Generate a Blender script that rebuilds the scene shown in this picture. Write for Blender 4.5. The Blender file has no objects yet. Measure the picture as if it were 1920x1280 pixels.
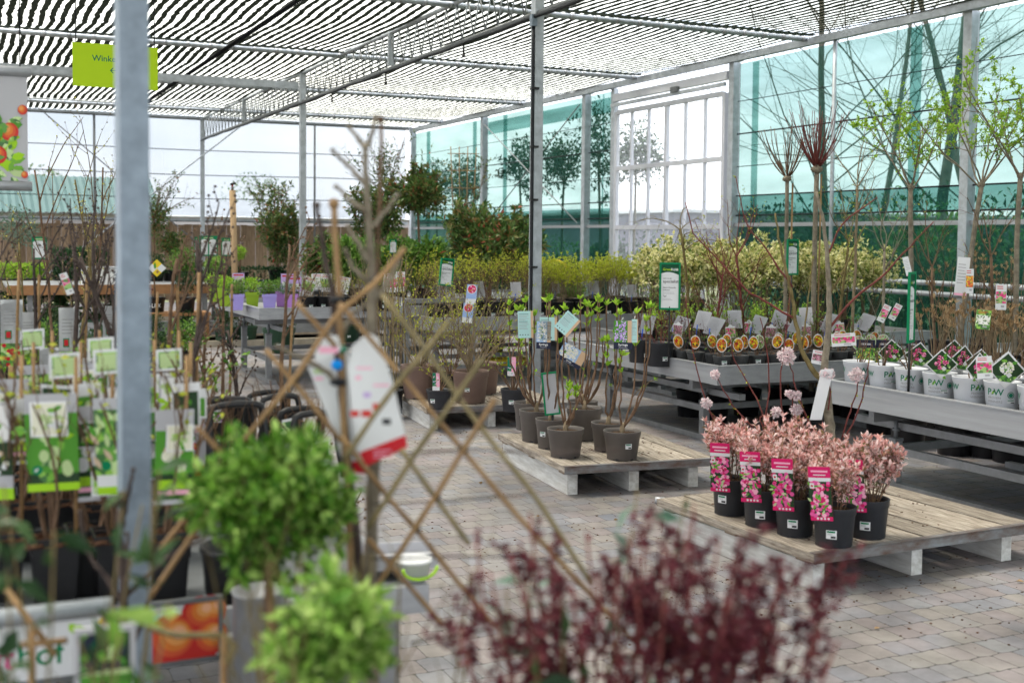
import bpy, math, random
import numpy as np
from mathutils import Vector
PI = math.pi
scene = bpy.context.scene
COL = scene.collection
rng = np.random.default_rng(7)
random.seed(7)

# ------------------------------------------------------------------ camera model (from the vanishing points of the roof and tables)
CX, CY, CAMH = 960.0, 560.0, 1.65
_vy = np.array([-92 - CX, -(437 - CY)]); _vx = np.array([5800 - CX, -(490 - CY)])
F = math.sqrt(-(_vy @ _vx))
_Y = np.array([_vy[0], _vy[1], -F]); _Y /= np.linalg.norm(_Y)
_X = np.array([_vx[0], _vx[1], -F]); _X /= np.linalg.norm(_X)
_Z = np.cross(_X, _Y)
CM = np.array([_X, _Y, _Z])
CAM = np.array([0.0, 0.0, CAMH])

def ray(px, py): return CM @ np.array([px - CX, -(py - CY), -F])
def W(px, py, d): return CAM + ray(px, py) * (d / F)          # a point at a forward distance d
def PT(px, py, z):                                            # a point on a horizontal plane
    r = ray(px, py); return CAM + r * ((z - CAMH) / r[2])
def XY(px, d, z=0.0):
    p = W(px, 448, d); return np.array([p[0], p[1], z])
def face_cam(p, jit=0.0): return math.atan2(-p[0], p[1]) + (random.uniform(-jit, jit) if jit else 0)

# ------------------------------------------------------------------ materials
M = {}
def _new(name):
    m = bpy.data.materials.new(name); m.use_nodes = True
    nt = m.node_tree; nt.nodes.clear()
    return m, nt, nt.nodes, nt.links
def _in(node, *names):
    for n in names:
        if n in node.inputs: return node.inputs[n]
def mat(name, col, rough=.6, metal=0., var=.12, scale=6., bump=0., col2=None, stretch=None, spec=None, isl=0.):
    m, nt, N, L = _new(name)
    o = N.new('ShaderNodeOutputMaterial'); b = N.new('ShaderNodeBsdfPrincipled')
    L.new(b.outputs[0], o.inputs[0])
    b.inputs['Roughness'].default_value = rough; b.inputs['Metallic'].default_value = metal
    b.inputs['Specular IOR Level'].default_value = spec if spec is not None else (.5 if metal > 0 else .28 if rough < .6 else .12)
    tc = N.new('ShaderNodeTexCoord'); mp = N.new('ShaderNodeMapping')
    L.new(tc.outputs['Object'], mp.inputs[0])
    if stretch: mp.inputs['Scale'].default_value = stretch
    oi = N.new('ShaderNodeObjectInfo'); ad = N.new('ShaderNodeVectorMath'); ad.operation = 'ADD'
    sc = N.new('ShaderNodeVectorMath'); sc.operation = 'SCALE'; sc.inputs[0].default_value = (13, 7, 5)
    L.new(oi.outputs['Random'], sc.inputs['Scale'])
    L.new(mp.outputs[0], ad.inputs[0]); L.new(sc.outputs[0], ad.inputs[1])
    nz = N.new('ShaderNodeTexNoise'); nz.inputs['Scale'].default_value = scale; nz.inputs['Detail'].default_value = 6
    nz.inputs['Roughness'].default_value = .65
    L.new(ad.outputs[0], nz.inputs['Vector'])
    cr = N.new('ShaderNodeValToRGB')
    c = np.array(col[:3]); c2 = np.array(col2[:3]) if col2 is not None else c * (1 + var)
    c1 = c if col2 is not None else c * (1 - var)
    cr.color_ramp.elements[0].position = .32; cr.color_ramp.elements[1].position = .68
    cr.color_ramp.elements[0].color = (*np.clip(c1, 0, 1), 1); cr.color_ramp.elements[1].color = (*np.clip(c2, 0, 1), 1)
    L.new(nz.outputs['Fac'], cr.inputs[0]); L.new(cr.outputs[0], b.inputs['Base Color'])
    if isl:
        g = N.new('ShaderNodeNewGeometry'); mr = N.new('ShaderNodeMapRange'); mr.inputs[3].default_value = 1 - isl; mr.inputs[4].default_value = 1 + isl; L.new(g.outputs['Random Per Island'], mr.inputs[0])
        vm = N.new('ShaderNodeVectorMath'); vm.operation = 'SCALE'; L.new(cr.outputs[0], vm.inputs[0]); L.new(mr.outputs[0], vm.inputs['Scale']); L.new(vm.outputs[0], b.inputs['Base Color'])
    if bump:
        bp = N.new('ShaderNodeBump'); bp.inputs['Strength'].default_value = bump; bp.inputs['Distance'].default_value = .01
        L.new(nz.outputs['Fac'], bp.inputs['Height']); L.new(bp.outputs[0], b.inputs['Normal'])
    M[name] = m; return m
def leafmat(name, cols, rough=.5, trans=.3, pos=None):
    m, nt, N, L = _new(name)
    o = N.new('ShaderNodeOutputMaterial'); b = N.new('ShaderNodeBsdfPrincipled'); t = N.new('ShaderNodeBsdfTranslucent')
    mx = N.new('ShaderNodeMixShader'); mx.inputs[0].default_value = trans
    L.new(b.outputs[0], mx.inputs[1]); L.new(t.outputs[0], mx.inputs[2]); L.new(mx.outputs[0], o.inputs[0])
    b.inputs['Roughness'].default_value = rough; b.inputs['Specular IOR Level'].default_value = .16
    g = N.new('ShaderNodeNewGeometry'); cr = N.new('ShaderNodeValToRGB'); e = cr.color_ramp.elements
    n = len(cols)
    pos = pos or [i / max(1, n - 1) for i in range(n)]
    while len(e) < n: e.new(.5)
    for i in range(n):
        e[i].position = pos[i]; e[i].color = (*cols[i], 1)
    L.new(g.outputs['Random Per Island'], cr.inputs[0])
    L.new(cr.outputs[0], b.inputs['Base Color']); L.new(cr.outputs[0], t.inputs['Color'])
    M[name] = m; return m
def flat(name, col, rough=.5, spec=.2):
    m, nt, N, L = _new(name)
    o = N.new('ShaderNodeOutputMaterial'); b = N.new('ShaderNodeBsdfPrincipled'); L.new(b.outputs[0], o.inputs[0])
    b.inputs['Base Color'].default_value = (*col, 1); b.inputs['Roughness'].default_value = rough
    b.inputs['Specular IOR Level'].default_value = spec
    M[name] = m; return m
def vormat(name, cols, scale=60., rough=.45):                  # a small printed photograph: cells of the picture's colours
    m, nt, N, L = _new(name)
    o = N.new('ShaderNodeOutputMaterial'); b = N.new('ShaderNodeBsdfPrincipled'); L.new(b.outputs[0], o.inputs[0])
    b.inputs['Roughness'].default_value = rough
    tc = N.new('ShaderNodeTexCoord'); v = N.new('ShaderNodeTexVoronoi'); v.inputs['Scale'].default_value = scale
    L.new(tc.outputs['Object'], v.inputs['Vector'])
    cr = N.new('ShaderNodeValToRGB'); e = cr.color_ramp.elements; cr.color_ramp.interpolation = 'CONSTANT'
    while len(e) < len(cols): e.new(.5)
    for i, c in enumerate(cols): e[i].position = .12 + .76 * i / len(cols) if i else 0; e[i].color = (*c, 1)
    sp = N.new('ShaderNodeSeparateColor'); L.new(v.outputs['Color'], sp.inputs[0]); L.new(sp.outputs[0], cr.inputs[0])
    L.new(cr.outputs[0], b.inputs['Base Color'])
    M[name] = m; return m
def netmat(name, col, fac, tcol=(1, 1, 1), weave=None):
    m, nt, N, L = _new(name)
    o = N.new('ShaderNodeOutputMaterial'); d = N.new('ShaderNodeBsdfDiffuse'); t = N.new('ShaderNodeBsdfTranslucent')
    d.inputs[0].default_value = (*col, 1); t.inputs[0].default_value = (*col, 1)
    a = N.new('ShaderNodeMixShader'); a.inputs[0].default_value = .5
    L.new(d.outputs[0], a.inputs[1]); L.new(t.outputs[0], a.inputs[2])
    tr = N.new('ShaderNodeBsdfTransparent'); tr.inputs[0].default_value = (*tcol, 1)
    mx = N.new('ShaderNodeMixShader'); mx.inputs[0].default_value = fac
    tc = N.new('ShaderNodeTexCoord'); nz = N.new('ShaderNodeTexNoise'); nz.inputs['Scale'].default_value = 1.3; nz.inputs['Detail'].default_value = 5
    mp = N.new('ShaderNodeMapping'); mp.inputs['Scale'].default_value = weave or (1, 1, 1)
    L.new(tc.outputs['Object'], mp.inputs[0]); L.new(mp.outputs[0], nz.inputs['Vector'])
    mr = N.new('ShaderNodeMapRange'); mr.inputs[3].default_value = fac * .78; mr.inputs[4].default_value = min(1, fac * 1.22)
    mr.inputs[1].default_value = .3; mr.inputs[2].default_value = .7
    L.new(nz.outputs['Fac'], mr.inputs[0]); L.new(mr.outputs[0], mx.inputs[0])
    L.new(tr.outputs[0], mx.inputs[1]); L.new(a.outputs[0], mx.inputs[2]); L.new(mx.outputs[0], o.inputs[0])
    M[name] = m; return m

mat('galv', (.40, .43, .47), .5, .35, .22, 9, .05)
mat('galv_grain', (.21, .26, .32), .5, .3, .2, 22, .08)
mat('galv_dark', (.15, .16, .17), .55, .4, .2, 9)
mat('alu', (.33, .34, .365), .42, .35, .12, 3, .03, stretch=(3, .4, 9))
mat('alu_leg', (.21, .215, .225), .5, .4, .2, 8)
mat('frame_white', (.55, .56, .62), .45, .1, .06, 5)
mat('black_plastic', (.018, .018, .02), .42, 0, .2, 10)
mat('black_hose', (.01, .012, .016), .45, 0, .2, 10)
mat('pot_taupe', (.105, .092, .086), .5, 0, .1, 7, .02)
mat('pot_brown', (.20, .135, .115), .5, 0, .1, 7, .02)
mat('pot_dark', (.028, .030, .036), .45, 0, .16, 8, .02)
mat('pot_black', (.014, .014, .016), .42, 0, .2, 8, .02)
mat('pot_grey', (.05, .052, .055), .5, 0, .16, 8, .02)
mat('pot_white', (.60, .62, .67), .42, 0, .06, 5, .01)
mat('pot_green', (.03, .075, .045), .5, 0, .15, 7)
mat('pot_lime', (.30, .46, .03), .45, 0, .08, 7)
mat('pot_lilac', (.36, .30, .70), .45, 0, .06, 7)
mat('pot_violet', (.46, .22, .62), .45, 0, .06, 7)
mat('soil', (.030, .018, .011), .9, 0, .6, 60, 1., col2=(.085, .05, .03))
mat('bark_chip', (.05, .026, .016), .85, 0, .6, 45, 1., col2=(.17, .085, .05))
mat('deck_wood', (.115, .09, .068), .75, 0, .3, 5, .6, col2=(.40, .36, .315), stretch=(16, 1.4, 14), isl=.3)
mat('deck_wood_dark', (.13, .095, .07), .8, 0, .3, 5, .5, col2=(.33, .26, .20), stretch=(14, 1.2, 14))
mat('block_white', (.40, .385, .36), .7, 0, .3, 4, .3, col2=(.66, .66, .65), stretch=(6, 1, 8))
mat('block_wood', (.22, .18, .14), .75, 0, .3, 7, .4, col2=(.42, .37, .31), stretch=(3, 3, 9))
mat('rust_steel', (.24, .26, .28), .5, .4, .2, 4, .1, col2=(.10, .05, .03), stretch=(1.5, 4, 4))
mat('fence_wood', (.17, .115, .075), .8, 0, .3, 6, .4, col2=(.32, .23, .155), stretch=(9, 9, .8), isl=.25)
mat('raw_wood', (.42, .29, .17), .7, 0, .2, 6, .3, stretch=(9, 9, .8))
mat('shelf_wood', (.33, .17, .08), .7, 0, .2, 6, .2)
mat('bamboo', (.16, .09, .038), .5, 0, .3, 14, .15, col2=(.34, .21, .095))
mat('bamboo_green', (.12, .10, .045), .55, 0, .3, 14, .15, col2=(.28, .22, .11))
mat('twig_dark', (.035, .026, .026), .7, 0, .4, 25, .3, col2=(.10, .075, .065))
mat('twig_brown', (.085, .05, .032), .7, 0, .4, 25, .3, col2=(.20, .125, .08))
mat('twig_tan', (.14, .105, .065), .7, 0, .3, 25, .3, col2=(.30, .23, .15))
mat('twig_grey', (.12, .10, .075), .75, 0, .4, 25, .4, col2=(.27, .235, .18))
mat('twig_red', (.09, .022, .022), .6, 0, .4, 25, .2, col2=(.2, .06, .05))
mat('twig_olive', (.10, .075, .03), .7, 0, .4, 25, .3, col2=(.21, .165, .075))
mat('bark_far', (.05, .047, .04), .9, 0, .4, 6, .4, col2=(.14, .13, .11))
leafmat('leaf_fresh', [(.15, .32, .02), (.29, .49, .04), (.42, .58, .08)], .5, .35)
leafmat('leaf_lime', [(.26, .33, .02), (.42, .47, .04), (.50, .50, .07)], .5, .35)
leafmat('leaf_mid', [(.05, .13, .02), (.11, .23, .035), (.20, .33, .07)], .45, .3)
leafmat('leaf_dark', [(.012, .035, .012), (.03, .07, .022), (.06, .11, .04)], .35, .2)
leafmat('leaf_box', [(.025, .085, .008), (.07, .19, .018), (.16, .32, .04), (.34, .50, .13)], .4, .3)
leafmat('leaf_pale', [(.09, .23, .03), (.24, .42, .07), (.50, .64, .22)], .45, .35)
leafmat('leaf_blue', [(.05, .11, .075), (.13, .21, .16), (.24, .34, .28)], .35, .2)
leafmat('leaf_varieg', [(.06, .12, .02), (.22, .28, .06), (.62, .58, .23), (.84, .80, .50)], .5, .3, [0, .26, .55, 1])
leafmat('leaf_pink', [(.20, .17, .07), (.58, .26, .24), (.78, .47, .45), (.88, .76, .74)], .5, .3, [0, .24, .56, 1])
leafmat('leaf_photinia', [(.03, .07, .018), (.07, .14, .035), (.14, .21, .06), (.22, .15, .06), (.34, .07, .045)], .35, .25, [0, .35, .7, .93, 1])
leafmat('leaf_burg', [(.040, .009, .016), (.10, .017, .030), (.18, .045, .055)], .45, .3)
leafmat('leaf_conifer', [(.010, .035, .014), (.025, .07, .03), (.05, .11, .045)], .6, .2)
leafmat('leaf_dry', [(.20, .12, .06), (.36, .24, .13), (.48, .36, .22)], .8, .2)
leafmat('leaf_olive', [(.07, .07, .025), (.17, .14, .06), (.30, .19, .12)], .6, .25)
leafmat('petal_pink', [(.80, .58, .62), (.84, .72, .75), (.86, .80, .81)], .6, .35)
leafmat('petal_red', [(.40, .01, .02), (.6, .03, .05)], .5, .3)
leafmat('bud', [(.42, .38, .06), (.55, .55, .15)], .5, .3)
for n_, c_ in dict(paper=(.68, .69, .71), paper_grey=(.44, .44, .47), ink=(.03, .03, .035), grey_ink=(.35, .35, .37), red=(.55, .015, .025),
                   magenta=(.62, .015, .13), sign_green=(.0, .19, .075), dark_green=(.005, .07, .03), lime_sign=(.42, .62, .01), sign_ink=(.01, .16, .09),
                   teal_paper=(.42, .66, .66), tan_paper=(.62, .42, .27), navy=(.018, .022, .05), blue=(.02, .10, .52), bright_blue=(.0, .25, .75),
                   lime_print=(.33, .60, .02), print_green=(.016, .16, .035), white_gloss=(.80, .80, .80), yellow=(.78, .58, .03), hose_yellow=(.62, .47, .04),
                   lilac_paper=(.50, .36, .66), apple_red=(.56, .035, .03), apple_mid=(.64, .10, .04), apple_warm=(.76, .33, .10), apple_orange=(.70, .20, .04), apple_hi=(.82, .42, .25), leaf_print=(.08, .28, .03),
                   leaf_print2=(.17, .40, .05), petal_print=(.72, .10, .32), petal_print2=(.85, .40, .55), cream=(.75, .74, .60), pale_green=(.45, .58, .28),
                   dark_print=(.02, .05, .02), orange=(.55, .19, .03), pale_blue=(.30, .42, .72), skyblue=(.35, .50, .75), tie=(.008, .01, .014), lilac1=(.42, .24, .66), lilac2=(.62, .46, .80),
                   beige=(.55, .42, .30)).items():
    flat(n_, c_)
vormat('print_flowers', [(.65, .04, .2), (.8, .25, .42), (.1, .25, .06), (.55, .02, .13), (.3, .5, .15)], 75)
vormat('print_white', [(.78, .78, .72), (.6, .62, .5), (.1, .2, .06), (.82, .82, .78)], 90)
vormat('print_orange', [(.75, .25, .02), (.8, .5, .03), (.12, .25, .04), (.6, .06, .02)], 110)
vormat('print_plum', [(.16, .05, .07), (.35, .12, .18), (.05, .10, .04), (.5, .25, .32)], 110)
vormat('print_green', [(.1, .3, .04), (.25, .5, .06), (.5, .66, .3), (.04, .14, .03)], 60)

# ------------------------------------------------------------------ mesh builder
def unit(v): v = np.asarray(v, float); return v / (np.linalg.norm(v) + 1e-12)
class MB:
    def __init__(s): s.V = []; s.n = 0; s.Fs = []
    def add(s, verts, faces, m, smooth=False):
        v = np.asarray(verts, float).reshape(-1, 3); b = s.n; s.V.append(v); s.n += len(v)
        by = {}
        for f in faces: by.setdefault(len(f), []).append(f)
        for k, fl in by.items(): s.Fs.append((np.array(fl, int) + b, m, smooth))
        return b
    def box(s, c, size, m, rot=0., tilt=None):
        hx, hy, hz = [a / 2 for a in size]
        v = np.array([(x, y, z) for z in (-hz, hz) for x, y in ((-hx, -hy), (hx, -hy), (hx, hy), (-hx, hy))])
        if rot:
            c_, s_ = math.cos(rot), math.sin(rot); v = v @ np.array([[c_, s_, 0], [-s_, c_, 0], [0, 0, 1]])
        s.add(v + np.asarray(c, float), [(3, 2, 1, 0), (4, 5, 6, 7), (0, 1, 5, 4), (1, 2, 6, 5), (2, 3, 7, 6), (3, 0, 4, 7)], m)
    def bar(s, a, b, w, h, m):                                # a rectangular bar from a to b
        a = np.asarray(a, float); b = np.asarray(b, float); d = unit(b - a)
        up = np.array([0, 0, 1.]) if abs(d[2]) < .95 else np.array([0, 1., 0])
        x = unit(np.cross(d, up)); y = np.cross(x, d)
        v = []
        for p in (a, b):
            for i, j in ((-1, -1), (1, -1), (1, 1), (-1, 1)): v.append(p + x * i * w / 2 + y * j * h / 2)
        s.add(v, [(3, 2, 1, 0), (4, 5, 6, 7), (0, 1, 5, 4), (1, 2, 6, 5), (2, 3, 7, 6), (3, 0, 4, 7)], m)
    def tube(s, pts, r, m, n=6, cap=True, smooth=True):
        P = np.asarray(pts, float); k = len(P); R = np.full(k, r) if np.isscalar(r) else np.asarray(r, float)
        T = np.gradient(P, axis=0); T /= np.linalg.norm(T, axis=1)[:, None] + 1e-12
        a = np.array([0, 0, 1.]) if abs(T[0][2]) < .9 else np.array([1., 0, 0])
        x = unit(np.cross(T[0], a)); ang = np.arange(n) * 2 * PI / n; co, si = np.cos(ang), np.sin(ang)
        rings = []
        for i in range(k):
            x = unit(x - T[i] * (x @ T[i])); y = np.cross(T[i], x)
            rings.append(P[i] + R[i] * (np.outer(co, x) + np.outer(si, y)))
        f = []
        for i in range(k - 1):
            for j in range(n):
                q = (j + 1) % n; f.append((i * n + j, i * n + q, (i + 1) * n + q, (i + 1) * n + j))
        b = s.add(np.vstack(rings), f, m, smooth)
        if cap: s.Fs.append((np.array([[b + j for j in range(n)][::-1]]), m, False)); s.Fs.append((np.array([[b + (k - 1) * n + j for j in range(n)]]), m, False))
    def lathe(s, prof, m, n=24, o=(0, 0, 0), smooth=True, sx=1., sy=1.):
        ang = np.arange(n) * 2 * PI / n; v = []
        for r, z in prof: v += [(o[0] + r * math.cos(a) * sx, o[1] + r * math.sin(a) * sy, o[2] + z) for a in ang]
        f = []
        for i in range(len(prof) - 1):
            for j in range(n):
                q = (j + 1) % n; f.append((i * n + j, i * n + q, (i + 1) * n + q, (i + 1) * n + j))
        s.add(v, f, m, smooth)
    def leaves(s, P, D, L, Wd, m, droop=.12, fold=.18, cup=None):
        P = np.asarray(P, float); n = len(P)
        if n == 0: return
        D = np.asarray(D, float); D = D / (np.linalg.norm(D, axis=1)[:, None] + 1e-9)
        L = np.broadcast_to(np.asarray(L, float), (n,))[:, None]; Wd = np.broadcast_to(np.asarray(Wd, float), (n,))[:, None]
        rr = rng.normal(size=(n, 3)) * .6 + np.array([0, 0, 1.])
        S = np.cross(D, rr); S /= np.linalg.norm(S, axis=1)[:, None] + 1e-9
        Nn = np.cross(S, D)
        mid = P + D * L * .45 + Nn * Wd * fold
        v = np.stack([P, mid + S * Wd * .5, P + D * L - Nn * L * droop, mid - S * Wd * .5, P + D * L * .5], 1).reshape(-1, 3)
        b = s.n; s.V.append(v); s.n += len(v)
        i = np.arange(n)[:, None] * 5 + b
        s.Fs.append((np.vstack([i + np.array([[0, 1, 4]]), i + np.array([[1, 2, 4]]), i + np.array([[2, 3, 4]]), i + np.array([[3, 0, 4]])]), m, False))
    def blob(s, c, r, m, sub=1, sq=(1, 1, 1), noise=.0):      # small rounded lump
        v, f = ICO[sub]; v = v * (1 + noise * rng.normal(size=(len(v), 1))) * np.array(sq) * r + np.asarray(c)
        s.add(v, f, m, True)
    def text(s, txt, size, mp, m, align='LEFT'):
        tv, tf = text2d(txt, align)
        if len(tv): s.add([mp(x * size, y * size) for x, y in tv], tf, m)
    def mesh(s, name):
        me = bpy.data.meshes.new(name)
        if not s.V: return me
        v = np.vstack(s.V).astype(np.float32)
        me.vertices.add(len(v)); me.vertices.foreach_set('co', v.ravel())
        lo = np.concatenate([f.ravel() for f, _, _ in s.Fs]).astype(np.int32)
        tot = np.concatenate([np.full(len(f), f.shape[1]) for f, _, _ in s.Fs])
        st = np.concatenate([[0], np.cumsum(tot)[:-1]]).astype(np.int32)
        names = []
        for _, m, _ in s.Fs:
            if m not in names: names.append(m)
        mi = np.concatenate([np.full(len(f), names.index(m)) for f, m, _ in s.Fs]).astype(np.int32)
        sm = np.concatenate([np.full(len(f), q) for f, _, q in s.Fs])
        me.loops.add(len(lo)); me.loops.foreach_set('vertex_index', lo)
        me.polygons.add(len(tot)); me.polygons.foreach_set('loop_start', st)
        me.polygons.foreach_set('material_index', mi); me.polygons.foreach_set('use_smooth', sm.astype(bool))
        for n in names: me.materials.append(M[n])
        me.update(calc_edges=True)
        return me
    def build(s, name, parent=None, loc=None, label=None):
        return link(name, s.mesh(name), parent, loc, label)
def link(name, me, parent=None, loc=None, label=None):
    o = bpy.data.objects.new(name, me); COL.objects.link(o)
    if parent is not None: o.parent = parent
    if loc is not None: o.location = loc
    if label: o['label'] = label
    return o
def tag(o, label, cat, group=None):
    o['label'] = label; o['category'] = cat
    if group: o['group'] = group
    return o
def thing(name, label, cat, loc=(0, 0, 0), rz=0., group=None, s=1.):
    o = bpy.data.objects.new(name, None); COL.objects.link(o); o.empty_display_size = .05
    o.location = [float(a) for a in loc]; o.rotation_euler = (0, 0, rz); o.scale = (s, s, s) if np.isscalar(s) else s
    return tag(o, label, cat, group)
def inst(name, label, cat, parts, loc, rz=0., group=None, s=1.):     # a thing whose parts share mesh data with its look-alikes
    t = thing(name, label, cat, loc, rz, group, s)
    made = {}; tx, ty, tz = random.gauss(0, .05), random.gauss(0, .05), random.uniform(-1.2, 1.2)
    for p in parts:
        pn, me = p[0], p[1]
        par = made.get(p[2], t) if len(p) > 2 else t
        made[pn] = o = link(pn, me, par)
        if pn in ('stems', 'foliage', 'dry_heads', 'crown'): o.rotation_euler = (tx, ty, tz)
        elif pn == 'plant_label': o.rotation_euler = (random.gauss(0, .05), random.gauss(0, .05), random.gauss(0, .22))
    return t
def struct(name, mb):
    o = mb.build(name); o['kind'] = 'structure'; return o

def _ico(sub):
    t = (1 + 5 ** .5) / 2
    v = [(-1, t, 0), (1, t, 0), (-1, -t, 0), (1, -t, 0), (0, -1, t), (0, 1, t), (0, -1, -t), (0, 1, -t), (t, 0, -1), (t, 0, 1), (-t, 0, -1), (-t, 0, 1)]
    v = [unit(a) for a in v]
    f = [(0, 11, 5), (0, 5, 1), (0, 1, 7), (0, 7, 10), (0, 10, 11), (1, 5, 9), (5, 11, 4), (11, 10, 2), (10, 7, 6), (7, 1, 8), (3, 9, 4), (3, 4, 2), (3, 2, 6), (3, 6, 8), (3, 8, 9), (4, 9, 5), (2, 4, 11), (6, 2, 10), (8, 6, 7), (9, 8, 1)]
    for _ in range(sub):
        c = {}; nf = []
        def mid(a, b):
            k = (min(a, b), max(a, b))
            if k not in c: c[k] = len(v); v.append(unit(v[a] + v[b]))
            return c[k]
        for a, b, d in f:
            x, y, z = mid(a, b), mid(b, d), mid(d, a); nf += [(a, x, z), (b, y, x), (d, z, y), (x, y, z)]
        f = nf
    return np.array(v), f
ICO = {i: _ico(i) for i in range(3)}
_TX = {}
def text2d(txt, align='LEFT'):
    k = (txt, align)
    if k in _TX: return _TX[k]
    cu = bpy.data.curves.new('lettering', 'FONT'); cu.body = txt; cu.size = 1; cu.offset = .012; cu.align_x = align; cu.resolution_u = 2
    o = bpy.data.objects.new('lettering', cu); COL.objects.link(o)
    bpy.context.view_layer.update()
    me = bpy.data.meshes.new_from_object(o.evaluated_get(bpy.context.evaluated_depsgraph_get()))
    r = ([(v.co.x, v.co.y) for v in me.vertices], [tuple(p.vertices) for p in me.polygons])
    bpy.data.objects.remove(o); bpy.data.curves.remove(cu); bpy.data.meshes.remove(me)
    _TX[k] = r; return r

class Card:                                                   # a flat printed card: o = lower left, u right, v up
    def __init__(s, mb, o, u, v, w, h, m='paper', t=.0012, back=None, lift=.0005, bend=0.):
        s.mb = mb; s.o = np.asarray(o, float); s.u = unit(u); s.v = unit(v); s.n = unit(np.cross(s.u, s.v)); s.w, s.h, s.t, s.lift, s.bend = w, h, t, lift, bend
        s.outline([(0, 0), (w, 0), (w, h), (0, h)], m, back)
    def pt(s, x, y, k=0): return s.o + s.u * x + s.v * y + s.n * (s.lift * k + s.bend * (y / s.h) ** 2)
    def outline(s, pts, m, back=None):
        n = len(pts); f = [s.pt(*p) for p in pts]; b = [p - s.n * s.t for p in f]
        s.mb.add(f + b, [tuple(range(n))], m)
        s.mb.add(f + b, [tuple(range(2 * n - 1, n - 1, -1))] + [(i, i + n, (i + 1) % n + n, (i + 1) % n) for i in range(n)], back or m)
    def poly(s, pts, m, k=1): s.mb.add([s.pt(x, y, k) for x, y in pts], [tuple(range(len(pts)))], m)
    def rect(s, x0, y0, x1, y1, m, k=1): s.poly([(x0, y0), (x1, y0), (x1, y1), (x0, y1)], m, k)
    def disc(s, x, y, r, m, k=1, n=14, ry=None, a0=0):
        ry = ry or r; c, q = math.cos(a0), math.sin(a0)
        s.poly([(x + r * math.cos(a) * c - ry * math.sin(a) * q, y + r * math.cos(a) * q + ry * math.sin(a) * c) for a in np.arange(n) * 2 * PI / n], m, k)
    def leafp(s, x, y, L, wd, a, m, k=1):
        c, q = math.cos(a), math.sin(a)
        s.poly([(x + px * L * c - py * wd * q, y + px * L * q + py * wd * c) for px, py in ((0, 0), (.25, -.4), (.6, -.45), (1, 0), (.6, .45), (.25, .4))], m, k)
    def text(s, txt, x, y, size, m, k=1, align='LEFT'): s.mb.text(txt, size, lambda a, b: s.pt(x + a, y + b, k), m, align)
    def lines(s, x, y, w, n, gap, th, m, k=1):
        for i in range(n): s.rect(x, y - i * gap, x + w * random.uniform(.6, 1), y - i * gap + th, m, k)

# ------------------------------------------------------------------ plants
def path(p, d, L, k=5, wob=.12, up=0.):
    p = np.asarray(p, float); d = unit(d); out = [p.copy()]
    for i in range(k):
        d = unit(d + rng.normal(size=3) * wob + np.array([0, 0, up])); p = p + d * L / k; out.append(p.copy())
    return np.array(out)
def grow(mb, p, d, L, r, m, lev=1, kids=4, spread=.6, wob=.1, up=.05, ratio=.55, k=5, n=5, start=.3, out=None, tip=.4):
    P = path(p, d, L, k, wob, up)
    mb.tube(P, np.linspace(r, r * tip, len(P)), m, n, cap=False)
    if out is not None: out.append(P)
    if lev > 0:
        for i in range(kids):
            t = start + (1 - start) * (i + random.random()) / kids; j = min(int(t * k), k - 1); fr = t * k - j
            q = P[j] * (1 - fr) + P[j + 1] * fr; dd = unit(P[j + 1] - P[j])
            s = rng.normal(size=3); s = unit(s - dd * (s @ dd))
            grow(mb, q, dd * (1 - spread) + s * spread, L * ratio * random.uniform(.7, 1.15) * (1.15 - .5 * t), r * (1 - t * .5) * .6, m, lev - 1, max(2, int(kids * .7)), spread, wob, up, ratio, max(3, k - 1), max(3, n - 1), start, out, tip)
def along(paths, n, t0=.3, t1=1.):                             # points and directions scattered on paths
    ps, ds = [], []
    for _ in range(n):
        P = paths[random.randrange(len(paths))]; k = len(P) - 1; t = random.uniform(t0, t1) * k; j = min(int(t), k - 1); fr = t - j
        ps.append(P[j] * (1 - fr) + P[j + 1] * fr); ds.append(unit(P[j + 1] - P[j]))
    return np.array(ps), np.array(ds)
def leafy(mb, paths, n, L, wd, m, t0=.35, side=.8, up=.2):
    P, D = along(paths, n, t0); s = rng.normal(size=D.shape); s[:, 2] += up
    D = D * (1 - side) + s * side
    Ls = L * rng.uniform(.65, 1.25, n); mb.leaves(P, D, Ls, Ls * wd / L, m)
def puff(mb, c, rad, n, L, wd, m, shell=.55, squash=(1, 1, 1), out=.7, lumps=0):
    c = np.asarray(c, float); v = rng.normal(size=(n, 3)); v /= np.linalg.norm(v, axis=1)[:, None]
    r = rad * (shell + (1 - shell) * rng.random(n) ** .6)
    if lumps:
        cs = rng.normal(size=(lumps, 3)); cs /= np.linalg.norm(cs, axis=1)[:, None]
        r = r * (.80 + .30 * np.max(v @ cs.T, axis=1) ** 6 * rng.uniform(.6, 1.2, n))
    P = c + v * r[:, None] * np.array(squash); D = v * out + rng.normal(size=(n, 3)) * .6 + np.array([0, 0, .25])
    Ls = L * rng.uniform(.65, 1.25, n); mb.leaves(P, D, Ls, Ls * wd / L, m)

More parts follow.
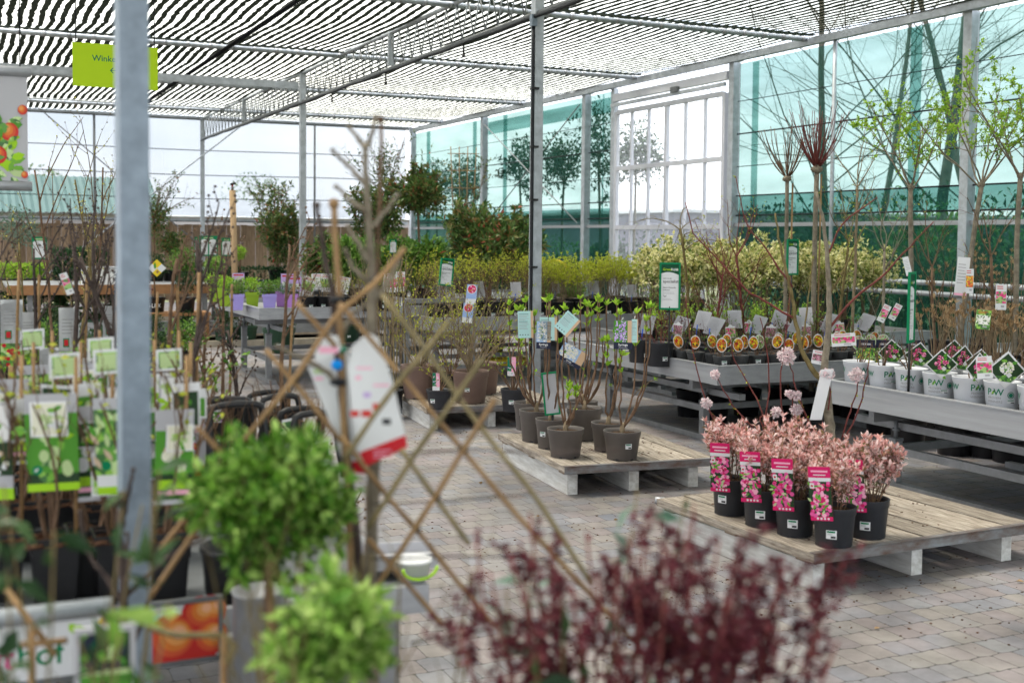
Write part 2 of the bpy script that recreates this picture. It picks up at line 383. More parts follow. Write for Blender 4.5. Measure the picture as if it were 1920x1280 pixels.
def pot_mesh(r, h, m, taper=.76, n=28, rim=.2, raw=False):
    mb = MB(); rb = r * taper
    rr = lambda z: rb + (r * .955 - rb) * z / (h * (1 - rim))
    mb.lathe([(0, .003), (rb * .96, .0), (rb, .004), (rr(h * (1 - rim)), h * (1 - rim)), (r, h * (1 - rim) + .004), (r * 1.015, h - .006), (r * 1.03, h - .003), (r * 1.03, h), (r * .96, h), (r * .93, h - .03)], m, n)
    for k in range(6):                                        # foot notches read as dark slots
        a = k * PI / 3 + .2; mb.box((rb * .985 * math.cos(a), rb * .985 * math.sin(a), .006), (.004, .02, .010), 'ink', a)
    return mb if raw else mb.mesh('pot')
def soil_mesh(r, h, m='soil', n=18):
    mb = MB(); z = h - .024
    pts = [(0, 0, z + .006)]
    for q, rr in ((8, .5), (n, .94)):
        pass
    v = [(0, 0, z + .008)] + [(r * .5 * math.cos(a), r * .5 * math.sin(a), z + rng.normal() * .004 + .004) for a in np.arange(n) * 2 * PI / n] + [(r * .94 * math.cos(a), r * .94 * math.sin(a), z) for a in np.arange(n) * 2 * PI / n]
    f = [(0, 1 + i, 1 + (i + 1) % n) for i in range(n)] + [(1 + i, 1 + n + i, 1 + n + (i + 1) % n, 1 + (i + 1) % n) for i in range(n)]
    mb.add(v, f, m, True)
    for _ in range(26):
        a = random.random() * 2 * PI; q = r * .85 * random.random() ** .5
        mb.blob((q * math.cos(a), q * math.sin(a), z + .004), random.uniform(.003, .008), m, 0, (1, 1, .6), .2)
    return mb.mesh('soil')
def on_pot(r, h, taper, x, z, k=1., rim=.2):                   # a point on the outside of a pot, facing local -Y
    rb = r * taper; q = rb + (r * .955 - rb) * min(1, z / (h * (1 - rim))) + .0012 * k
    a = -PI / 2 + x / q; return (q * math.cos(a), q * math.sin(a), z)
def sticker_mesh(r, h, taper=.76, x=.02, z=None, w=.045, hh=.034):
    mb = MB(); z = h * .34 if z is None else z; n = 5
    def grid(x0, x1, z0, z1, m, k):
        v = []; f = []
        for i in range(n + 1):
            xx = x0 + (x1 - x0) * i / n; v += [on_pot(r, h, taper, xx, z0, k), on_pot(r, h, taper, xx, z1, k)]
        for i in range(n): f.append((2 * i, 2 * i + 2, 2 * i + 3, 2 * i + 1))
        mb.add(v, f, m)
    grid(x - w / 2, x + w / 2, z - hh / 2, z + hh / 2, 'paper', 1)
    grid(x - w * .42, x + w * .35, z + hh * .22, z + hh * .42, 'sign_green', 1.6)
    for i in range(9):
        a = x - w * .4 + w * .06 * i; grid(a, a + w * random.uniform(.015, .035), z - hh * .05, z + hh * .14, 'grey_ink', 1.6)
    grid(x - w * .05, x + w * .4, z - hh * .4, z - hh * .16, 'ink', 1.6)
    return mb.mesh('price_sticker')
def pot_parts(r, h, m, taper=.76, soil='soil', sticker=True, sx=.02):
    p = [('pot', pot_mesh(r, h, m, taper)), ('soil', soil_mesh(r, h, soil))]
    if sticker: p.append(('price_sticker', sticker_mesh(r, h, taper, sx), 'pot'))
    return p
ORD = 'first second third fourth fifth sixth seventh eighth ninth tenth eleventh twelfth thirteenth fourteenth fifteenth sixteenth seventeenth eighteenth nineteenth twentieth'.split()
def nth(i, n): return 'leftmost' if i == 0 else 'rightmost' if i == n - 1 else ORD[i] + ' from the left'
EXPOSURE = 2.75
# ------------------------------------------------------------------ ground
def paver_mat():
    m, nt, N, L = _new('pavers')
    o = N.new('ShaderNodeOutputMaterial'); b = N.new('ShaderNodeBsdfPrincipled'); L.new(b.outputs[0], o.inputs[0])
    tc = N.new('ShaderNodeTexCoord'); sx = N.new('ShaderNodeSeparateXYZ'); L.new(tc.outputs['Object'], sx.inputs[0])
    def mth(op, a, b_=None, c=None):
        n = N.new('ShaderNodeMath'); n.operation = op
        for i, q in enumerate((a, b_, c)):
            if q is None: continue
            if isinstance(q, (int, float)): n.inputs[i].default_value = q
            else: L.new(q, n.inputs[i])
        return n.outputs[0]
    BW, BH = .112, .145
    wob = N.new('ShaderNodeTexNoise'); wob.inputs['Scale'].default_value = 5; wob.inputs['Detail'].default_value = 2; L.new(tc.outputs['Object'], wob.inputs['Vector'])
    wv = mth('MULTIPLY', mth('SUBTRACT', wob.outputs['Fac'], .5), .012)
    X = mth('ADD', sx.outputs['X'], wv)
    zig = mth('MULTIPLY', mth('SUBTRACT', mth('PINGPONG', X, BW / 2), BW / 4), .15)   # toothed row edges of interlocking pavers
    Yv = mth('ADD', mth('ADD', sx.outputs['Y'], zig), wv)
    row = mth('FLOOR', mth('DIVIDE', Yv, BH))
    fy = mth('SUBTRACT', mth('DIVIDE', Yv, BH), row)
    off = mth('MULTIPLY', mth('MODULO', row, 2.), .5)
    xs = mth('ADD', mth('DIVIDE', X, BW), off)
    col = mth('FLOOR', xs); fx = mth('SUBTRACT', xs, col)
    ex = mth('MULTIPLY', mth('MINIMUM', fx, mth('SUBTRACT', 1., fx)), BW)
    ey = mth('MULTIPLY', mth('MINIMUM', fy, mth('SUBTRACT', 1., fy)), BH)
    ed = mth('MINIMUM', ex, mth('MULTIPLY', ey, .75))
    cb = N.new('ShaderNodeCombineXYZ'); L.new(row, cb.inputs[0]); L.new(col, cb.inputs[1])
    wn = N.new('ShaderNodeTexWhiteNoise'); wn.noise_dimensions = '3D'; L.new(cb.outputs[0], wn.inputs['Vector'])
    cr = N.new('ShaderNodeValToRGB'); e = cr.color_ramp.elements
    cols = [(.175, .185, .225), (.23, .226, .25), (.262, .242, .228), (.246, .212, .218), (.205, .21, .24), (.278, .265, .255)]
    while len(e) < len(cols): e.new(.5)
    for i, c in enumerate(cols): e[i].position = i / (len(cols) - 1); e[i].color = (*c, 1)
    big = N.new('ShaderNodeTexNoise'); big.inputs['Scale'].default_value = .9; big.inputs['Detail'].default_value = 3; L.new(tc.outputs['Object'], big.inputs['Vector'])
    sel = mth('ADD', mth('MULTIPLY', wn.outputs['Value'], .62), mth('MULTIPLY', mth('SUBTRACT', big.outputs['Fac'], .5), 1.1)); sel = mth('ADD', sel, .2)
    L.new(sel, cr.inputs[0])
    dirt = N.new('ShaderNodeTexNoise'); dirt.inputs['Scale'].default_value = 3.1; dirt.inputs['Detail'].default_value = 9; dirt.inputs['Roughness'].default_value = .7; L.new(tc.outputs['Object'], dirt.inputs['Vector'])
    dr = N.new('ShaderNodeMapRange'); dr.inputs[1].default_value = .3; dr.inputs[2].default_value = .72; dr.inputs[3].default_value = .52; dr.inputs[4].default_value = 1.16; L.new(dirt.outputs['Fac'], dr.inputs[0])
    st = N.new('ShaderNodeTexNoise'); st.inputs['Scale'].default_value = .55; st.inputs['Detail'].default_value = 5; st.inputs['Distortion'].default_value = 1.2; L.new(tc.outputs['Object'], st.inputs['Vector'])
    sr = N.new('ShaderNodeMapRange'); sr.inputs[1].default_value = .36; sr.inputs[2].default_value = .52; sr.inputs[3].default_value = .72; sr.inputs[4].default_value = 1.04; L.new(st.outputs['Fac'], sr.inputs[0])
    m1 = N.new('ShaderNodeVectorMath'); m1.operation = 'SCALE'; L.new(cr.outputs[0], m1.inputs[0]); L.new(mth('MULTIPLY', dr.outputs[0], sr.outputs[0]), m1.inputs['Scale'])
    jn = N.new('ShaderNodeTexNoise'); jn.inputs['Scale'].default_value = 24; jn.inputs['Detail'].default_value = 3; L.new(tc.outputs['Object'], jn.inputs['Vector'])
    jw = mth('MULTIPLY', mth('ADD', jn.outputs['Fac'], -.16), .0068)
    jf = N.new('ShaderNodeMapRange'); L.new(ed, jf.inputs[0]); jf.inputs[1].default_value = 0; L.new(jw, jf.inputs[2]); jf.inputs[3].default_value = 0; jf.inputs[4].default_value = 1
    node = mth('GREATER_THAN', mth('ADD', ex, ey), .0125)      # open corners between blocks
    jm = mth('MULTIPLY', mth('POWER', jf.outputs[0], 1.6), node)
    mx = N.new('ShaderNodeMix'); mx.data_type = 'RGBA'; L.new(jm, mx.inputs[0]); mx.inputs[6].default_value = (.035, .032, .03, 1); L.new(m1.outputs[0], mx.inputs[7])
    L.new(mx.outputs[2], b.inputs['Base Color'])
    gr = N.new('ShaderNodeTexNoise'); gr.inputs['Scale'].default_value = 160; gr.inputs['Detail'].default_value = 3; L.new(tc.outputs['Object'], gr.inputs['Vector'])
    hgt = mth('ADD', mth('MULTIPLY', jm, 1.), mth('MULTIPLY', gr.outputs['Fac'], .12)); hgt = mth('ADD', hgt, mth('MULTIPLY', wn.outputs['Value'], .3))
    bp = N.new('ShaderNodeBump'); bp.inputs['Strength'].default_value = .55; bp.inputs['Distance'].default_value = .006; L.new(hgt, bp.inputs['Height']); L.new(bp.outputs[0], b.inputs['Normal'])
    b.inputs['Roughness'].default_value = .62
    M['pavers'] = m
paver_mat()
mat('field', (.06, .075, .03), .9, 0, .4, .6, 0, col2=(.12, .12, .06))
mat('bed_soil', (.05, .04, .03), .9, 0, .4, 20, .6, col2=(.12, .10, .08))
mat('kerb', (.34, .30, .24), .8, 0, .2, 8, .2)
g = MB(); g.add([(-400, -400, -.004), (400, -400, -.004), (400, 600, -.004), (-400, 600, -.004)], [(0, 1, 2, 3)], 'field'); struct('terrain', g)
g = MB(); g.add([(-14, -9, 0), (11.0, -9, 0), (11.0, 30.4, 0), (-14, 30.4, 0)], [(0, 1, 2, 3)], 'pavers'); struct('paving', g)
g = MB(); g.box((1.0, 18.0, .045), (11.0, .12, .09), 'kerb'); struct('kerb', g)
g = MB(); g.box((1.0, 21.7, .022), (11.0, 7.2, .04), 'bed_soil'); struct('planting_bed', g)

# ------------------------------------------------------------------ roof frame, cloth and netting
RZ = 4.5; XW = 11.02; YB = 29.85; YF = -7.0; XL = -9.0
PX0 = 5.56
PURL = [4.43 + 4.605 * k for k in range(-2, 6)]                # purlins every 4.6 m
canopy = thing('shade_canopy', 'galvanised steel pipe frame roofed with dark striped shade cloth', 'canopy', (PX0, 11.35, 0))
canopy_o = np.array([PX0, 11.35, 0])
class LMB(MB):                                                # builder in world coordinates for a part of a thing that stands elsewhere
    def __init__(s, o): super().__init__(); s.o = np.asarray(o, float)
    def add(s, verts, faces, m, smooth=False): return super().add(np.asarray(verts, float).reshape(-1, 3) - s.o, faces, m, smooth)
post_y = [2.15, 11.35, 20.58, 29.78]
for y in post_y[1:]:
    b = LMB(canopy_o); wv = .10 if y < 25 else .09
    b.box((PX0, y, 2.25), (wv, wv, 4.5), 'galv'); b.box((PX0, y, .012), (.2, .2, .02), 'galv'); b.build('post', canopy)
for y0, y1 in zip(post_y[:-1], post_y[1:]):
    t = LMB(canopy_o); t.tube([(PX0, y0 + .051, RZ - .02), (PX0, y1 - .051, RZ - .02)], .035, 'galv', 8); tr = t.build('truss', canopy)
    t = LMB(canopy_o); t.tube([(PX0, y0 + .051, 3.98), (PX0, y1 - .051, 3.98)], .032, 'galv_dark', 8); t.build('bottom_chord', tr)
    t = LMB(canopy_o); n = 26
    for i in range(n):
        a = y0 + .15 + (y1 - y0 - .3) * i / n; c = y0 + .15 + (y1 - y0 - .3) * (i + .5) / n; e = y0 + .15 + (y1 - y0 - .3) * (i + 1) / n
        t.tube([(PX0, a, RZ - .04), (PX0, c, 4.0)], .009, 'galv', 5); t.tube([(PX0, c, 4.0), (PX0, e, RZ - .04)], .009, 'galv_dark', 5)
    t.box((PX0, (y0 + y1) / 2, 4.24), (.08, .05, .44), 'galv'); t.build('web', tr)
for y in PURL:
    b = LMB(canopy_o); b.tube([(XL, y, RZ - .045), (XW - .02, y, RZ - .045)], .036, 'galv', 8)
    for x in np.arange(XL + .3, XW, .33): b.tube([(x, y, RZ - .045), (x + .05, y, RZ - .045)], .0405, 'alu', 8)
    b.build('purlin', canopy)
b = LMB(canopy_o); b.box((XL / 2 + PX0 / 2 - .03, 20.58, 4.25), (PX0 - XL - .1, .06, .12), 'galv'); b.build('cross_beam', canopy)
b = LMB(canopy_o); b.tube([(XL, YB - .07, RZ - .03), (XW, YB - .07, RZ - .03)], .04, 'galv_dark', 8); b.build('eave_beam', canopy)
b = LMB(canopy_o); b.box((XW - .12, 12., 4.42), (.09, 35.4, .10), 'galv'); b.build('eave_beam', canopy)
for px, w in ((177, .05), (590, .045)):
    p = W(px, 300, 1.); d = p - CAM; k = (YB - .2) / d[1]; x = d[0] * k
    b = LMB(canopy_o); b.tube([(x, YB - .2, 0.04), (x, YB - .2, 4.44)], w / 2 + .005, 'galv_dark', 8); b.build('post', canopy)
def backpt(px, py, y=YB - .3):
    r = ray(px, py); return CAM + r * (y / r[1])
b = LMB(canopy_o); a, c = backpt(67, 198), backpt(436, 512); b.tube([a, c], .014, 'galv_dark', 5); b.build('brace_rod', canopy)
b = LMB(canopy_o); a, c = backpt(480, 215, YB - .38), backpt(53, 542, YB - .38); b.tube([a, c], .018, 'galv', 5); b.build('brace_rod', canopy)

mat('cloth', (.085, .105, .088), .9, 0, .3, 3, 0, spec=0.)
netmat('gap_tint_sheet', (.34, .31, .22), .04, (1., .96, .83))  # added sheet above the strips, tints the sky in the gaps cream
mat('hem', (.16, .20, .19), .8, 0, .25, 6, 0)
def cloth_bay(y0, y1):
    b = LMB(canopy_o); pitch = .128; ny = int((y1 - y0) / .125)
    ys = np.linspace(y0 + .04, y1 - .04, ny); t = (ys - y0) / (y1 - y0)
    for i, x in enumerate(np.arange(XL, XW - .12, pitch)):
        wob = .016 * np.sin(ys * 1.1 + x * .7) + .012 * np.sin(ys * 3.1 + x * 1.9 + 1.3) + rng.normal(size=ny) * .006
        z = RZ + .02 - .05 * np.sin(PI * t)
        hw = .034 + .008 * np.abs(np.sin(PI * ys / .25 + i * 1.1)) + rng.normal(size=ny) * .0015 + .003 * np.sin(ys * .9 + x)
        v = np.stack([np.stack([x + wob - hw, ys, z], 1), np.stack([x + wob + hw, ys, z - .001], 1)], 1).reshape(-1, 3)
        b.add(v, [(2 * j, 2 * j + 1, 2 * j + 3, 2 * j + 2) for j in range(ny - 1)], 'cloth')
    fy = np.linspace(y0 + .04, y1 - .04, 9); fz = RZ + .045 - .05 * np.sin(PI * (fy - y0) / (y1 - y0))
    b.add(np.stack([np.stack([np.full(9, XL), fy, fz], 1), np.stack([np.full(9, XW - .14), fy, fz], 1)], 1).reshape(-1, 3), [(2 * j, 2 * j + 1, 2 * j + 3, 2 * j + 2) for j in range(8)], 'gap_tint_sheet')
    for yy in (y0 + .10, y1 - .16):                            # hems doubled along the pipes
        xs = np.linspace(XL, XW - .15, 120); q = .03 * np.sin(xs * 5) + .02 * np.sin(xs * 13)
        v = np.stack([np.stack([xs, yy - .05 + q * .3, np.full(120, RZ - .005)], 1), np.stack([xs, yy + .06 + q, np.full(120, RZ - .02)], 1)], 1).reshape(-1, 3)
        b.add(v, [(2 * j, 2 * j + 1, 2 * j + 3, 2 * j + 2) for j in range(119)], 'hem')
    return b
edges = [YF] + [y for y in PURL if YF + 2 < y] + [YB - .12]
for y0, y1 in zip(edges[:-1], edges[1:]): cloth_bay(y0, y1).build('shade_cloth', canopy)
r0 = PT(554, 0, RZ - .1); r1 = PT(284, 182, RZ - .1); xl = (r0[0] + r1[0]) / 2
b = LMB(canopy_o); ys = np.arange(9, 29.5, .07)
for s in (0, 1): b.tube([(xl + .045 * (1 if (i + s) % 2 else -1), y, RZ - .13) for i, y in enumerate(ys)], .008, 'tie', 4)
b.build('lacing', canopy)

# irrigation hose strapped to the centre post and truss
hose = thing('irrigation_hose', 'black irrigation hose strapped up the centre post and along the truss', 'hose', (PX0 - .065, 11.31, 0))
ho = np.array([PX0 - .065, 11.31, 0])
b = LMB(ho); b.tube([(PX0 - .067, 11.31, z) for z in np.linspace(.05, 3.86, 12)], .019, 'black_hose', 8); b.build('riser', hose)
b = LMB(ho); b.box((PX0 - .067, 11.31, 3.9), (.06, .06, .12), 'galv_grain'); b.build('coupling', hose)
b = LMB(ho); b.tube([(PX0 - .06, y, 3.935 + .006 * math.sin(y * 4)) for y in np.linspace(2.3, 29.6, 90)], .024, 'black_hose', 8); b.build('supply_pipe', hose)
b = LMB(ho)
for z in (1.35, 2.05, 2.6, 3.2): b = LMB(ho); b.box((PX0 - .055, 11.29, z), (.085, .05, .022), 'black_plastic'); b.build('clip', hose)
for y in (13.2, 16.0, 18.6): 
    b = LMB(ho); b.tube([(PX0 - .06, y, 3.92), (PX0 - .06, y, 3.80)], .012, 'black_plastic', 6); b.tube([(PX0 - .06, y, 3.80), (PX0 - .06, y, 3.77)], .022, 'black_plastic', 8); b.build('sprinkler', hose)

# back wall: clear film with wires
netmat('film', (.33, .335, .34), .25, (.395, .41, .425), (1, 1, .15))
film = thing('windbreak_screen', 'clear film windbreak with thin dark wires above the wooden fence', 'screen', (2, YB, 0)); fo = np.array([2, YB, 0])
b = LMB(fo); b.add([(XL, YB, 2.12), (XW - .2, YB, 2.12), (XW - .2, YB, 4.47), (XL, YB, 4.47)], [(0, 1, 2, 3)], 'film'); b.build('film_sheet', film)
for z in (2.0, 2.55, 3.12, 3.72):
    b = LMB(fo); b.tube([(x, YB - .03, z + .012 * math.sin(x * .9)) for x in np.linspace(XL, XW - .25, 30)], .010, 'tie', 4); b.build('wire', film)

# right wall: green netting on posts with rails, glazed sliding door
netmat('net_green', (.045, .135, .11), .42, (.40, .525, .49), (1, .5, 3))
netmat('net_dense', (.012, .10, .085), .52, (.5, .8, .76), (1, .5, 3))
netmat('net_low', (.008, .06, .05), .24, (.55, .82, .76), (1, .5, 3))
nw = thing('netting_wall', 'green windbreak netting stretched between galvanised posts along the right side', 'netting wall', (XW, 12, 0)); no = np.array([XW, 12, 0])
wall_posts = [5.9, 10.76, 15.52, 20.3, 25.15, 29.8]
for y in wall_posts:
    b = LMB(no); b.box((XW - .02, y, 2.19), (.13, .13, 4.38), 'galv'); b.box((XW - .02, y, 4.41), (.2, .2, .03), 'galv'); b.build('post', nw)
b = LMB(no); b.box((XW - .02, 19.22, 2.19), (.10, .11, 4.38), 'galv'); b.build('post', nw)
b = LMB(no); b.tube([(XW - .1, 13.1, 0.0), (XW - .1, 13.1, 4.40)], .028, 'galv', 8); b.build('post', nw)
segs = [(-6.9, 5.83), (5.97, 10.69), (10.83, 15.45), (19.29, 20.23), (20.37, 25.08), (25.22, 29.73)]
for y0, y1 in segs:
    b = LMB(no); b.add([(XW + .03, y0, .05), (XW + .03, y1, .05), (XW + .03, y1, 4.36), (XW + .03, y0, 4.36)], [(0, 1, 2, 3)], 'net_green'); b.build('net', nw)
    top = 2.33 if y1 < 16 else 2.22; lo = 2.02 if y1 < 16 else 1.98
    b = LMB(no)
    for (z0, z1, mm_) in ((lo, top, 'net_dense'), (.1, 1.86, 'net_low')): b.add([(XW + .045, y0, z0), (XW + .045, y1, z0), (XW + .045, y1, z1), (XW + .045, y0, z1)], [(0, 1, 2, 3)], mm_)
    if 16 < y0 < 25: b.add([(XW + .05, y0, 3.98), (XW + .05, y1, 3.98), (XW + .05, y1, 4.26), (XW + .05, y0, 4.26)], [(0, 1, 2, 3)], 'net_dense')
    b.build('net_band', nw)
    b = LMB(no); b.box((XW - .01, (y0 + y1) / 2, 1.885), (.05, y1 - y0, .055), 'alu'); b.build('rail', nw)
    for z in (2.03, 2.33, 2.78, 3.28, 3.78):
        b = LMB(no); b.tube([(XW - .0, y0, z), (XW - .0, y1, z)], .011 if abs(z - 3.28) < .1 or z < 2.4 else .006, 'tie', 4); b.build('wire', nw)
for y, w in ((15.1, .16), (11.75, .20), (19.05 + .75, .05), (28.9, .25), (24.2, .2), (25.9, .22)):
    b = LMB(no); b.add([(XW + .07, y - w / 2, .05), (XW + .07, y + w / 2, .05), (XW + .07, y + w / 2, 4.35), (XW + .07, y - w / 2, 4.35)], [(0, 1, 2, 3)], 'net_dense'); b.build('net_overlap', nw)
for z in (1.02, 1.15):
    b = LMB(no); b.tube([(XW - .2, 5, z), (XW - .2, 15.3, z)], .032, 'galv', 8); b.build('heating_pipe', nw)
b = LMB(no); b.tube([(XW - .12, 20.4, 4.2), (XW - .12, 24.9, 1.9)], .012, 'galv_dark', 5); b.tube([(XW - .14, 20.4, 1.95), (XW - .14, 24.9, 4.2)], .012, 'alu', 5); b.build('brace_rod', nw)

m, nt, N, L = _new('pane_glass'); o = N.new('ShaderNodeOutputMaterial'); t = N.new('ShaderNodeBsdfTransparent'); gl = N.new('ShaderNodeBsdfGlossy'); gl.inputs['Roughness'].default_value = .03
df = N.new('ShaderNodeBsdfTranslucent'); df.inputs[0].default_value = (.85, .86, .9, 1); a_ = N.new('ShaderNodeMixShader'); a_.inputs[0].default_value = .18
mx = N.new('ShaderNodeMixShader'); mx.inputs[0].default_value = .06; L.new(t.outputs[0], a_.inputs[1]); L.new(df.outputs[0], a_.inputs[2]); L.new(a_.outputs[0], mx.inputs[1]); L.new(gl.outputs[0], mx.inputs[2]); L.new(mx.outputs[0], o.inputs[0]); M['pane_glass'] = m
door = thing('sliding_door', 'tall white glazed sliding door hung in the green netting wall', 'door', (XW - .05, 17.3, 0)); do = np.array([XW - .05, 17.3, 0])
dy0, dy1 = 15.66, 19.1; dx = XW - .06
b = LMB(do); b.box((dx, (dy0 + dy1) / 2, 4.20), (.10, dy1 - dy0 + .1, .13), 'frame_white'); b.box((dx - .07, (dy0 + dy1) / 2, 4.06), (.05, dy1 - dy0 + .1, .06), 'galv'); b.box((dx - .1, 17.0, 4.12), (.06, .2, .09), 'galv_dark'); b.build('track', door)
b = LMB(do)
for y in (dy0 + .04, dy1 - .04): b.box((dx, y, 1.98), (.07, .08, 3.92), 'frame_white')
b.box((dx, 17.38, 1.98), (.069, .07, 3.9), 'frame_white')
for z in (.1, 1.05, 1.86, 2.92, 3.93): b.box((dx, (dy0 + dy1) / 2, z), (.066, dy1 - dy0 - .16, .075), 'frame_white')
b.build('door_frame', door)
b = LMB(do); nb = 6
for i in range(1, nb):
    y = dy0 + (dy1 - dy0) * i / nb
    if i != 3: b.box((dx, y, 1.98), (.055, .035, 3.86), 'frame_white')
b.build('glazing_bar', door)
zz = (.1, 1.05, 1.86, 2.92, 3.93)
for k in range(4):
    b = LMB(do); b.add([(dx + .004, dy0, zz[k]), (dx + .004, dy1, zz[k]), (dx + .004, dy1, zz[k + 1]), (dx + .004, dy0, zz[k + 1])], [(0, 1, 2, 3)], 'pane_glass'); b.build('pane', door)

# fence, shed and low buildings behind
fn = thing('wooden_fence', 'brown wooden board fence with a steel cap rail closing the back of the yard', 'fence', (3, 30.3, 0)); fo2 = np.array([3, 30.3, 0])
b = LMB(fo2); x = XL
while x < XW:
    w = random.uniform(.15, .19); k = int(round((x - XL) / .19)) % 2
    b.box((x + w / 2, 30.28 + .03 * k, .98 + random.uniform(-.01, .01)), (w * (1.05 if k else .9), .022, 1.86), 'fence_wood'); x += w
b.build('board', fn)
b = LMB(fo2); b.box((1, 30.35, 1.55), (20, .05, .1), 'fence_wood'); b.box((1, 30.35, .5), (20, .05, .1), 'fence_wood'); b.build('rail', fn)
b = LMB(fo2); b.box((1, 30.22, 2.02), (20, .12, .08), 'galv'); b.build('cap_rail', fn)
for i in range(8):
    b = LMB(fo2); b.box((XL + .9 + 2.6 * i, 30.4, 1.0), (.1, .1, 2.0), 'fence_wood'); b.build('post', fn)
mat('roof_teal', (.055, .16, .13), .55, .1, .1, 3, .1)
mat('clad', (.42, .38, .40), .7, 0, .1, 2, .1)
mat('office_wall', (.13, .13, .165), .7, 0, .25, 1.2, .1)
mat('roof_pale', (.40, .42, .44), .6, 0, .1, 1)
sh = thing('storage_shed', 'low shed with a teal corrugated roof behind the fence', 'shed', (1.5, 43, 0)); so = np.array([1.5, 43, 0])
b = LMB(so); b.box((1.5, 44, 1.2), (9.4, 5, 2.4), 'clad')
for i in range(60): b.box((-3.1 + i * .155, 41.48, 1.2), (.07, .04, 2.4), 'clad')
b.build('wall', sh)
b = LMB(so); xs = np.arange(-3.5, 6.5, .11); v = []; f = []
for i, x in enumerate(xs):
    z = .045 * (i % 2); v += [(x, 41.1, 2.32 + z), (x, 44.2, 3.62 + z), (x, 47.2, 2.32 + z)]
for i in range(len(xs) - 1): f += [(3 * i, 3 * i + 3, 3 * i + 4, 3 * i + 1), (3 * i + 1, 3 * i + 4, 3 * i + 5, 3 * i + 2)]
b.add(v, f, 'roof_teal'); b.build('roof', sh)
lb = thing('warehouse', 'long low pale warehouse far beyond the wooden fence', 'warehouse', (24, 62, 0)); lo_ = np.array([24, 62, 0])
b = LMB(lo_); b.box((24, 66, 1.3), (30, 8, 2.6), 'clad'); b.build('wall', lb)
b = LMB(lo_); b.add([(8.5, 61.6, 2.6), (39.5, 61.6, 2.6), (39.5, 66, 3.5), (8.5, 66, 3.5), (39.5, 70.4, 2.6), (8.5, 70.4, 2.6)], [(0, 1, 2, 3), (3, 2, 4, 5)], 'roof_pale'); b.build('roof', lb)
lb = thing('office_building', 'grey low building seen through the lower panes of the sliding door', 'building', (34, 42, 0)); lo_ = np.array([34, 42, 0])
b = LMB(lo_); b.box((36, 46, 1.35), (22, 14, 2.7), 'office_wall'); b.box((36, 46, 2.75), (22.4, 14.4, .12), 'roof_pale'); b.build('wall', lb)

# ------------------------------------------------------------------ trees outside
def bare_tree(p, h, r, label, grp=None, lean=(0, 0), kids=9):
    t = thing('bare_tree', label, 'tree', p, 0, grp)
    mb = MB(); outs = []
    P = path((0, 0, 0), (lean[0], lean[1], 1), h, 9, .05, .05); mb.tube(P, np.linspace(r, r * .25, len(P)), 'bark_far', 9, cap=False)
    mb.build('trunk', t)
    mb = MB()
    for i in range(kids):
        u = .16 + .8 * i / kids; j = min(int(u * 9), 8); q = P[j] * (1 - (u * 9 - j)) + P[j + 1] * (u * 9 - j)
        a = random.random() * 2 * PI; d = (math.cos(a) * .8, math.sin(a) * .8, .75)
        grow(mb, q, d, h * .45 * random.uniform(.7, 1.1) * (1.2 - .5 * u), r * .21 * (1.1 - .5 * u), 'bark_far', 4, 5, .5, .11, .04, .55, 6, 5, .2)
    mb.build('crown', t)
    return t
def onX(px, X): 
    r = ray(px, 448); p = CAM + r * (X / r[0]); return (p[0], p[1], 0)
TG = 'bare trees beyond the netting wall'
bare_tree(onX(1545, 15.5), 11.0, .085, 'tall bare tree behind the netting, just right of the sliding door', TG, (-.08, 0), 20)
bare_tree(onX(1760, 15.0), 11.0, .11, 'stout bare tree behind the netting between its two nearest wide posts', TG, (.05, .05), 20)
bare_tree(onX(1860, 17.5), 10.0, .09, 'slender bare tree behind the netting at the right edge of the photo', TG, (0, .1), 10)
bare_tree(onX(1640, 20.5), 11.0, .09, 'bare tree standing farthest behind the netting, between two others', TG, (.06, 0), 16)
def hedge_bush(p, rad, hgt, label, m='leaf_dark', cat='shrub', n=1800, L=.10, name='evergreen_shrub', grp='evergreen shrubs outside the netting'):
    t = thing(name, label, cat, p, 0, grp)
    mb = MB()
    for _ in range(6): grow(mb, (0, 0, 0), (random.uniform(-.5, .5), random.uniform(-.5, .5), 1), hgt * .8, .03, 'bark_far', 1, 3)
    mb.build('stems', t)
    mb = MB()
    for _ in range(7): puff(mb, (random.uniform(-.45, .45) * rad, random.uniform(-.45, .45) * rad, hgt * random.uniform(.3, .72)), rad * random.uniform(.45, .75), n // 7, L, L * .45, m, .5, (1, 1, .8 * hgt / rad / 1.6 + .2))
    mb.build('foliage', t)
    return t
for (px, X, rad, hh, lab, mm) in ((1440, 12.6, 1.2, 2.45, 'dark evergreen shrub behind the net beside the door post', 'leaf_conifer'), (1560, 12.8, 1.2, 2.1, 'dark evergreen shrub behind the net below the tall bare tree', 'leaf_dark'),
        (1680, 13.0, 1.2, 2.3, 'loose green shrub behind the net, mid bay', 'leaf_mid'), (1800, 12.8, 1.1, 2.2, 'green shrub behind the net below the stout bare tree', 'leaf_dark'), (1915, 13, 1.2, 2.6, 'tall green shrub behind the net at the right edge', 'leaf_mid')):
    hedge_bush(onX(px, X), rad, hh, lab, mm)
for i, y in enumerate((8.2, 10.4, 12.6, 14.8, 21.5, 24.0, 26.5)):
    hedge_bush((12.15 + .3 * (i % 2), y, 0), 1.25, (2.0, 2.3, 1.9, 2.2, 1.7, 1.5, 1.6)[i], ['low dark shrub outside the net behind the nearest white pots', 'dark shrub outside the net behind the tall dry hydrangeas', 'dark shrub outside the net behind the brush standards', 'dark shrub outside the net hard by the door post', 'low shrub outside the net just beyond the sliding door', 'low shrub outside the far net, middle bay', 'low shrub outside the far net near the back corner'][i], ('leaf_dark', 'leaf_conifer', 'leaf_mid')[i % 3], n=2400, L=.12)
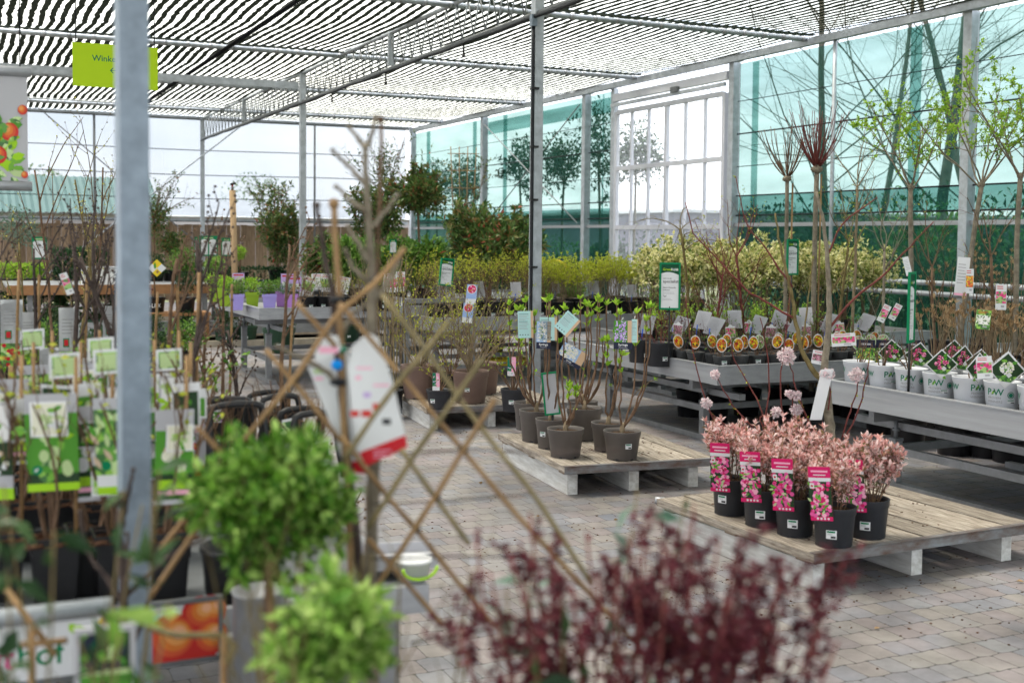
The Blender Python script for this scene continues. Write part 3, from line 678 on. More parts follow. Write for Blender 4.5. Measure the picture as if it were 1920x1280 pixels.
def standard(p, zc, rad, label, m='leaf_dark', trunk=.022, grp=None, squash=(1, 1, 1.25), n=1300, L=.11, name='laurel_standard', cat='tree', bark='twig_grey', lw=.4):
    t = thing(name, label, cat, p, 0, grp)
    mb = MB(); P = path((0, 0, 0), (0, 0, 1), zc - rad * .2, 6, .02); mb.tube(P, trunk, bark, 7, cap=False); mb.build('trunk', t)
    mb = MB(); o_ = []
    for _ in range(10): grow(mb, P[-1] - np.array([0, 0, rad * .5]), unit(rng.normal(size=3) + np.array([0, 0, .9])), rad * 1.1, trunk * .5, bark, 1, 3, .5, .1, .05, .5, 4, 4, .2, o_)
    mb.build('limbs', t)
    mb = MB(); leafy(mb, o_, n // 3, L, L * lw, m, .3, .8, .1)
    for _ in range(6): puff(mb, (random.uniform(-.4, .4) * rad, random.uniform(-.4, .4) * rad, zc + random.uniform(-.5, .6) * rad * squash[2]), rad * .62, n // 8, L, L * lw, m, .2, squash)
    mb.build('crown', t)
    return t
LG = 'laurel standards behind the netting'
for px, X, zc, rad, lab in ((826, 11.9, 3.15, .7, 'laurel standard behind the net in the farthest bay'), (873, 11.8, 3.0, .55, 'narrow laurel standard behind the far net beside a post'), (985, 11.7, 3.35, .55, 'laurel standard behind the net, left of the black hosed post'), (1052, 11.7, 3.25, .62, 'full laurel standard behind the net, right of the black hosed post'), (1122, 11.75, 3.5, .62, 'laurel standard behind the narrow net strip beside the door'), (1192, 11.8, 3.3, .6, 'laurel standard seen through the left panes of the sliding door')):
    standard(onX(px, X), zc, rad, lab, 'leaf_dark', .025, LG)
# far trees over the fence
for px, d, w, hgt, lab in ((478, 120, 5, 8.5, 'distant hazy bare tree beyond the warehouse, right of the wooden stake'), (70, 75, 4, 6, 'distant tree rising behind the teal shed roof')):
    p = XY(px, d); t = thing('distant_tree', lab, 'tree', p); mb = MB(); grow(mb, (0, 0, 0), (0, 0, 1), hgt * .7, .3, 'bark_far', 3, 7, .5, .1, .03, .55, 5, 5, .25); mb.build('trunk', t)
    mb = MB(); puff(mb, (0, 0, hgt * .62), w * .7, 500, .35, .2, 'leaf_mid', .3, (1, 1, .8)); mb.build('crown', t)
# ------------------------------------------------------------------ bench tables and pallets
def bench(x0, x1, y0, y1, z, rim, label, legs=((.3, .3),), rz=0., grp='aluminium bench tables'):
    t = thing('bench_table', label, 'table', (x0, y0, 0), rz, grp); w, d = x1 - x0, y1 - y0
    b = MB(); b.box((w / 2, d / 2, z - .056), (w - .03, d - .03, .012), 'alu_leg'); b.build('tray', t)
    b = MB()
    for (c, s) in (((w / 2, .012, z - rim / 2), (w, .024, rim)), ((w / 2, d - .012, z - rim / 2), (w, .024, rim)), ((.012, d / 2, z - rim / 2), (.024, d - .05, rim)), ((w - .012, d / 2, z - rim / 2), (.024, d - .05, rim))): b.box(c, s, 'alu')
    for (cx_, cy_) in ((.0, .0), (w, 0), (0, d), (w, d)): b.box((cx_ + (.05 if cx_ == 0 else -.05), cy_ + (-.001 if cy_ == 0 else .001), z - rim / 2), (.106, .004, rim + .004), 'alu'); b.box((cx_ + (-.001 if cx_ == 0 else .001), cy_ + (.05 if cy_ == 0 else -.05), z - rim / 2), (.004, .104, rim + .004), 'alu')
    b.box((w / 2, .018, z + .003), (w + .004, .05, .007), 'alu'); b.box((.018, d / 2, z + .003), (.05, d - .06, .007), 'alu')
    b.build('rim', t)
    b = MB(); zb = z - rim - .045
    for yy in (.45, d - .45): b.box((w / 2, yy, zb), (w - .1, .05, .07), 'alu_leg')
    for xx in (.28, w - .28): b.box((xx, d / 2, zb - .07), (.06, d - .12, .05), 'alu_leg')
    b.build('underframe', t)
    for lx in (.22, w - .22):
        for ly in (.5, d - .5):
            b = MB(); b.box((lx, ly, (zb - .16) / 2), (.062, .062, zb - .16), 'alu_leg'); b.box((lx, ly, zb - .155), (.07, .07, .02), 'galv_dark')
            lg = b.build('leg', t)
            s = MB(); s.tube([(lx, ly, zb - .15), (lx, ly, zb - .03)], .014, 'galv_dark', 8); s.tube([(lx, ly, zb - .1), (lx, ly, zb - .08)], .026, 'galv_dark', 6); s.build('jack_screw', lg)
        b = MB(); b.box((lx, d / 2, .022), (.06, d - .5, .044), 'alu_leg'); b.build('foot_beam', t)
        b = MB(); b.box((lx, d / 2, .26), (.04, d - 1.06, .05), 'alu_leg'); b.build('stretcher', t)
    for ly in (.5, d - .5):
        b = MB(); b.box((w / 2, ly, .27), (w - .5, .04, .05), 'alu_leg'); b.build('cross_rail', t)
    return t
T4 = dict(x0=5.50, x1=7.25, y0=4.20, y1=6.66, z=.685, rim=.155)
T3 = dict(x0=5.42, x1=7.55, y0=7.80, y1=10.35, z=.66, rim=.145)
T2 = dict(x0=4.85, x1=8.6, y0=12.45, y1=14.6, z=.75, rim=.15)
T5 = dict(x0=6.7, x1=10.3, y0=10.5, y1=12.2, z=.62, rim=.13)
TLf = dict(x0=3.02, x1=5.35, y0=12.95, y1=15.2, z=.86, rim=.12)
T6 = dict(x0=7.75, x1=10.2, y0=4.6, y1=8.9, z=.64, rim=.14)
bench(label='aluminium bench table holding white pots of hydrangeas at the right edge', **T4)
bench(label='aluminium bench table carrying small dark pots with oval flower tags', **T3)
bench(label='long aluminium bench table carrying black pots of leafing shrubs behind the centre post', **T2)
bench(label='aluminium bench table carrying the variegated bushes in front of the netting', **T5)
bench(label='aluminium bench table carrying the lilac and lime green pots', **TLf)
bench(label='aluminium bench table carrying dry hydrangeas behind the white pots', **T6)

def pallet(x, y, w, d, zt, rz, label, n=8, white=True, steel='rust_steel', nrun=3):
    t = thing('pallet', label, 'pallet', (x, y, 0), rz, 'wooden pallets on the paving'); bd = d / n; th = .028
    b = MB(); bd = w / n
    for i in range(n):
        xx = bd * (i + .5); g = random.uniform(.009, .018); e_ = i == 0
        b.box((xx, d / 2 + random.uniform(-.004, .012), zt - th / 2 + random.uniform(-.003, .002) - (.006 if e_ else 0)), (bd - g, d, th + (.012 if e_ else 0)), 'deck_wood')
    b.build('deck', t)
    b = MB()
    for i in range(nrun):
        xx = .05 + (w - .25) * i / (nrun - 1) if nrun > 1 else w / 2
        b.box((xx + .03, d / 2 + .02, (zt - th - .03) / 2), (.07, d - .06, zt - th - .032), 'block_white' if white else 'block_wood')
    b.build('runner', t)
    b = MB(); 
    for yy in (.10, d / 2, d - .1): b.box((w / 2, yy, zt - th - .014), (w - .04, .09, .026), 'deck_wood_dark')
    b.build('stringer', t)
    b = MB(); b.box((w / 2, -.006, zt - .022), (w * .995, .006, .044), steel); b.box((w / 2, .012, zt + .004), (w * .99, .04, .004), steel); b.build('edge_strip', t)
    return t
pallet(3.62, 4.42, 1.5, 1.32, .19, math.radians(1.5), 'weathered pallet holding the pink leaved weigelas, nearest on the right')
pallet(3.53, 6.76, 1.12, 1.36, .19, math.radians(-6), 'weathered pallet holding the taupe pots of lilacs in the middle')
pallet(3.66, 9.56, 1.3, 1.35, .19, math.radians(-6), 'weathered pallet holding the big brown pots, farthest of the three')

# small litter
t = thing('tin_can', 'small crushed metal can lying between two pallets', 'can', PT(1237, 938, .018), .6); b = MB(); b.lathe([(.02, -.03), (.024, -.028), (.024, .028), (.02, .03), (.018, .026)], 'alu', 14); o = b.build('can_body', t); o.rotation_euler = (PI / 2, 0, .4)
LG_ = 'dry leaves lying on the paving'
for i, (px, py) in enumerate(((1150, 975), (1530, 1120), (760, 870), (1905, 1090), (1012, 968), (1640, 1180), (905, 905), (1700, 1010))):
    t = thing('fallen_leaf', ['pale curled leaf on the paving left of the burgundy bush', 'leaf scrap on the paving in front of the weigela pallet', 'leaf scrap on the paving near the brown pots pallet', 'tan dry leaf on the paving at the right edge of the photo', 'small leaf on the paving before the lilac pallet', 'tiny leaf on the paving right of the burgundy bush', 'tiny leaf on the paving beside the bamboo lattice', 'small leaf under the white pots table'][i], 'leaf', PT(px, py, .004), random.random() * 6, LG_)
    b = MB(); L_ = random.uniform(.02, .04); b.leaves([(0, 0, .004)] * 2, [(1, 0, .15), (.9, .3, .1)], L_, L_ * .5, 'leaf_dry'); b.build('blade', t)

# spilled compost on pallets, floor and bench edges
def crumbs(name, label, pts, m='bark_chip'):
    b = MB()
    for x, y, z, r in pts: b.blob((x, y, z), r, m, 0, (1.3, 1, .5), .3)
    o = b.build(name); o['kind'] = 'stuff'; tag(o, label, 'compost')
P_ = []
for i in range(420):
    c = random.choice(((4.3, 5.1, .193), (4.1, 7.4, .193), (4.3, 10.2, .193))); P_.append((c[0] + random.gauss(0, .3), c[1] + random.gauss(0, .28), c[2], random.uniform(.002, .007)))
P_ = [q for q in P_ if (3.68 < q[0] < 5.0 and 4.5 < q[1] < 5.7) or (3.75 < q[0] < 4.6 and 6.9 < q[1] < 7.9) or (3.85 < q[0] < 4.85 and 9.7 < q[1] < 10.7)]
crumbs('spilled_compost', 'dark crumbs of compost scattered over the pallet boards', P_)
P_ = []
for i in range(900):
    c = random.choice(((4.2, 4.1), (4.2, 6.3), (4.0, 9.2), (5.4, 7.2), (2.6, 6.0), (3.0, 9.), (4.9, 3.6), (3.2, 4.4))); P_.append((c[0] + random.gauss(0, .55), c[1] + random.gauss(0, .5), .002, random.uniform(.002, .006)))
crumbs('floor_debris', 'fine brown crumbs and leaf bits scattered over the paving', P_)
# ------------------------------------------------------------------ lilacs on the middle pallet
def on(px, py, z): return PT(px, py, z)
def lilac(i, px, py, r, h, tops, label, cards=(), z=.192, sticker=False, leafn=5):
    p = on(px, py, z) ; p = p + unit([p[0], p[1], 0]) * r * .8; p[2] = z
    rz = face_cam(p); t = thing('potted_lilac', label, 'potted plant', p, rz, 'potted lilacs on the middle pallet')
    for q in pot_parts(r, h, 'pot_taupe', .80, sticker=False): link(q[0], q[1], t)
    if sticker: link('price_sticker', sticker_mesh(r, h, .8, .045 if px > 1100 else -.06, h * .52), t)
    d = np.linalg.norm(p[:2]) * .985; k = d / F
    mb = MB(); lv = MB(); c = np.array([0, 0, h - .02])
    mb.tube([c - (0, 0, .02), c + (0, 0, .03), c + (.003, 0, .07)], [.02, .017, .012], 'twig_tan', 7)
    rxy = (py - h / k * .97)                                   # pixel height of the rim
    for (tx, ty) in tops:
        e = np.array([(tx - px) * k, random.uniform(-.07, .09), h + (rxy - ty) * k])
        ln = e[2] - h; a = c + np.array([0, 0, .03]); m1 = np.array([e[0] * .9 + np.sign(e[0]) * .02, e[1] * .7, h + ln * .25]); m2 = np.array([e[0] * 1.03, e[1], h + ln * .6])
        T = np.linspace(0, 1, 13)[:, None]; P = a * (1 - T) ** 3 + 3 * m1 * T * (1 - T) ** 2 + 3 * m2 * T ** 2 * (1 - T) + e * T ** 3
        P[1:-1] += rng.normal(size=(11, 3)) * .004
        rad = np.linspace(.0075, .0042, 13) + .0012 * (np.arange(13) % 2); mb.tube(P, rad, 'twig_brown', 6)
        for q in (12, 12, 11, 10, 9)[:random.choice((2, 3, 4, 5))]:
            for _ in range(leafn):
                dd = unit([random.gauss(0, .55), random.gauss(0, .55), .9]); Lf = random.uniform(.035, .07); lv.leaves([P[q] - (0, 0, .01)], [dd], Lf, Lf * .42, 'leaf_fresh', .1, .2)
        if random.random() < .45:
            q = random.randrange(3, 9); s = P[q]; dd = unit([random.gauss(0, 1), random.gauss(0, 1), .8]); e2 = s + dd * random.uniform(.05, .12); mb.tube([s, (s + e2) / 2 + (0, 0, .01), e2], [.003, .0025, .002], 'twig_tan', 4)
            lv.leaves([e2] * 4, [unit(dd + rng.normal(size=3) * .5) for _ in range(4)], .03, .013, 'leaf_fresh')
    mb.build('stems', t); lv.build('foliage', t)
    for fn, cx_, cy_, wd, hd, ang in cards:
        cmb = MB(); w_, h_ = wd * k, hd * k; cc = np.array([(cx_ - px) * k, -.07, h + (rxy - cy_) * k])
        u = np.array([math.cos(ang), 0, math.sin(ang)]); v = np.array([-math.sin(ang), 0, math.cos(ang)]); o_ = cc - u * w_ / 2 - v * h_ / 2
        fn(Card(cmb, o_, u, v, w_, h_)); 
        cmb.tube([cc + v * h_ * .5 - u * w_ * .1, cc + v * (h_ * .5 + .02) + np.array([0, .03, 0]), cc + v * (h_ * .5 + .005) + np.array([0, .065, 0])], .0015, 'white_gloss', 4)
        cmb.build('plant_label', t)
    return t
def card_syringa(kind):
    def f(c):
        w, h = c.w, c.h
        c.rect(0, h * .24, w * .74, h, 'skyblue' if kind == 'white' else 'leaf_print', 1); c.rect(w * .74, h * .24, w, h, 'tan_paper', 1); c.rect(0, 0, w, h * .24, 'navy', 1)
        cols = ('cream', 'white_gloss', 'paper') if kind == 'white' else ('lilac1', 'lilac2', 'lilac2')
        for i in range(95):
            y = random.uniform(.26, .97); s = .32 * (1.05 - .55 * abs(y - .45)); x = .38 + random.uniform(-s, s)
            c.disc(min(.70, max(.03, x)) * w, y * h, w * random.uniform(.03, .055), random.choice(cols), 2 + i * .05, 6)
        for i in range(5): c.leafp(w * random.uniform(.03, .5), h * random.uniform(.28, .8), w * .16, w * .1, random.uniform(0, 3), 'leaf_print', 1.6)
        for i in range(6): c.rect(w * .80, h * (.34 + .1 * i), w * .94, h * (.35 + .1 * i), 'beige', 2)
        c.text('Syringa', w * .5, h * .12, h * .115, 'white_gloss', 2, 'CENTER'); c.rect(w * .26, h * .05, w * .74, h * .065, 'paper_grey', 2)
    return f
def card_teal(c):
    w, h = c.w, c.h; c.rect(0, 0, w * .84, h, 'teal_paper', 1); c.rect(w * .84, 0, w, h, 'tan_paper', 1)
    for i in range(11): c.rect(w * .08, h * (.88 - .055 * i), w * random.uniform(.5, .74), h * (.895 - .055 * i), 'pot_grey' if i in (0, 5) else 'grey_ink', 2)
    for i in range(4): c.disc(w * (.14 + .17 * i), h * .12, w * .035, 'ink', 2, 8)
TG = None
lilac(0, 1095, 827, .128, .232, [(1075, 590), (1100, 575), (1118, 560), (1135, 570), (1060, 600), (1128, 640)], 'large potted lilac at the back right, in the widest taupe pot', [(card_syringa('white'), 1070, 668, 50, 34, -.75 + .25)])
lilac(1, 1005, 830, .123, .225, [(951, 572), (970, 580), (984, 565), (1000, 590), (1020, 620), (1030, 560)], 'potted lilac at the back left with a pale teal card', [(card_teal, 983, 608, 29, 51, .03)])
lilac(2, 1092, 806, .115, .215, [(1085, 560), (1106, 575), (1122, 566)], 'potted lilac half hidden behind the widest taupe pot')
lilac(3, 1140, 848, .118, .195, [(1136, 640), (1153, 570), (1160, 590), (1150, 625)], 'potted lilac just behind the rightmost taupe pot')
lilac(4, 1032, 843, .105, .205, [(1022, 565), (1026, 560), (1045, 640)], 'thick stemmed potted lilac squeezed between two pots with a white blossom card', [(card_syringa('white'), 1017, 627, 27, 52, -.02), (card_teal, 1026, 615, 34, 44, .0)], sticker=True)
lilac(5, 1060, 860, .122, .190, [(1042, 590), (1055, 580), (1098, 572), (1066, 726), (1078, 735)], 'potted lilac at the front left with a tilted teal card', [(card_teal, 1061, 606, 32, 40, -.7)])
lilac(6, 1166, 864, .124, .188, [(1190, 588), (1216, 575), (1208, 600), (1163, 650)], 'potted lilac at the front right with a purple blossom card and price sticker', [(card_syringa('purple'), 1165, 628, 35, 54, 0), (card_teal, 1187, 620, 12, 44, 0)], sticker=True)
lilac(7, 990, 808, .11, .21, [(975, 640), (992, 600)], 'potted lilac hidden at the far left back of the pallet')
# green framed price board between the lilacs, seen from behind
p = XY(1040, 8.3, .192); t = thing('price_board', 'green framed blank price board on a black stake among the lilacs', 'sign', p, face_cam(p)); k = 8.3 / F
b = MB(); b.tube([(0, .006, 0), (0, .006, .24)], .009, 'black_plastic', 6); b.build('stake', t)
b = MB(); w_, h_ = 27 * k, 78 * k; c = Card(b, (-w_ / 2, 0, .235), (1, 0, .12), (-.10, 0, 1), w_, h_, 'paper_grey', .004); b.build('panel', t)
def frame_strip(b, c, th, m, dep=.012):
    w, h = c.w, c.h
    for (x0, y0, x1, y1) in ((-th / 2, 0, w + th / 2, 0), (-th / 2, h, w + th / 2, h), (0, th / 2, 0, h - th / 2), (w, th / 2, w, h - th / 2)):
        b.bar(c.pt(x0, y0, 0), c.pt(x1, y1, 0), th, dep, m)
b = MB(); frame_strip(b, c, .012, 'sign_green'); b.build('frame', t)

# ------------------------------------------------------------------ big pots on the far pallet
def bush(name, px, py, d, r, h, potm, bh, label, tw='twig_brown', lf='leaf_lime', nst=16, nlf=420, L=.022, spread=.75, z=.192, cat='potted plant', grp=None, cards=(), sticker=True, lev=2, rad=.006, t0=.35, taper=.8, lw=.5, sx=.02, base=None):
    p = XY(px, d, z) if base is None else base; rz = face_cam(p); t = thing(name, label, cat, p, rz, grp)
    for q in pot_parts(r, h, potm, taper, sticker=False): link(q[0], q[1], t)
    if sticker: link('price_sticker', sticker_mesh(r, h, taper, sx, h * .45), t)
    mb = MB(); lv = MB(); o_ = []
    for i in range(nst):
        a = 2 * PI * (i + random.random()) / nst; q = random.random() ** .5 * spread; c = np.array([r * .25 * math.cos(a) * random.random(), r * .25 * math.sin(a), h - .03])
        grow(mb, c, (q * math.cos(a), q * math.sin(a), 1), bh * random.uniform(.8, 1.1) / math.sqrt(1 + q * q) * 1.05, rad, tw, lev, 4, .42, .09, .06, .5, 6, 5, .25, o_)
    leafy(lv, o_, nlf, L, L * lw, lf, t0, .7, .3)
    mb.build('stems', t); lv.build('foliage', t)
    for fn in cards:
        cm = MB(); fn(cm, r, h); cm.build('plant_label', t)
    return t
def k_(px, d): return px * d / F
def hang_round(cm, r, h):
    for (x, z, tl) in ((-.05, .60, .15), (-.08, .44, .35)):
        c = Card(cm, (x, -.17, h + z), (1, 0, -tl * .3), (.1, 0, 1), .09, .17, 'pale_blue'); c.rect(0, 0, .09, .045, 'paper'); c.disc(.045, .13, .042, 'paper', 2); c.disc(.045, .13, .036, 'magenta', 3)
        for _ in range(9): c.disc(.045 + random.uniform(-.025, .025), .13 + random.uniform(-.025, .025), .008, random.choice(('petal_print2', 'orange')), 4, 6)
def tall_pink(x=-.03, z0=-.02, w=.06, hh=.15, m='print_flowers'):
    def f(cm, r, h):
        c = Card(cm, (x - w / 2, -r * 1.04, h + z0), (1, 0, 0), (0, -.08, 1), w, hh, 'paper'); c.rect(w * .0, hh * .25, w * .48, hh, 'sign_ink', 1); c.rect(w * .48, hh * .2, w, hh, 'petal_print2', 1)
        for i in range(22): c.disc(w * random.uniform(.1, .9), hh * random.uniform(.04, .8), w * .08, random.choice(('petal_print2', 'paper', 'lilac2', 'leaf_print')), 2 + .05 * i, 6)
    return f
PG = 'shrubs in pots on the farthest pallet'
bush('potted_shrub', 884, 0, 10.6, .162, .285, 'pot_brown', .80, 'twiggy leafing shrub in a big brown pot with round pink tags', 'twig_tan', 'leaf_lime', 22, 620, .024, .8, grp=PG, cards=[hang_round], sx=-.03)
bush('potted_shrub', 908, 0, 11.25, .155, .29, 'pot_brown', .5, 'shrub in a brown pot peeking out behind the round tagged shrub', 'twig_tan', 'leaf_lime', 10, 200, grp=PG, sticker=False)
bush('potted_shrub', 787, 0, 10.9, .165, .30, 'pot_brown', .78, 'spreading lime leaved shrub in the left big brown pot', 'twig_tan', 'leaf_lime', 18, 620, .026, .85, grp=PG, sticker=False)
bush('potted_shrub', 826, 0, 10.2, .112, .165, 'pot_dark', .34, 'small shrub in a black pot with a pink and green tag, left', 'twig_brown', 'leaf_lime', 8, 120, .02, .6, grp=PG, cards=[tall_pink(-.03, .005)], sx=-.065)
bush('potted_shrub', 846, 0, 10.8, .12, .24, 'pot_black', .55, 'shrub in a tall black pot between the two big brown pots', 'twig_brown', 'leaf_lime', 9, 180, grp=PG, sticker=False)
bush('potted_shrub', 966, 0, 10.1, .112, .19, 'pot_dark', .42, 'shrub in a black pot with a pink tag, right end of the farthest pallet', 'twig_brown', 'leaf_fresh', 9, 120, .024, .6, grp=PG, cards=[tall_pink(-.02, .12, .07, .16)], sx=-.02)
# young trees in black pots left of the far pallet
for i, (px, d, lab) in enumerate(((730, 10.9, 'caned young tree in a black pot, left of the big brown pots'), (752, 11.3, 'caned young tree in a black pot touching the big brown pot'), (704, 11.2, 'caned young tree in a black pot farthest left of the big brown pots'))):
    p = XY(px, d, 0); t = thing('caned_tree', lab, 'potted plant', p, face_cam(p), 'caned young trees in black pots')
    for q in pot_parts(.13, .26, 'pot_black', .8, sticker=False): link(q[0], q[1], t)
    for s in (-.04, .045):
        b = MB(); b.tube(path((s, 0, .2), (0, 0, 1), 1.15, 6, .02), .009, 'bamboo_green', 6); b.build('cane', t)
    b = MB(); o_ = []
    for _ in range(5): grow(b, (random.uniform(-.03, .03), 0, .22), (random.uniform(-.12, .12), random.uniform(-.12, .12), 1), 1.25, .006, 'twig_tan', 1, 5, .4, .06, .05, .3, 7, 5, .4, o_)
    b.build('stems', t); b = MB(); leafy(b, o_, 80, .02, .01, 'leaf_lime'); b.build('foliage', t)

# ------------------------------------------------------------------ weigelas on the front pallet
def weigela_parts(seed):
    global rng; rng = np.random.default_rng(seed); random.seed(seed)
    mb = MB(); lv = MB(); o_ = []
    for i in range(22):
        a = random.random() * 2 * PI; q = random.random() ** .6 * .40
        grow(mb, (.045 * math.cos(a), .045 * math.sin(a), .17), (q * math.cos(a), q * math.sin(a), 1), random.uniform(.23, .32) / math.sqrt(1 + .5 * q * q), .0032, 'twig_brown', 1, 4, .35, .08, .05, .42, 6, 4, .35, o_)
    leafy(lv, o_, 1000, .036, .015, 'leaf_pink', .30, .72, .45)
    leafy(lv, o_, 330, .030, .013, 'leaf_olive', .05, .7, .3)
    for P in o_:
        lv.leaves([P[-1]] * 6, [unit(rng.normal(size=3) * .5 + np.array([0, 0, .9])) for _ in range(6)], .04, .015, 'leaf_pink')
    return mb.mesh('stems'), lv.mesh('foliage')
def weigela_card(r, h, jit):
    cm = MB(); w, hh = .102, .262
    c = Card(cm, (-.055 - w / 2, -r * 1.06, h - .055), (1, -.1, .05 + jit), (-.08 - jit, -.10, 1), w, hh, 'magenta')
    c.rect(0, 0, w, hh, 'magenta', 1); c.rect(0, hh * .73, w, hh * .80, 'paper', 2); c.rect(0, hh * .08, w, hh * .73, 'dark_print', 2)
    for i in range(90):
        y = random.uniform(.09, .71); c.disc(w * random.uniform(.06, .94), hh * y, w * random.uniform(.06, .12), random.choice(('petal_print', 'petal_print', 'magenta', 'petal_print2')), 3 + .03 * i, 6)
    for i in range(14): c.leafp(w * random.uniform(.05, .7), hh * random.uniform(.12, .66), w * .26, w * .11, random.uniform(0, 6), random.choice(('leaf_print', 'leaf_print2', 'pale_green')), 6.2 + .05 * i)
    c.rect(w * .05, hh * .60, w * .24, hh * .70, 'paper', 8); c.disc(w * .145, hh * .65, w * .06, 'red', 9, 5)
    for i in range(4): c.disc(w * (.32 + .16 * i), hh * .04, w * .055, 'paper', 2, 8)
    c.rect(w * .12, hh * .90, w * .88, hh * .935, 'petal_print2', 2); c.rect(w * .22, hh * .84, w * .78, hh * .86, 'paper', 2)
    return cm.mesh('plant_label')
WP = [weigela_parts(s) for s in (11, 12, 13, 14, 15, 16, 17)]
st0 = random.getstate()
wr, wh = .102, .192
WB = {m: pot_parts(wr, wh, m, .84, sticker=False) for m in ('pot_dark',)}
wst = sticker_mesh(wr, wh, .84, -.012, .07, .05, .042); wst2 = sticker_mesh(wr, wh, .84, -.05, .09, .05, .042)
WL = [(1370, 968, 'pink leaved weigela at the far left of the front pallet', 0, 1), (1429, 990, 'pink leaved weigela second from the left in the front pallet row', 1, 1), (1490, 1008, 'pink leaved weigela third from the left in the front pallet row', 2, 1), (1563, 1029, 'pink leaved weigela nearest the steel edge of the front pallet', 0, 1), (1626, 1012, 'pink leaved weigela at the right end of the front pallet row', 1, 1), (1545, 985, 'pink leaved weigela hidden behind the nearest one', 2, 0), (1470, 962, 'pink leaved weigela in the back of the clump, left half', 0, 0)]
for i, (px, py, lab, v, cardq) in enumerate(WL):
    p = on(px, py, .192); p = p + unit([p[0], p[1], 0]) * wr * .8; p[2] = .192
    t = inst('potted_weigela', lab, 'potted plant', WB['pot_dark'] + [('price_sticker', wst if i not in (0,) else wst2, 'pot')] if cardq else WB['pot_dark'], p, face_cam(p), 'pink leaved weigelas')
    sc = (1.05, .97, 1.0, .9, 1.06, 1.0, 1.08)[i]; s = link('stems', WP[i][0], t); f_ = link('foliage', WP[i][1], t); s.rotation_euler.z = f_.rotation_euler.z = i * 1.3; s.scale = f_.scale = (sc * .90, sc * .90, (.5 + .5 * sc) * .90)
    if cardq: link('plant_label', weigela_card(wr, wh, [-.05, -.03, -.03, 0.0, .02][i]), t)

# ------------------------------------------------------------------ flowering viburnum standing behind the weigelas
p = PT(1568, 905, .192); d = 6.75; p = XY(1566, d, .192); k = d / F
t = thing('flowering_viburnum', 'bare viburnum with pale pink blossom and a white tag behind the weigelas', 'potted plant', p, face_cam(p))
for q in pot_parts(.14, .22, 'pot_black', .8, sticker=False): link(q[0], q[1], t)
def vp(px, py, y=0.): return np.array([(px - 1566) * k, y, 0]) + np.array([0, 0, W(1566, py, d)[2] - .192])
mb = MB(); tips = []
def curve(pts, r0, r1, m='twig_olive', n=7, ys=None):
    Q = np.array([vp(a, b, (ys[i] if ys else 0)) for i, (a, b) in enumerate(pts)]); T = np.linspace(0, len(Q) - 1, len(Q) * 4 - 3); i0 = np.minimum(T.astype(int), len(Q) - 2)
    P = np.array([[np.interp(tt, range(len(Q)), Q[:, c]) for c in range(3)] for tt in T]); P[1:-1] = (P[:-2] + 2 * P[1:-1] + P[2:]) / 4
    P[1:-1] += rng.normal(size=(len(P) - 2, 3)) * .0025
    mb.tube(P, np.linspace(r0, r1, len(P)), m, n); return P
A = [curve([(1567, 860), (1564, 800), (1558, 745), (1550, 700), (1556, 640), (1558, 560), (1552, 480), (1545, 420), (1530, 360)], .030, .007, 'twig_grey', 9),
     curve([(1550, 720), (1525, 690), (1508, 660), (1498, 610), (1490, 560), (1478, 510), (1465, 460), (1455, 400)], .017, .005, 'twig_olive'),
     curve([(1498, 600), (1450, 575), (1400, 545), (1350, 490), (1300, 440), (1285, 380)], .007, .003, 'twig_red'),
     curve([(1556, 620), (1600, 560), (1650, 520), (1700, 460), (1740, 415)], .008, .003, 'twig_red'),
     curve([(1490, 540), (1440, 470), (1400, 420), (1380, 330)], .006, .0025, 'twig_red'),
     curve([(1556, 560), (1590, 490), (1620, 420)], .006, .003, 'twig_olive'), curve([(1552, 480), (1575, 420), (1640, 370)], .006, .003, 'twig_red'), curve([(1510, 650), (1520, 560), (1528, 480)], .006, .003, 'twig_olive')]
FL = [((1425, 830), (1345, 800), (1318, 720), (1300, 640), (1290, 560), 0), ((1430, 820), (1380, 770), (1348, 712), None, None, .016), ((1450, 830), (1440, 780), (1415, 730), (1385, 680), (1375, 640), .0), ((1445, 820), (1430, 790), (1465, 780), None, None, .02),
      ((1535, 830), (1510, 760), (1492, 700), (1482, 672), None, .038), ((1490, 830), (1500, 780), (1502, 772), None, None, .022), ((1545, 840), (1530, 800), (1502, 745), None, None, .015), ((1585, 830), (1600, 770), (1615, 720), (1610, 703), None, .028), ((1590, 830), (1618, 760), (1630, 700), (1634, 650), None, 0),
      ((1560, 770), (1565, 730), (1556, 702), None, None, .026), ((1540, 830), (1497, 790), (1493, 750), (1490, 742), None, .016), ((1420, 835), (1350, 795), (1333, 766), None, None, .020), ((1480, 830), (1470, 720), (1478, 640), (1485, 560), None, 0), ((1440, 830), (1452, 740), (1445, 660), (1430, 600), None, 0)]
fl = MB(); lv = MB()
for *pts, sz in FL:
    q = [a for a in pts if a]; P = curve(q, .0055, .0025, 'twig_red', 5, [random.uniform(-.05, .03)] * len(q)); A.append(P)
    if sz:
        sz *= 1.35
        for _ in range(int(30 + sz * 2200)):
            v = unit(rng.normal(size=3)); c = P[-1] + v * sz * random.uniform(.4, 1.); fl.leaves([c] * 3, [unit(v + rng.normal(size=3) * .8) for _ in range(3)], .017, .013, 'petal_pink', .1, .1)
leafy(lv, A, 110, .02, .010, 'leaf_lime', .3, .7, .3)
mb.build('stems', t); fl.build('blossom', t); lv.build('foliage', t)
b = MB(); c = Card(b, vp(1527, 789, -.05), (1, 0, .05), (.2, 0, 1), 22 * k, 98 * k, 'paper', .001); c.rect(c.w * .2, c.h * .88, c.w * .8, c.h * .9, 'grey_ink'); b.build('plant_label', t)
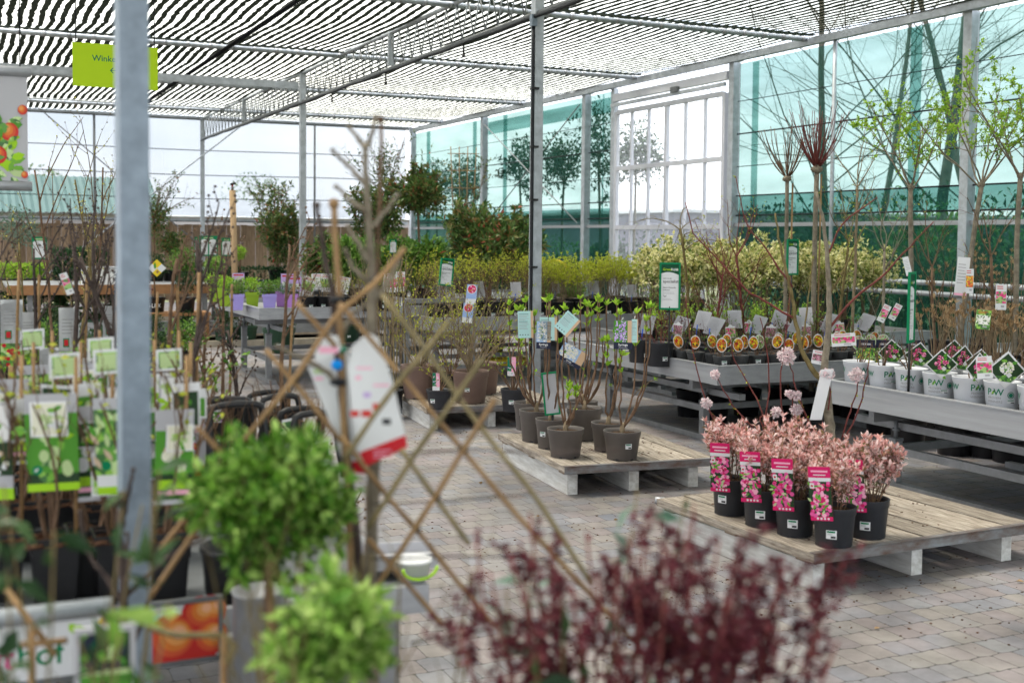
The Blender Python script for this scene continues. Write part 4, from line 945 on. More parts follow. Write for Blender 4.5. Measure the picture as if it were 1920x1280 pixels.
# ------------------------------------------------------------------ shared little plants
def reseed(n):
    global rng; rng = np.random.default_rng(n); random.seed(n)
def twiggy(seed, n, h, z0, r0, spread, tw, lf=None, nlf=0, L=.02, lw=.5, lev=1, kids=3, rad=.003, t0=.4, wob=.1, tipleaf=0, side=.7):
    reseed(seed); mb = MB(); lv = MB(); o_ = []
    for i in range(n):
        a = random.random() * 2 * PI; q = random.random() ** .6 * spread
        grow(mb, (r0 * math.cos(a) * random.random(), r0 * math.sin(a) * random.random(), z0), (q * math.cos(a), q * math.sin(a), 1), h * random.uniform(.75, 1.08), rad, tw, lev, kids, .35, wob, .06, .45, 6, 4, .35, o_)
    if lf:
        leafy(lv, o_, nlf, L, L * lw, lf, t0, side, .35)
        for P in o_:
            if tipleaf: lv.leaves([P[-1]] * tipleaf, [unit(rng.normal(size=3) * .6 + np.array([0, 0, .8])) for _ in range(tipleaf)], L, L * lw, lf)
    r = [('stems', mb.mesh('stems'))]
    if lf: r.append(('foliage', lv.mesh('foliage')))
    return r
def oval_tag(seed):
    reseed(seed); cm = MB(); s = random.choice((-1, 1)); w, h = .084, .115
    c = Card(cm, (-w / 2 + random.uniform(-.02, .02), -.07, .135 + random.uniform(0, .03)), (1, random.uniform(-.3, .3), random.uniform(-.15, .15)), (0, -.2, 1), .001, .001, 'paper'); c.h = 1
    pts = [(w / 2 + w / 2 * math.cos(a), h / 2 + h / 2 * math.sin(a)) for a in np.arange(18) * 2 * PI / 18]; c.outline(pts, 'paper')
    c.disc(w / 2, h / 2, w * .43, 'orange', 1, 16, h * .44); c.disc(w / 2, h * .97, .008, 'paper', 1, 8)
    for i in range(26): 
        a = random.random() * 2 * PI; q = random.random() ** .5; c.disc(w / 2 + w * .36 * q * math.cos(a), h / 2 + h * .38 * q * math.sin(a), w * random.uniform(.06, .12), random.choice(('orange', 'red', 'leaf_print', 'yellow', 'dark_print', 'apple_red', 'yellow')), 2 + .05 * i, 6)
    c.disc(w / 2, h * .45, w * .12, 'yellow', 4, 5)
    return [('plant_label', cm.mesh('plant_label'))]
def big_oval(seed):
    reseed(seed); cm = MB(); w, h = .10, .12
    c = Card(cm, (-w / 2, -.08, .13), (1, 0, .05), (0, -.1, 1), .001, .001, 'paper'); c.h = 1
    c.outline([(w / 2 + w / 2 * math.cos(a), h / 2 + h / 2 * math.sin(a)) for a in np.arange(20) * 2 * PI / 20], 'paper'); c.disc(w / 2, h / 2, w * .46, 'pale_green', 1, 18, h * .46)
    for i in range(60):
        a = random.random() * 2 * PI; q = random.random() ** .5; c.disc(w / 2 + w * .4 * q * math.cos(a), h / 2 + h * .4 * q * math.sin(a), w * .05, random.choice(('petal_print', 'paper', 'leaf_print', 'petal_print2')), 2 + .05 * i, 6)
    return [('plant_label', cm.mesh('plant_label'))]
def white_tag(seed, tilt):
    reseed(seed); cm = MB(); w, h = .122, .16
    c = Card(cm, (-.03, -.05, .255), (1, .1, -tilt * .5), (tilt, -.05, 1), w, h, 'paper_grey', .001, None, .0005, -.012)
    c.outline([(0, 0), (w, 0), (w, h * .94), (w * .6, h * .95), (w * .5, h), (w * .4, h * .95), (0, h * .94)], 'paper_grey')
    c.lines(w * .12, h * .84, w * .76, 11, h * .065, h * .018, 'grey_ink', 1.5)
    s = MB(); s.tube([(-.005, -.03, .16), (.005, -.045, .22), (.012, -.052, .29)], .005, 'blue', 5)
    return [('plant_label', cm.mesh('plant_label')), ('label_stick', s.mesh('label_stick'))]
def plum_card(seed, m='print_plum'):
    reseed(seed); cm = MB(); w, h = .085, .10
    c = Card(cm, (-w / 2, -.085, .20), (1, 0, 0), (0, -.06, 1), w, h, 'paper'); c.rect(.002, h * .12, w - .002, h * .88, m, 1); c.rect(w * .1, h * .02, w * .9, h * .1, 'grey_ink', 1); c.disc(w * .5, h * 1.0, w * .22, 'paper', 1, 10)
    return [('plant_label', cm.mesh('plant_label'))]
# ------------------------------------------------------------------ bench with oval tags (T3)
z3 = T3['z'] - .04
SP = pot_parts(.073, .112, 'pot_grey', .76, sticker=False); SS = ('price_sticker', sticker_mesh(.073, .112, .76, .012, .062, .042, .03), 'pot')
SV = [twiggy(40 + i, 7, .17, .10, .03, .7, 'twig_brown', 'leaf_mid', 34, .022, .5, 1, 3, .003) for i in range(3)]
OT = [oval_tag(60 + i) for i in range(4)]; BO = [big_oval(70 + i) for i in range(2)]
G3 = 'small pots with picture tags on the oval tag table'
nA = 11
for i in range(nA):
    x = 5.545 + .168 * i; p = (x, 7.925, z3)
    v = SP + ([SS] if i % 2 == 0 else []) + SV[i % 3] + (OT[i % 4] if i < 8 else BO[i % 2])
    kind = 'orange oval tag' if i < 8 else 'big round green tag'
    inst('small_potted_shrub', f'small dark pot with {kind}, {nth(i, nA)} in the front row', 'potted plant', v, p, face_cam(p, .25), G3)
for i in range(nA):
    x = 5.60 + .168 * i; p = (x, 8.115, z3)
    inst('small_potted_shrub', f'small dark pot with tag, {nth(i, nA)} in the second row', 'potted plant', SP + SV[(i + 1) % 3] + (OT[(i + 2) % 4] if i % 4 < 3 else BO[1]), p, face_cam(p, .35), G3)
for i in range(6):
    p = (5.53, 8.28 + .165 * i, z3); inst('small_potted_shrub', f'small dark pot along the left bench rim, {["nearest", "second nearest", "third nearest", "third farthest", "second farthest", "farthest"][i]}', 'potted plant', SP + SV[(i + 2) % 3] + (OT[i % 4] if i < 2 else []), p, face_cam(p, .3), G3)
MP = pot_parts(.085, .13, 'pot_dark', .78, sticker=False)
MV = [twiggy(80 + i, 9, .24, .11, .04, .6, 'twig_brown', 'leaf_mid' if i else 'leaf_burg', 60, .022, .5, 1, 3, .003) for i in range(3)]
WT = [white_tag(90 + i, t_) for i, t_ in enumerate((.62, .25, .5, -.1))]; PC = [plum_card(95), plum_card(96, 'print_flowers'), plum_card(97)]
for r_, (y, nn, x0) in enumerate(((8.45, 9, 5.78), (8.85, 9, 5.72))):
    for i in range(nn):
        p = (x0 + .2 * i, y, z3); extra = (WT[i % 4] if (i + r_) % 2 == 0 else PC[i % 3])
        kind = 'white card on blue stick' if (i + r_) % 2 == 0 else 'plum flower picture tag'
        inst('tagged_shrub', f'shrub with {kind}, {nth(i, nn)} in the {["middle", "rear"][r_]} row', 'potted plant', MP + MV[i % 3] + extra, p, face_cam(p, .3), 'tagged shrubs behind the oval tags')
LP_ = pot_parts(.118, .2, 'pot_dark', .84, sticker=True, sx=.05); LV_ = twiggy(101, 7, .30, .18, .05, .7, 'twig_red', 'leaf_mid', 16, .02)
for i, (px, d, lab) in enumerate(((1240, 10.05, 'large dark pot beside the green shop sign'), (1205, 10.35, 'large dark pot left of the green shop sign with a price sticker'), (1262, 10.5, 'large dark pot behind the green shop sign'))):
    p = XY(px, d, z3 - .03); inst('potted_shrub', lab, 'potted plant', LP_ + LV_ + (WT[i] if i else []), p, face_cam(p), 'large dark pots at the far end of the oval tag bench')
GV = [twiggy(110 + i, 14, .30, .12, .06, .6, 'twig_brown', 'leaf_fresh', 300, .022, .5, 1, 4, .003) for i in range(2)]
for i in range(8):
    p = (5.9 + .22 * i, 9.3, z3); inst('leafy_shrub', f'small bright green leafy shrub, {nth(i, 8)} in the row behind the white cards', 'potted plant', MP + GV[i % 2], p, random.random() * 6, 'small leafy shrubs at the back of the oval tag bench')
for i in range(7):
    p = (5.95 + .24 * i, 9.85, z3); inst('leafy_shrub', f'twiggy shrub with sparse leaves, {nth(i, 7)} in the far edge row', 'potted plant', LP_[:2] + twiggy(115 + i, 12, .40, .18, .06, .5, 'twig_brown', 'leaf_mid', 130, .022), p, random.random() * 6, 'sparse shrubs at the far edge of the oval tag bench')

# the green shop signs
def shop_sign(px, py0, py1, d, wpx, turn, label, base_z, name='price_sign', tilt=0.):
    k = d / F; p = W(px, (py0 + py1) / 2, d); hh = (py1 - py0) * k; w_ = wpx * k; loc = (p[0], p[1], base_z)
    t = thing(name, label, 'sign', loc, face_cam(p) + turn, 'green shop signs on stakes'); zc = p[2] - base_z - hh / 2
    b = MB(); b.tube([(0, .006, 0), (tilt * .5 * zc, .006, zc + .02)], .008, 'black_plastic', 6); b.build('stake', t)
    b = MB(); c = Card(b, (-w_ / 2 + tilt * .5 * zc, 0, zc), (1, 0, -tilt), (tilt, 0, 1), w_, hh, 'paper', .006, 'sign_green')
    w, h = w_, hh
    pts = [(0, h), (0, h * .74)] + [(w * q, h * (.74 + .07 * math.sin(PI * (.15 + .85 * q)))) for q in np.linspace(.05, .95, 12)] + [(w, h * .72), (w, h)]
    c.poly(pts, 'dark_green', 1)
    c.text('Groen', w * .12, h * .845, w * .185, 'lime_sign', 2); c.text('Rijk', w * .545, h * .845, w * .185, 'paper', 2)
    for i in range(5): c.leafp(w * .86, h * .865, w * .085, w * .06, PI / 2 + (i - 2) * 1.2, 'pale_green' if i % 2 else 'paper', 2)
    c.text('want wij zijn', w * .14, h * .66, w * .09, 'ink', 1); c.text('specialist', w * .14, h * .575, w * .225, 'ink', 1)
    c.text('Bladverliezende', w * .14, h * .455, w * .105, 'ink', 1); c.text('heesters', w * .14, h * .405, w * .105, 'ink', 1)
    c.text('Tip!', w * .14, h * .265, w * .12, 'ink', 1); c.lines(w * .14, h * .36, w * .7, 2, h * .03, h * .008, 'grey_ink'); c.lines(w * .14, h * .22, w * .7, 2, h * .03, h * .008, 'grey_ink')
    b.build('panel', t)
    b = MB(); frame_strip(b, c, w_ * .10 if w_ > .1 else .014, 'sign_green', .016); b.build('frame', t)
    return t
shop_sign(1256, 494, 579, 9.75, 36, 0, 'upright green shop sign on a black stake at the corner of the oval tag bench', z3)
shop_sign(1486, 450, 514, 10.9, 34, 1.0, 'green shop sign turned sideways above the variegated bushes', .6)
shop_sign(832, 484, 533, 12.9, 27, .55, 'small green shop sign tilted among the twigs left of the centre post', .7, tilt=.10)
shop_sign(1709, 512, 640, 7.7, 40, 1.32, 'green shop sign seen almost edge on beside the white hydrangea pots', z3 + .02)

# ------------------------------------------------------------------ white pots of hydrangea (T4)
z4 = T4['z'] - .025
def white_pot(seed, ang):
    r, h = .104, .17; mb = pot_mesh(r, h, 'pot_white', .84, raw=True); mp = lambda x0, z0, k=1.2: (lambda a, b: on_pot(r, h, .84, x0 + a, z0 + b, k))
    mb.text('P', .056, mp(-.050 + ang, .093), 'sign_ink'); mb.text('W', .056, mp(-.008 + ang, .093), 'sign_ink')
    for i in range(2):
        q = [mp(-.022 + ang, .096, 2)(.026 * a_ , .03 * b_ + i * .006) for a_, b_ in ((0, 0), (.5, .1), (1, .8), (.4, .6))]; mb.add(q, [(0, 1, 2, 3)], 'print_green')
    mb.text('PROVEN', .021, mp(-.045 + ang, .070), 'grey_ink'); mb.text('WINNERS', .021, mp(-.048 + ang, .048), 'grey_ink')
    cx_ = .092 + ang
    for rr, m_, k in ((.021, 'sign_ink', 1.2), (.017, 'paper_grey', 1.8), (.013, 'sign_ink', 2.4)):
        mb.add([on_pot(r, h, .84, cx_ + rr * math.cos(a), .096 + rr * math.sin(a), k) for a in np.arange(16) * PI / 8], [tuple(range(16))], m_)
    mb.text('PW', .05, mp(-.20 + ang, .093), 'sign_ink')
    return mb.mesh('pot')
WPt = [white_pot(i, a) for i, a in enumerate((-.005, .03, -.045))]
soilw = soil_mesh(.104, .17, 'soil'); stw = sticker_mesh(.104, .17, .84, .05, .058, .05, .022)
def diamond(seed, kind, sc=1.):
    reseed(seed); cm = MB(); s = .138 * sc
    a = PI / 4 + random.uniform(-.12, .12); u = np.array([math.cos(a), random.uniform(-.1, .1), math.sin(a)]); v = np.array([-math.sin(a), -.18, math.cos(a)])
    c = Card(cm, np.array([random.uniform(-.02, .02), -.112, .135]) , u, v, s, s, 'paper')
    bg_ = 'dark_print'
    c.rect(s * .05, s * .05, s * .95, s * .95, bg_, 1)
    for i in range(7): c.leafp(s * random.uniform(.1, .8), s * random.uniform(.1, .8), s * .25, s * .14, random.uniform(0, 6), random.choice(('leaf_print', 'print_green', 'leaf_print2')), 1.5 + .05 * i)
    if kind == 'white':
        for i in range(80):
            q = random.random() ** .5; b_ = random.random() * 2 * PI; c.disc(s * (.56 + .25 * q * math.cos(b_)), s * (.56 + .25 * q * math.sin(b_)), s * random.uniform(.025, .05), random.choice(('cream', 'white_gloss', 'cream', 'paper', 'pale_green')), 2.5 + .04 * i, 6)
    else:
        for cx_, cy_ in ((.42, .66), (.7, .45), (.66, .74), (.3, .42)):
            for i in range(24):
                q = random.random() ** .5; b_ = random.random() * 2 * PI; c.disc(s * (cx_ + .13 * q * math.cos(b_)), s * (cy_ + .13 * q * math.sin(b_)), s * .03, random.choice(('petal_print', 'petal_print2', 'magenta', 'petal_print')), 2.5 + .04 * i, 6)
    c.poly([(s * .05, s * .05), (s * .52, s * .05), (s * .05, s * .52)], 'paper', 7); c.poly([(s * .30, s * .05), (s * .62, s * .05), (s * .05, s * .62), (s * .05, s * .34)], 'print_green', 7.5)
    c.rect(s * .36, s * .22, s * .52, s * .38, 'paper', 8)
    return [('plant_label', cm.mesh('plant_label'))]
DW = [diamond(120 + i, 'white', 1.12) for i in range(3)]; DP = [diamond(130 + i, 'pink', 1.) for i in range(3)]
HT = [twiggy(140 + i, 7, .20, .15, .03, .55, 'twig_brown', None, 0, lev=1, kids=2, rad=.0045) for i in range(3)]
def wpot(i): return [('pot', WPt[i % 3]), ('soil', soilw)]
ys = np.linspace(6.46, 4.46, 9)
names = ['farthest in the row on the bench rim', 'second farthest in the row on the bench rim', 'third farthest, beside the viburnum stem', 'fourth farthest, with a pink diamond tag', 'fifth from either end, left of the edge-on shop sign', 'fourth nearest, with bare soil and a white blossom diamond tag', 'third nearest with a white blossom diamond tag', 'second nearest with a white blossom diamond tag', 'nearest with a green striped diamond tag']
for i, y in enumerate(ys):
    p = (5.65, y, z4)
    inst('white_pot_hydrangea', 'white printed hydrangea pot, ' + names[i], 'potted plant', wpot(i) + ([('price_sticker', stw, 'pot')] if i % 2 else []) + HT[i % 3] + (DW[i % 3] if i > 4 else DP[i % 3] if i in (3, 4) else []), p, face_cam(p, .25), 'white printed hydrangea pots')
for i, y in enumerate(np.linspace(6.38, 4.6, 8)):
    p = (5.90, y, z4); inst('white_pot_hydrangea', f'white hydrangea pot in the second row, {["farthest", "second farthest", "third farthest", "fourth farthest", "fourth nearest", "third nearest", "second nearest", "nearest"][i]}', 'potted plant', wpot(i + 1) + HT[(i + 1) % 3] + (DP[i % 3] if i < 5 else []), p, face_cam(p, .3), 'white printed hydrangea pots')
BP = pot_parts(.115, .19, 'pot_black', .84, sticker=True, sx=.03)
def dry(seed, h, heads=True, n=15, m='twig_tan'):
    reseed(seed); mb = MB(); hd = MB(); o_ = []
    for i in range(n):
        a = random.random() * 2 * PI; q = random.random() ** .6 * .30
        grow(mb, (.05 * math.cos(a), .05 * math.sin(a), .17), (q * math.cos(a), q * math.sin(a), 1), h * random.uniform(.7, 1.05), .0042, m, 1, 2, .3, .07, .06, .4, 6, 4, .5, o_, .6)
    for P in o_:
        hd.leaves([P[-1]] * 5, [unit(rng.normal(size=3) * .3 + np.array([0, 0, .9])) for _ in range(5)], .04, .012, 'leaf_dry', .05, .3)
    return [('stems', mb.mesh('stems')), ('foliage', hd.mesh('foliage'))]  # the part called foliage here is the dried flower heads
DR = [dry(150 + i, .33 + .05 * (i % 2)) for i in range(4)]
rows = ((6.25, 6.4, 7), (6.55, 6.35, 7), (6.88, 6.3, 7))
for r_, (x, y0, nn) in enumerate(rows):
    for i in range(nn):
        p = (x, y0 - .29 * i, z4)
        inst('dry_hydrangea', f'dry stemmed hydrangea, {["farthest", "second farthest", "third farthest", "middle", "third nearest", "second nearest", "nearest"][i]} in the {["first", "second", "third"][r_]} row behind the white pots', 'potted plant', BP + DR[(i + r_) % 4] + (DP[(i + r_) % 3] if (i + 2 * r_) % 4 == 1 else []), p, face_cam(p, .4), 'dry hydrangeas in black pots')
TD = [dry(160 + i, .75, True, 8, 'twig_brown') for i in range(3)]
z6 = T6['z'] - .05
for i in range(14):
    r_, c_ = divmod(i, 7); p = (8.0 + .5 * r_, 5.2 + .48 * c_, z6)
    inst('dry_hydrangea', f'tall dry hydrangea on the rear bench, {["nearest", "second nearest", "third nearest", "middle", "third farthest", "second farthest", "farthest"][c_]} in its {["front", "back"][r_]} row', 'potted plant', BP + TD[i % 3], p, random.random() * 6, 'tall dry hydrangeas on the rear bench')
# hanging tags and small sleeves
def tag_only(px, py, d, w, h, m, fn, label, tilt=0.):
    p = W(px, py, d); k = d / F; t = thing('hanging_tag', label, 'plant tag', p, face_cam(p), 'tags hanging from twigs'); b = MB(); c = Card(b, (-w * k / 2, 0, -h * k / 2), (1, 0, -tilt), (tilt, 0, 1), w * k, h * k, m); fn(c); b.build('card', t)
    b = MB(); b.tube([c.pt(c.w / 2, c.h), c.pt(c.w / 2, c.h) + np.array([0, .01, .05])], .0012, 'twig_tan', 4); b.build('loop', t)
def fn_lines(c): c.lines(c.w * .12, c.h * .8, c.w * .75, 7, c.h * .08, c.h * .02, 'grey_ink'); c.rect(0, 0, c.w, c.h * .06, 'petal_print2')
def fn_pic(m):
    def f(c): c.rect(c.w * .04, c.h * .25, c.w * .96, c.h * .72, m); c.lines(c.w * .12, c.h * .9, c.w * .75, 2, c.h * .08, c.h * .03, 'red'); c.rect(c.w * .5, c.h * .1, c.w * .8, c.h * .18, 'grey_ink')
    return f
tag_only(1801, 517, 8.7, 22, 72, 'paper', fn_lines, 'long white tag hanging on the trunk beside the wide netting post', .08)
tag_only(1818, 527, 8.6, 14, 46, 'paper', fn_pic('print_orange'), 'narrow white tag with an orange picture hanging on a brown stem')
tag_only(1877, 557, 8.0, 19, 48, 'paper', fn_pic('print_flowers'), 'white tag with a magenta flower hanging above the dry hydrangeas')
tag_only(1842, 598, 7.6, 26, 36, 'print_green', fn_pic('print_white'), 'square green tag with white blossom above the dry hydrangeas', .08)
tag_only(1706, 500, 8.4, 11, 36, 'paper', fn_lines, 'small white tag beside the top of the edge-on shop sign', -.25)
tag_only(1848, 690, 6.2, 28, 42, 'paper', fn_pic('print_flowers'), 'upright white tag with a pink blossom behind the white blossom diamonds', -.1)
tag_only(1583, 639, 7.9, 44, 24, 'paper', fn_pic('print_flowers'), 'broad white card with pink blossoms lying above the far white pots', -.1)
tag_only(1536, 668, 7.7, 30, 26, 'paper', fn_pic('print_plum'), 'dark plum picture card left of the viburnum trunk', .15)
tag_only(1651, 583, 8.9, 14, 34, 'paper', fn_pic('print_flowers'), 'left one of two tilted pink tags above the picture sleeves', .45)
tag_only(1672, 580, 8.9, 13, 32, 'paper', fn_pic('print_flowers'), 'right one of two tilted pink tags above the picture sleeves', .5)
for i, (px, lab) in enumerate(((1628, 'leafy plant in a picture sleeve, left of the pair'), (1665, 'leafy plant in a picture sleeve, right of the pair'), (1722, 'leafy plant in a picture sleeve, half behind the edge-on sign'))):
    d = 8.75; p = XY(px, d, .60); t = thing('sleeved_plant', lab, 'potted plant', p, face_cam(p), 'plants in picture sleeves'); 
    for q in pot_parts(.07, .12, 'pot_black', .84, sticker=False): link(q[0], q[1], t)
    b = MB(); c = Card(b, (-.065, -.075, .04), (1, 0, 0), (0, -.05, 1), .13, .30, 'navy'); c.rect(0, 0, .13, .05, 'paper'); c.rect(.0, .05, .13, .24, 'print_green', 1); c.text('BUXUS', .065, .262, .03, 'paper', 1, 'CENTER') if False else c.rect(.03, .262, .1, .275, 'paper_grey', 1)
    for j in range(120): c.leafp(random.uniform(.005, .12), random.uniform(.055, .23), .018, .009, random.uniform(0, 6), random.choice(('pale_green', 'leaf_print2', 'yellow', 'leaf_print')), 2 + .02 * j)
    b.build('picture_sleeve', t)
    b = MB(); puff(b, (0, .02, .2), .09, 160, .02, .01, 'leaf_varieg', .3); b.build('foliage', t)

# ------------------------------------------------------------------ variegated bushes (T5)
z5 = T5['z'] - .05
def euonymus(seed):
    reseed(seed); mb = MB(); lv = MB(); o_ = []
    for i in range(12):
        a = random.random() * 2 * PI; q = random.random() ** .6 * .45; grow(mb, (.04 * math.cos(a), .04 * math.sin(a), .16), (q * math.cos(a), q * math.sin(a), 1), .78 * random.uniform(.85, 1.05), .0055, 'twig_brown', 2, 4, .45, .1, .06, .4, 6, 4, .45, o_)
    leafy(lv, o_, 1100, .05, .025, 'leaf_varieg', .4, .8, .2)
    for _ in range(5): puff(lv, (random.uniform(-.18, .18), random.uniform(-.18, .18), .72 + random.uniform(-.05, .12)), .17, 260, .05, .025, 'leaf_varieg', .35, (1, 1, .8))
    return [('stems', mb.mesh('stems')), ('foliage', lv.mesh('foliage'))]
EU = [euonymus(170 + i) for i in range(3)]
for r_, (y, x0, nn) in enumerate(((10.8, 6.95, 8), (11.4, 7.1, 7))):
    for i in range(nn):
        p = (x0 + .37 * i, y, z5); inst('variegated_bush', f'cream variegated bush, {nth(i, nn)} in the {["front", "back"][r_]} row', 'potted plant', BP[:2] + EU[(i + r_) % 3], p, random.random() * 6, 'variegated bushes before the netting', random.uniform(.94, 1.05))

# ------------------------------------------------------------------ shrubs on the long bench behind the centre post (T2)
z2 = T2['z'] - .05
B2 = pot_parts(.13, .21, 'pot_black', .84, sticker=True, sx=.04)
S2 = [twiggy(180 + i, 20, .46, .18, .08, .34, 'twig_tan', 'leaf_lime', 330, .03, .55, 1, 4, .003, .68, .07, 4) for i in range(3)]
S2b = [twiggy(190 + i, 18, .50, .18, .08, .45, 'twig_brown', 'leaf_lime', 230, .026, .5, 2, 3, .003, .45, .09) for i in range(3)]
for r_, (y, nn) in enumerate(((12.66, 12), (13.05, 12), (13.5, 12))):
    for i in range(nn):
        p = (5.02 + .31 * i, y, z2); right = i > 4
        inst('twiggy_shrub', f'pot of {"lime tipped twigs" if right else "fine brown twigs"}, {nth(i, nn)} in the long bench {["front", "middle", "back"][r_]} row', 'potted plant', B2 + (S2 if right else S2b)[(i + r_) % 3] + (WT[3] if (i + r_) % 5 == 3 else []), p, face_cam(p, .3), 'twiggy shrubs on the long bench', random.uniform(.93, 1.06))
# ------------------------------------------------------------------ standards at the right
def fan_standard(px, d, pyc, lab, rad, n=34, m='twig_red', trunk=.021, tw='twig_grey', lean=0.):
    p = XY(px, d, .0); zc = W(px, pyc, d)[2]; t = thing('pollard_standard', lab, 'potted tree', p, face_cam(p), 'bare standards with brush crowns')
    for q in pot_parts(.15, .26, 'pot_black', .82, sticker=False): link(q[0], q[1], t)
    b = MB(); P = path((0, 0, .2), (lean, 0, 1), zc - .2, 8, .004); b.tube(P, np.linspace(trunk, trunk * .85, 9), tw, 8); b.blob(P[-1], trunk * 2.0, tw, 1, (1, 1, .8), .12); b.build('trunk', t)
    b = MB(); b.tube([(.04, .02, .2), (.045, .02, zc * .98)], .010, 'bamboo', 6); b.build('cane', t)
    b = MB()
    for i in range(n):
        a = random.random() * 2 * PI; q = random.random() ** .7 * 1.1
        d0 = unit([q * math.cos(a), q * math.sin(a), .8]); Q = path(P[-1] + d0 * .02, d0, rad * random.uniform(.7, 1.15), 7, .05, .16); b.tube(Q, np.linspace(.0052, .0028, len(Q)), m, 5)
    b.build('crown', t)
fan_standard(1475, 11.4, 335, 'bare standard with a brush of brown twigs, left of the two', .48, 26, 'twig_brown')
fan_standard(1528, 11.2, 318, 'bare standard with a dense brush of reddish twigs, right of the two', .56, 42, 'twig_red', .026)
def leaf_standard(px, d, pyc, lab, hh, seed, spread=.55):
    reseed(seed); p = XY(px, d, 0.); zc = W(px, pyc, d)[2]; t = thing('leafing_standard', lab, 'potted tree', p, face_cam(p), 'standards breaking into lime leaf')
    for q in pot_parts(.15, .26, 'pot_black', .82, sticker=False): link(q[0], q[1], t)
    b = MB(); P = path((0, 0, .2), (0, 0, 1), zc - .2, 8, .02); b.tube(P, np.linspace(.022, .018, 9), 'twig_grey', 8); b.blob(P[-1], .026, 'twig_grey', 1); b.build('trunk', t)
    b = MB(); o_ = []
    for i in range(7):
        a = 2 * PI * i / 7 + random.random(); grow(b, P[-1] - (0, 0, .05 * random.random()), (spread * math.cos(a), spread * math.sin(a), .75), hh * random.uniform(.7, 1.1), .008, 'twig_grey', 2, 5, .5, .1, .05, .5, 6, 5, .25, o_)
    b.build('crown_twigs', t)
    lv = MB(); P_, D_ = along(o_, 400, .15)
    for q, dd in zip(P_, D_): lv.leaves([q] * 5, [unit(dd * .5 + rng.normal(size=3)) for _ in range(5)], random.uniform(.022, .04), .014, 'leaf_fresh', .1, .2)
    lv.build('foliage', t)
leaf_standard(1712, 9.6, 350, 'standard breaking into lime leaf, leftmost of the three', .75, 201)
leaf_standard(1800, 9.3, 345, 'standard breaking into lime leaf, in front of the wide netting post', .85, 202)
leaf_standard(1906, 9.0, 330, 'standard breaking into lime leaf, at the right edge of the photo', .9, 203)
def bare_standard(px, d, pyc, lab, hh, seed, m='twig_grey', n=7, lev=2, lf=60, spread=.6, weep=False):
    reseed(seed); p = XY(px, d, 0.); zc = W(px, pyc, d)[2]; t = thing('bare_sapling', lab, 'potted tree', p, face_cam(p), 'bare saplings before the netting')
    for q in pot_parts(.14, .25, 'pot_black', .82, sticker=False): link(q[0], q[1], t)
    b = MB(); P = path((0, 0, .2), (0, 0, 1), zc - .2, 8, .03); b.tube(P, np.linspace(.017, .011, 9), m, 7); b.build('trunk', t)
    b = MB(); o_ = []
    for i in range(n):
        a = 2 * PI * i / n + random.random(); q = P[-1] if i < 4 else P[random.randrange(4, 8)]
        grow(b, q, (spread * math.cos(a), spread * math.sin(a), .9), hh * random.uniform(.6, 1.1), .006, m, lev, 4, .5, .12, -.22 if weep else .05, .5, 7, 4, .25, o_)
    b.build('crown', t)
    if lf: lv = MB(); leafy(lv, o_, lf, .022, .012, 'leaf_lime', .2); lv.build('foliage', t)
bare_standard(1607, 11, 352, 'forked bare sapling with crossing branches right of the brush standards', .6, 211, 'twig_tan', 7, 2, 14)
bare_standard(1300, 11.2, 430, 'weeping sapling with drooping catkin twigs before the sliding door', .55, 212, 'twig_olive', 8, 1, 30, .8, True)
bare_standard(1405, 11.3, 480, 'red twigged sapling with yellow green buds before the door post', .75, 213, 'twig_red', 9, 2, 150, .55)
bare_standard(1345, 10.9, 520, 'red twigged shrub leaning left above the variegated bushes', .6, 214, 'twig_red', 8, 2, 110, .6)
bare_standard(1570, 11.4, 450, 'thin leafing sapling between the brush standards and the netting', .6, 215, 'twig_olive', 8, 2, 120, .6)
bare_standard(1660, 10.3, 470, 'upright twiggy sapling left of the lime leaf standards', .6, 216, 'twig_grey', 7, 2, 40, .5)
bare_standard(1760, 9.9, 500, 'brown twiggy sapling between the lime leaf standards', .5, 217, 'twig_brown', 7, 2, 10, .5)
bare_standard(1860, 9.2, 480, 'brown twiggy sapling near the right edge before the netting', .6, 218, 'twig_brown', 7, 2, 14, .5)
# coiled yellow hose below the long bench and hose reel end behind it
hp = XY(945, 14.6, .14); t = thing('garden_hose', 'coil of yellow garden hose lying under the long bench', 'hose', hp)
b = MB(); b.tube([((.33 - .0008 * i) * math.cos(i * .3) * 1.5, (.30) * math.sin(i * .3), .008 * math.sin(i * .61) + .012 * (i % 40) / 4) for i in range(180)], .016, 'hose_yellow', 6); b.build('coil', t)
hp = XY(1040, 16.5, 0); k = 16.5 / F; t = thing('hose_reel', 'arched yellow hose on a low reel beyond the long bench', 'hose', hp, face_cam(hp))
z0 = W(1040, 505, 16.5)[2]; b = MB(); b.tube([(.22 * math.cos(a), 0, z0 - .1 + .22 * math.sin(a)) for a in np.linspace(-.4, PI + .5, 20)], .022, 'hose_yellow', 7); b.build('hose_loop', t)
b = MB(); b.box((0, .05, z0 / 2 - .1), (.08, .05, z0 - .2), 'galv_dark'); b.box((0, .05, .02), (.5, .3, .04), 'galv_dark'); b.build('stand', t)
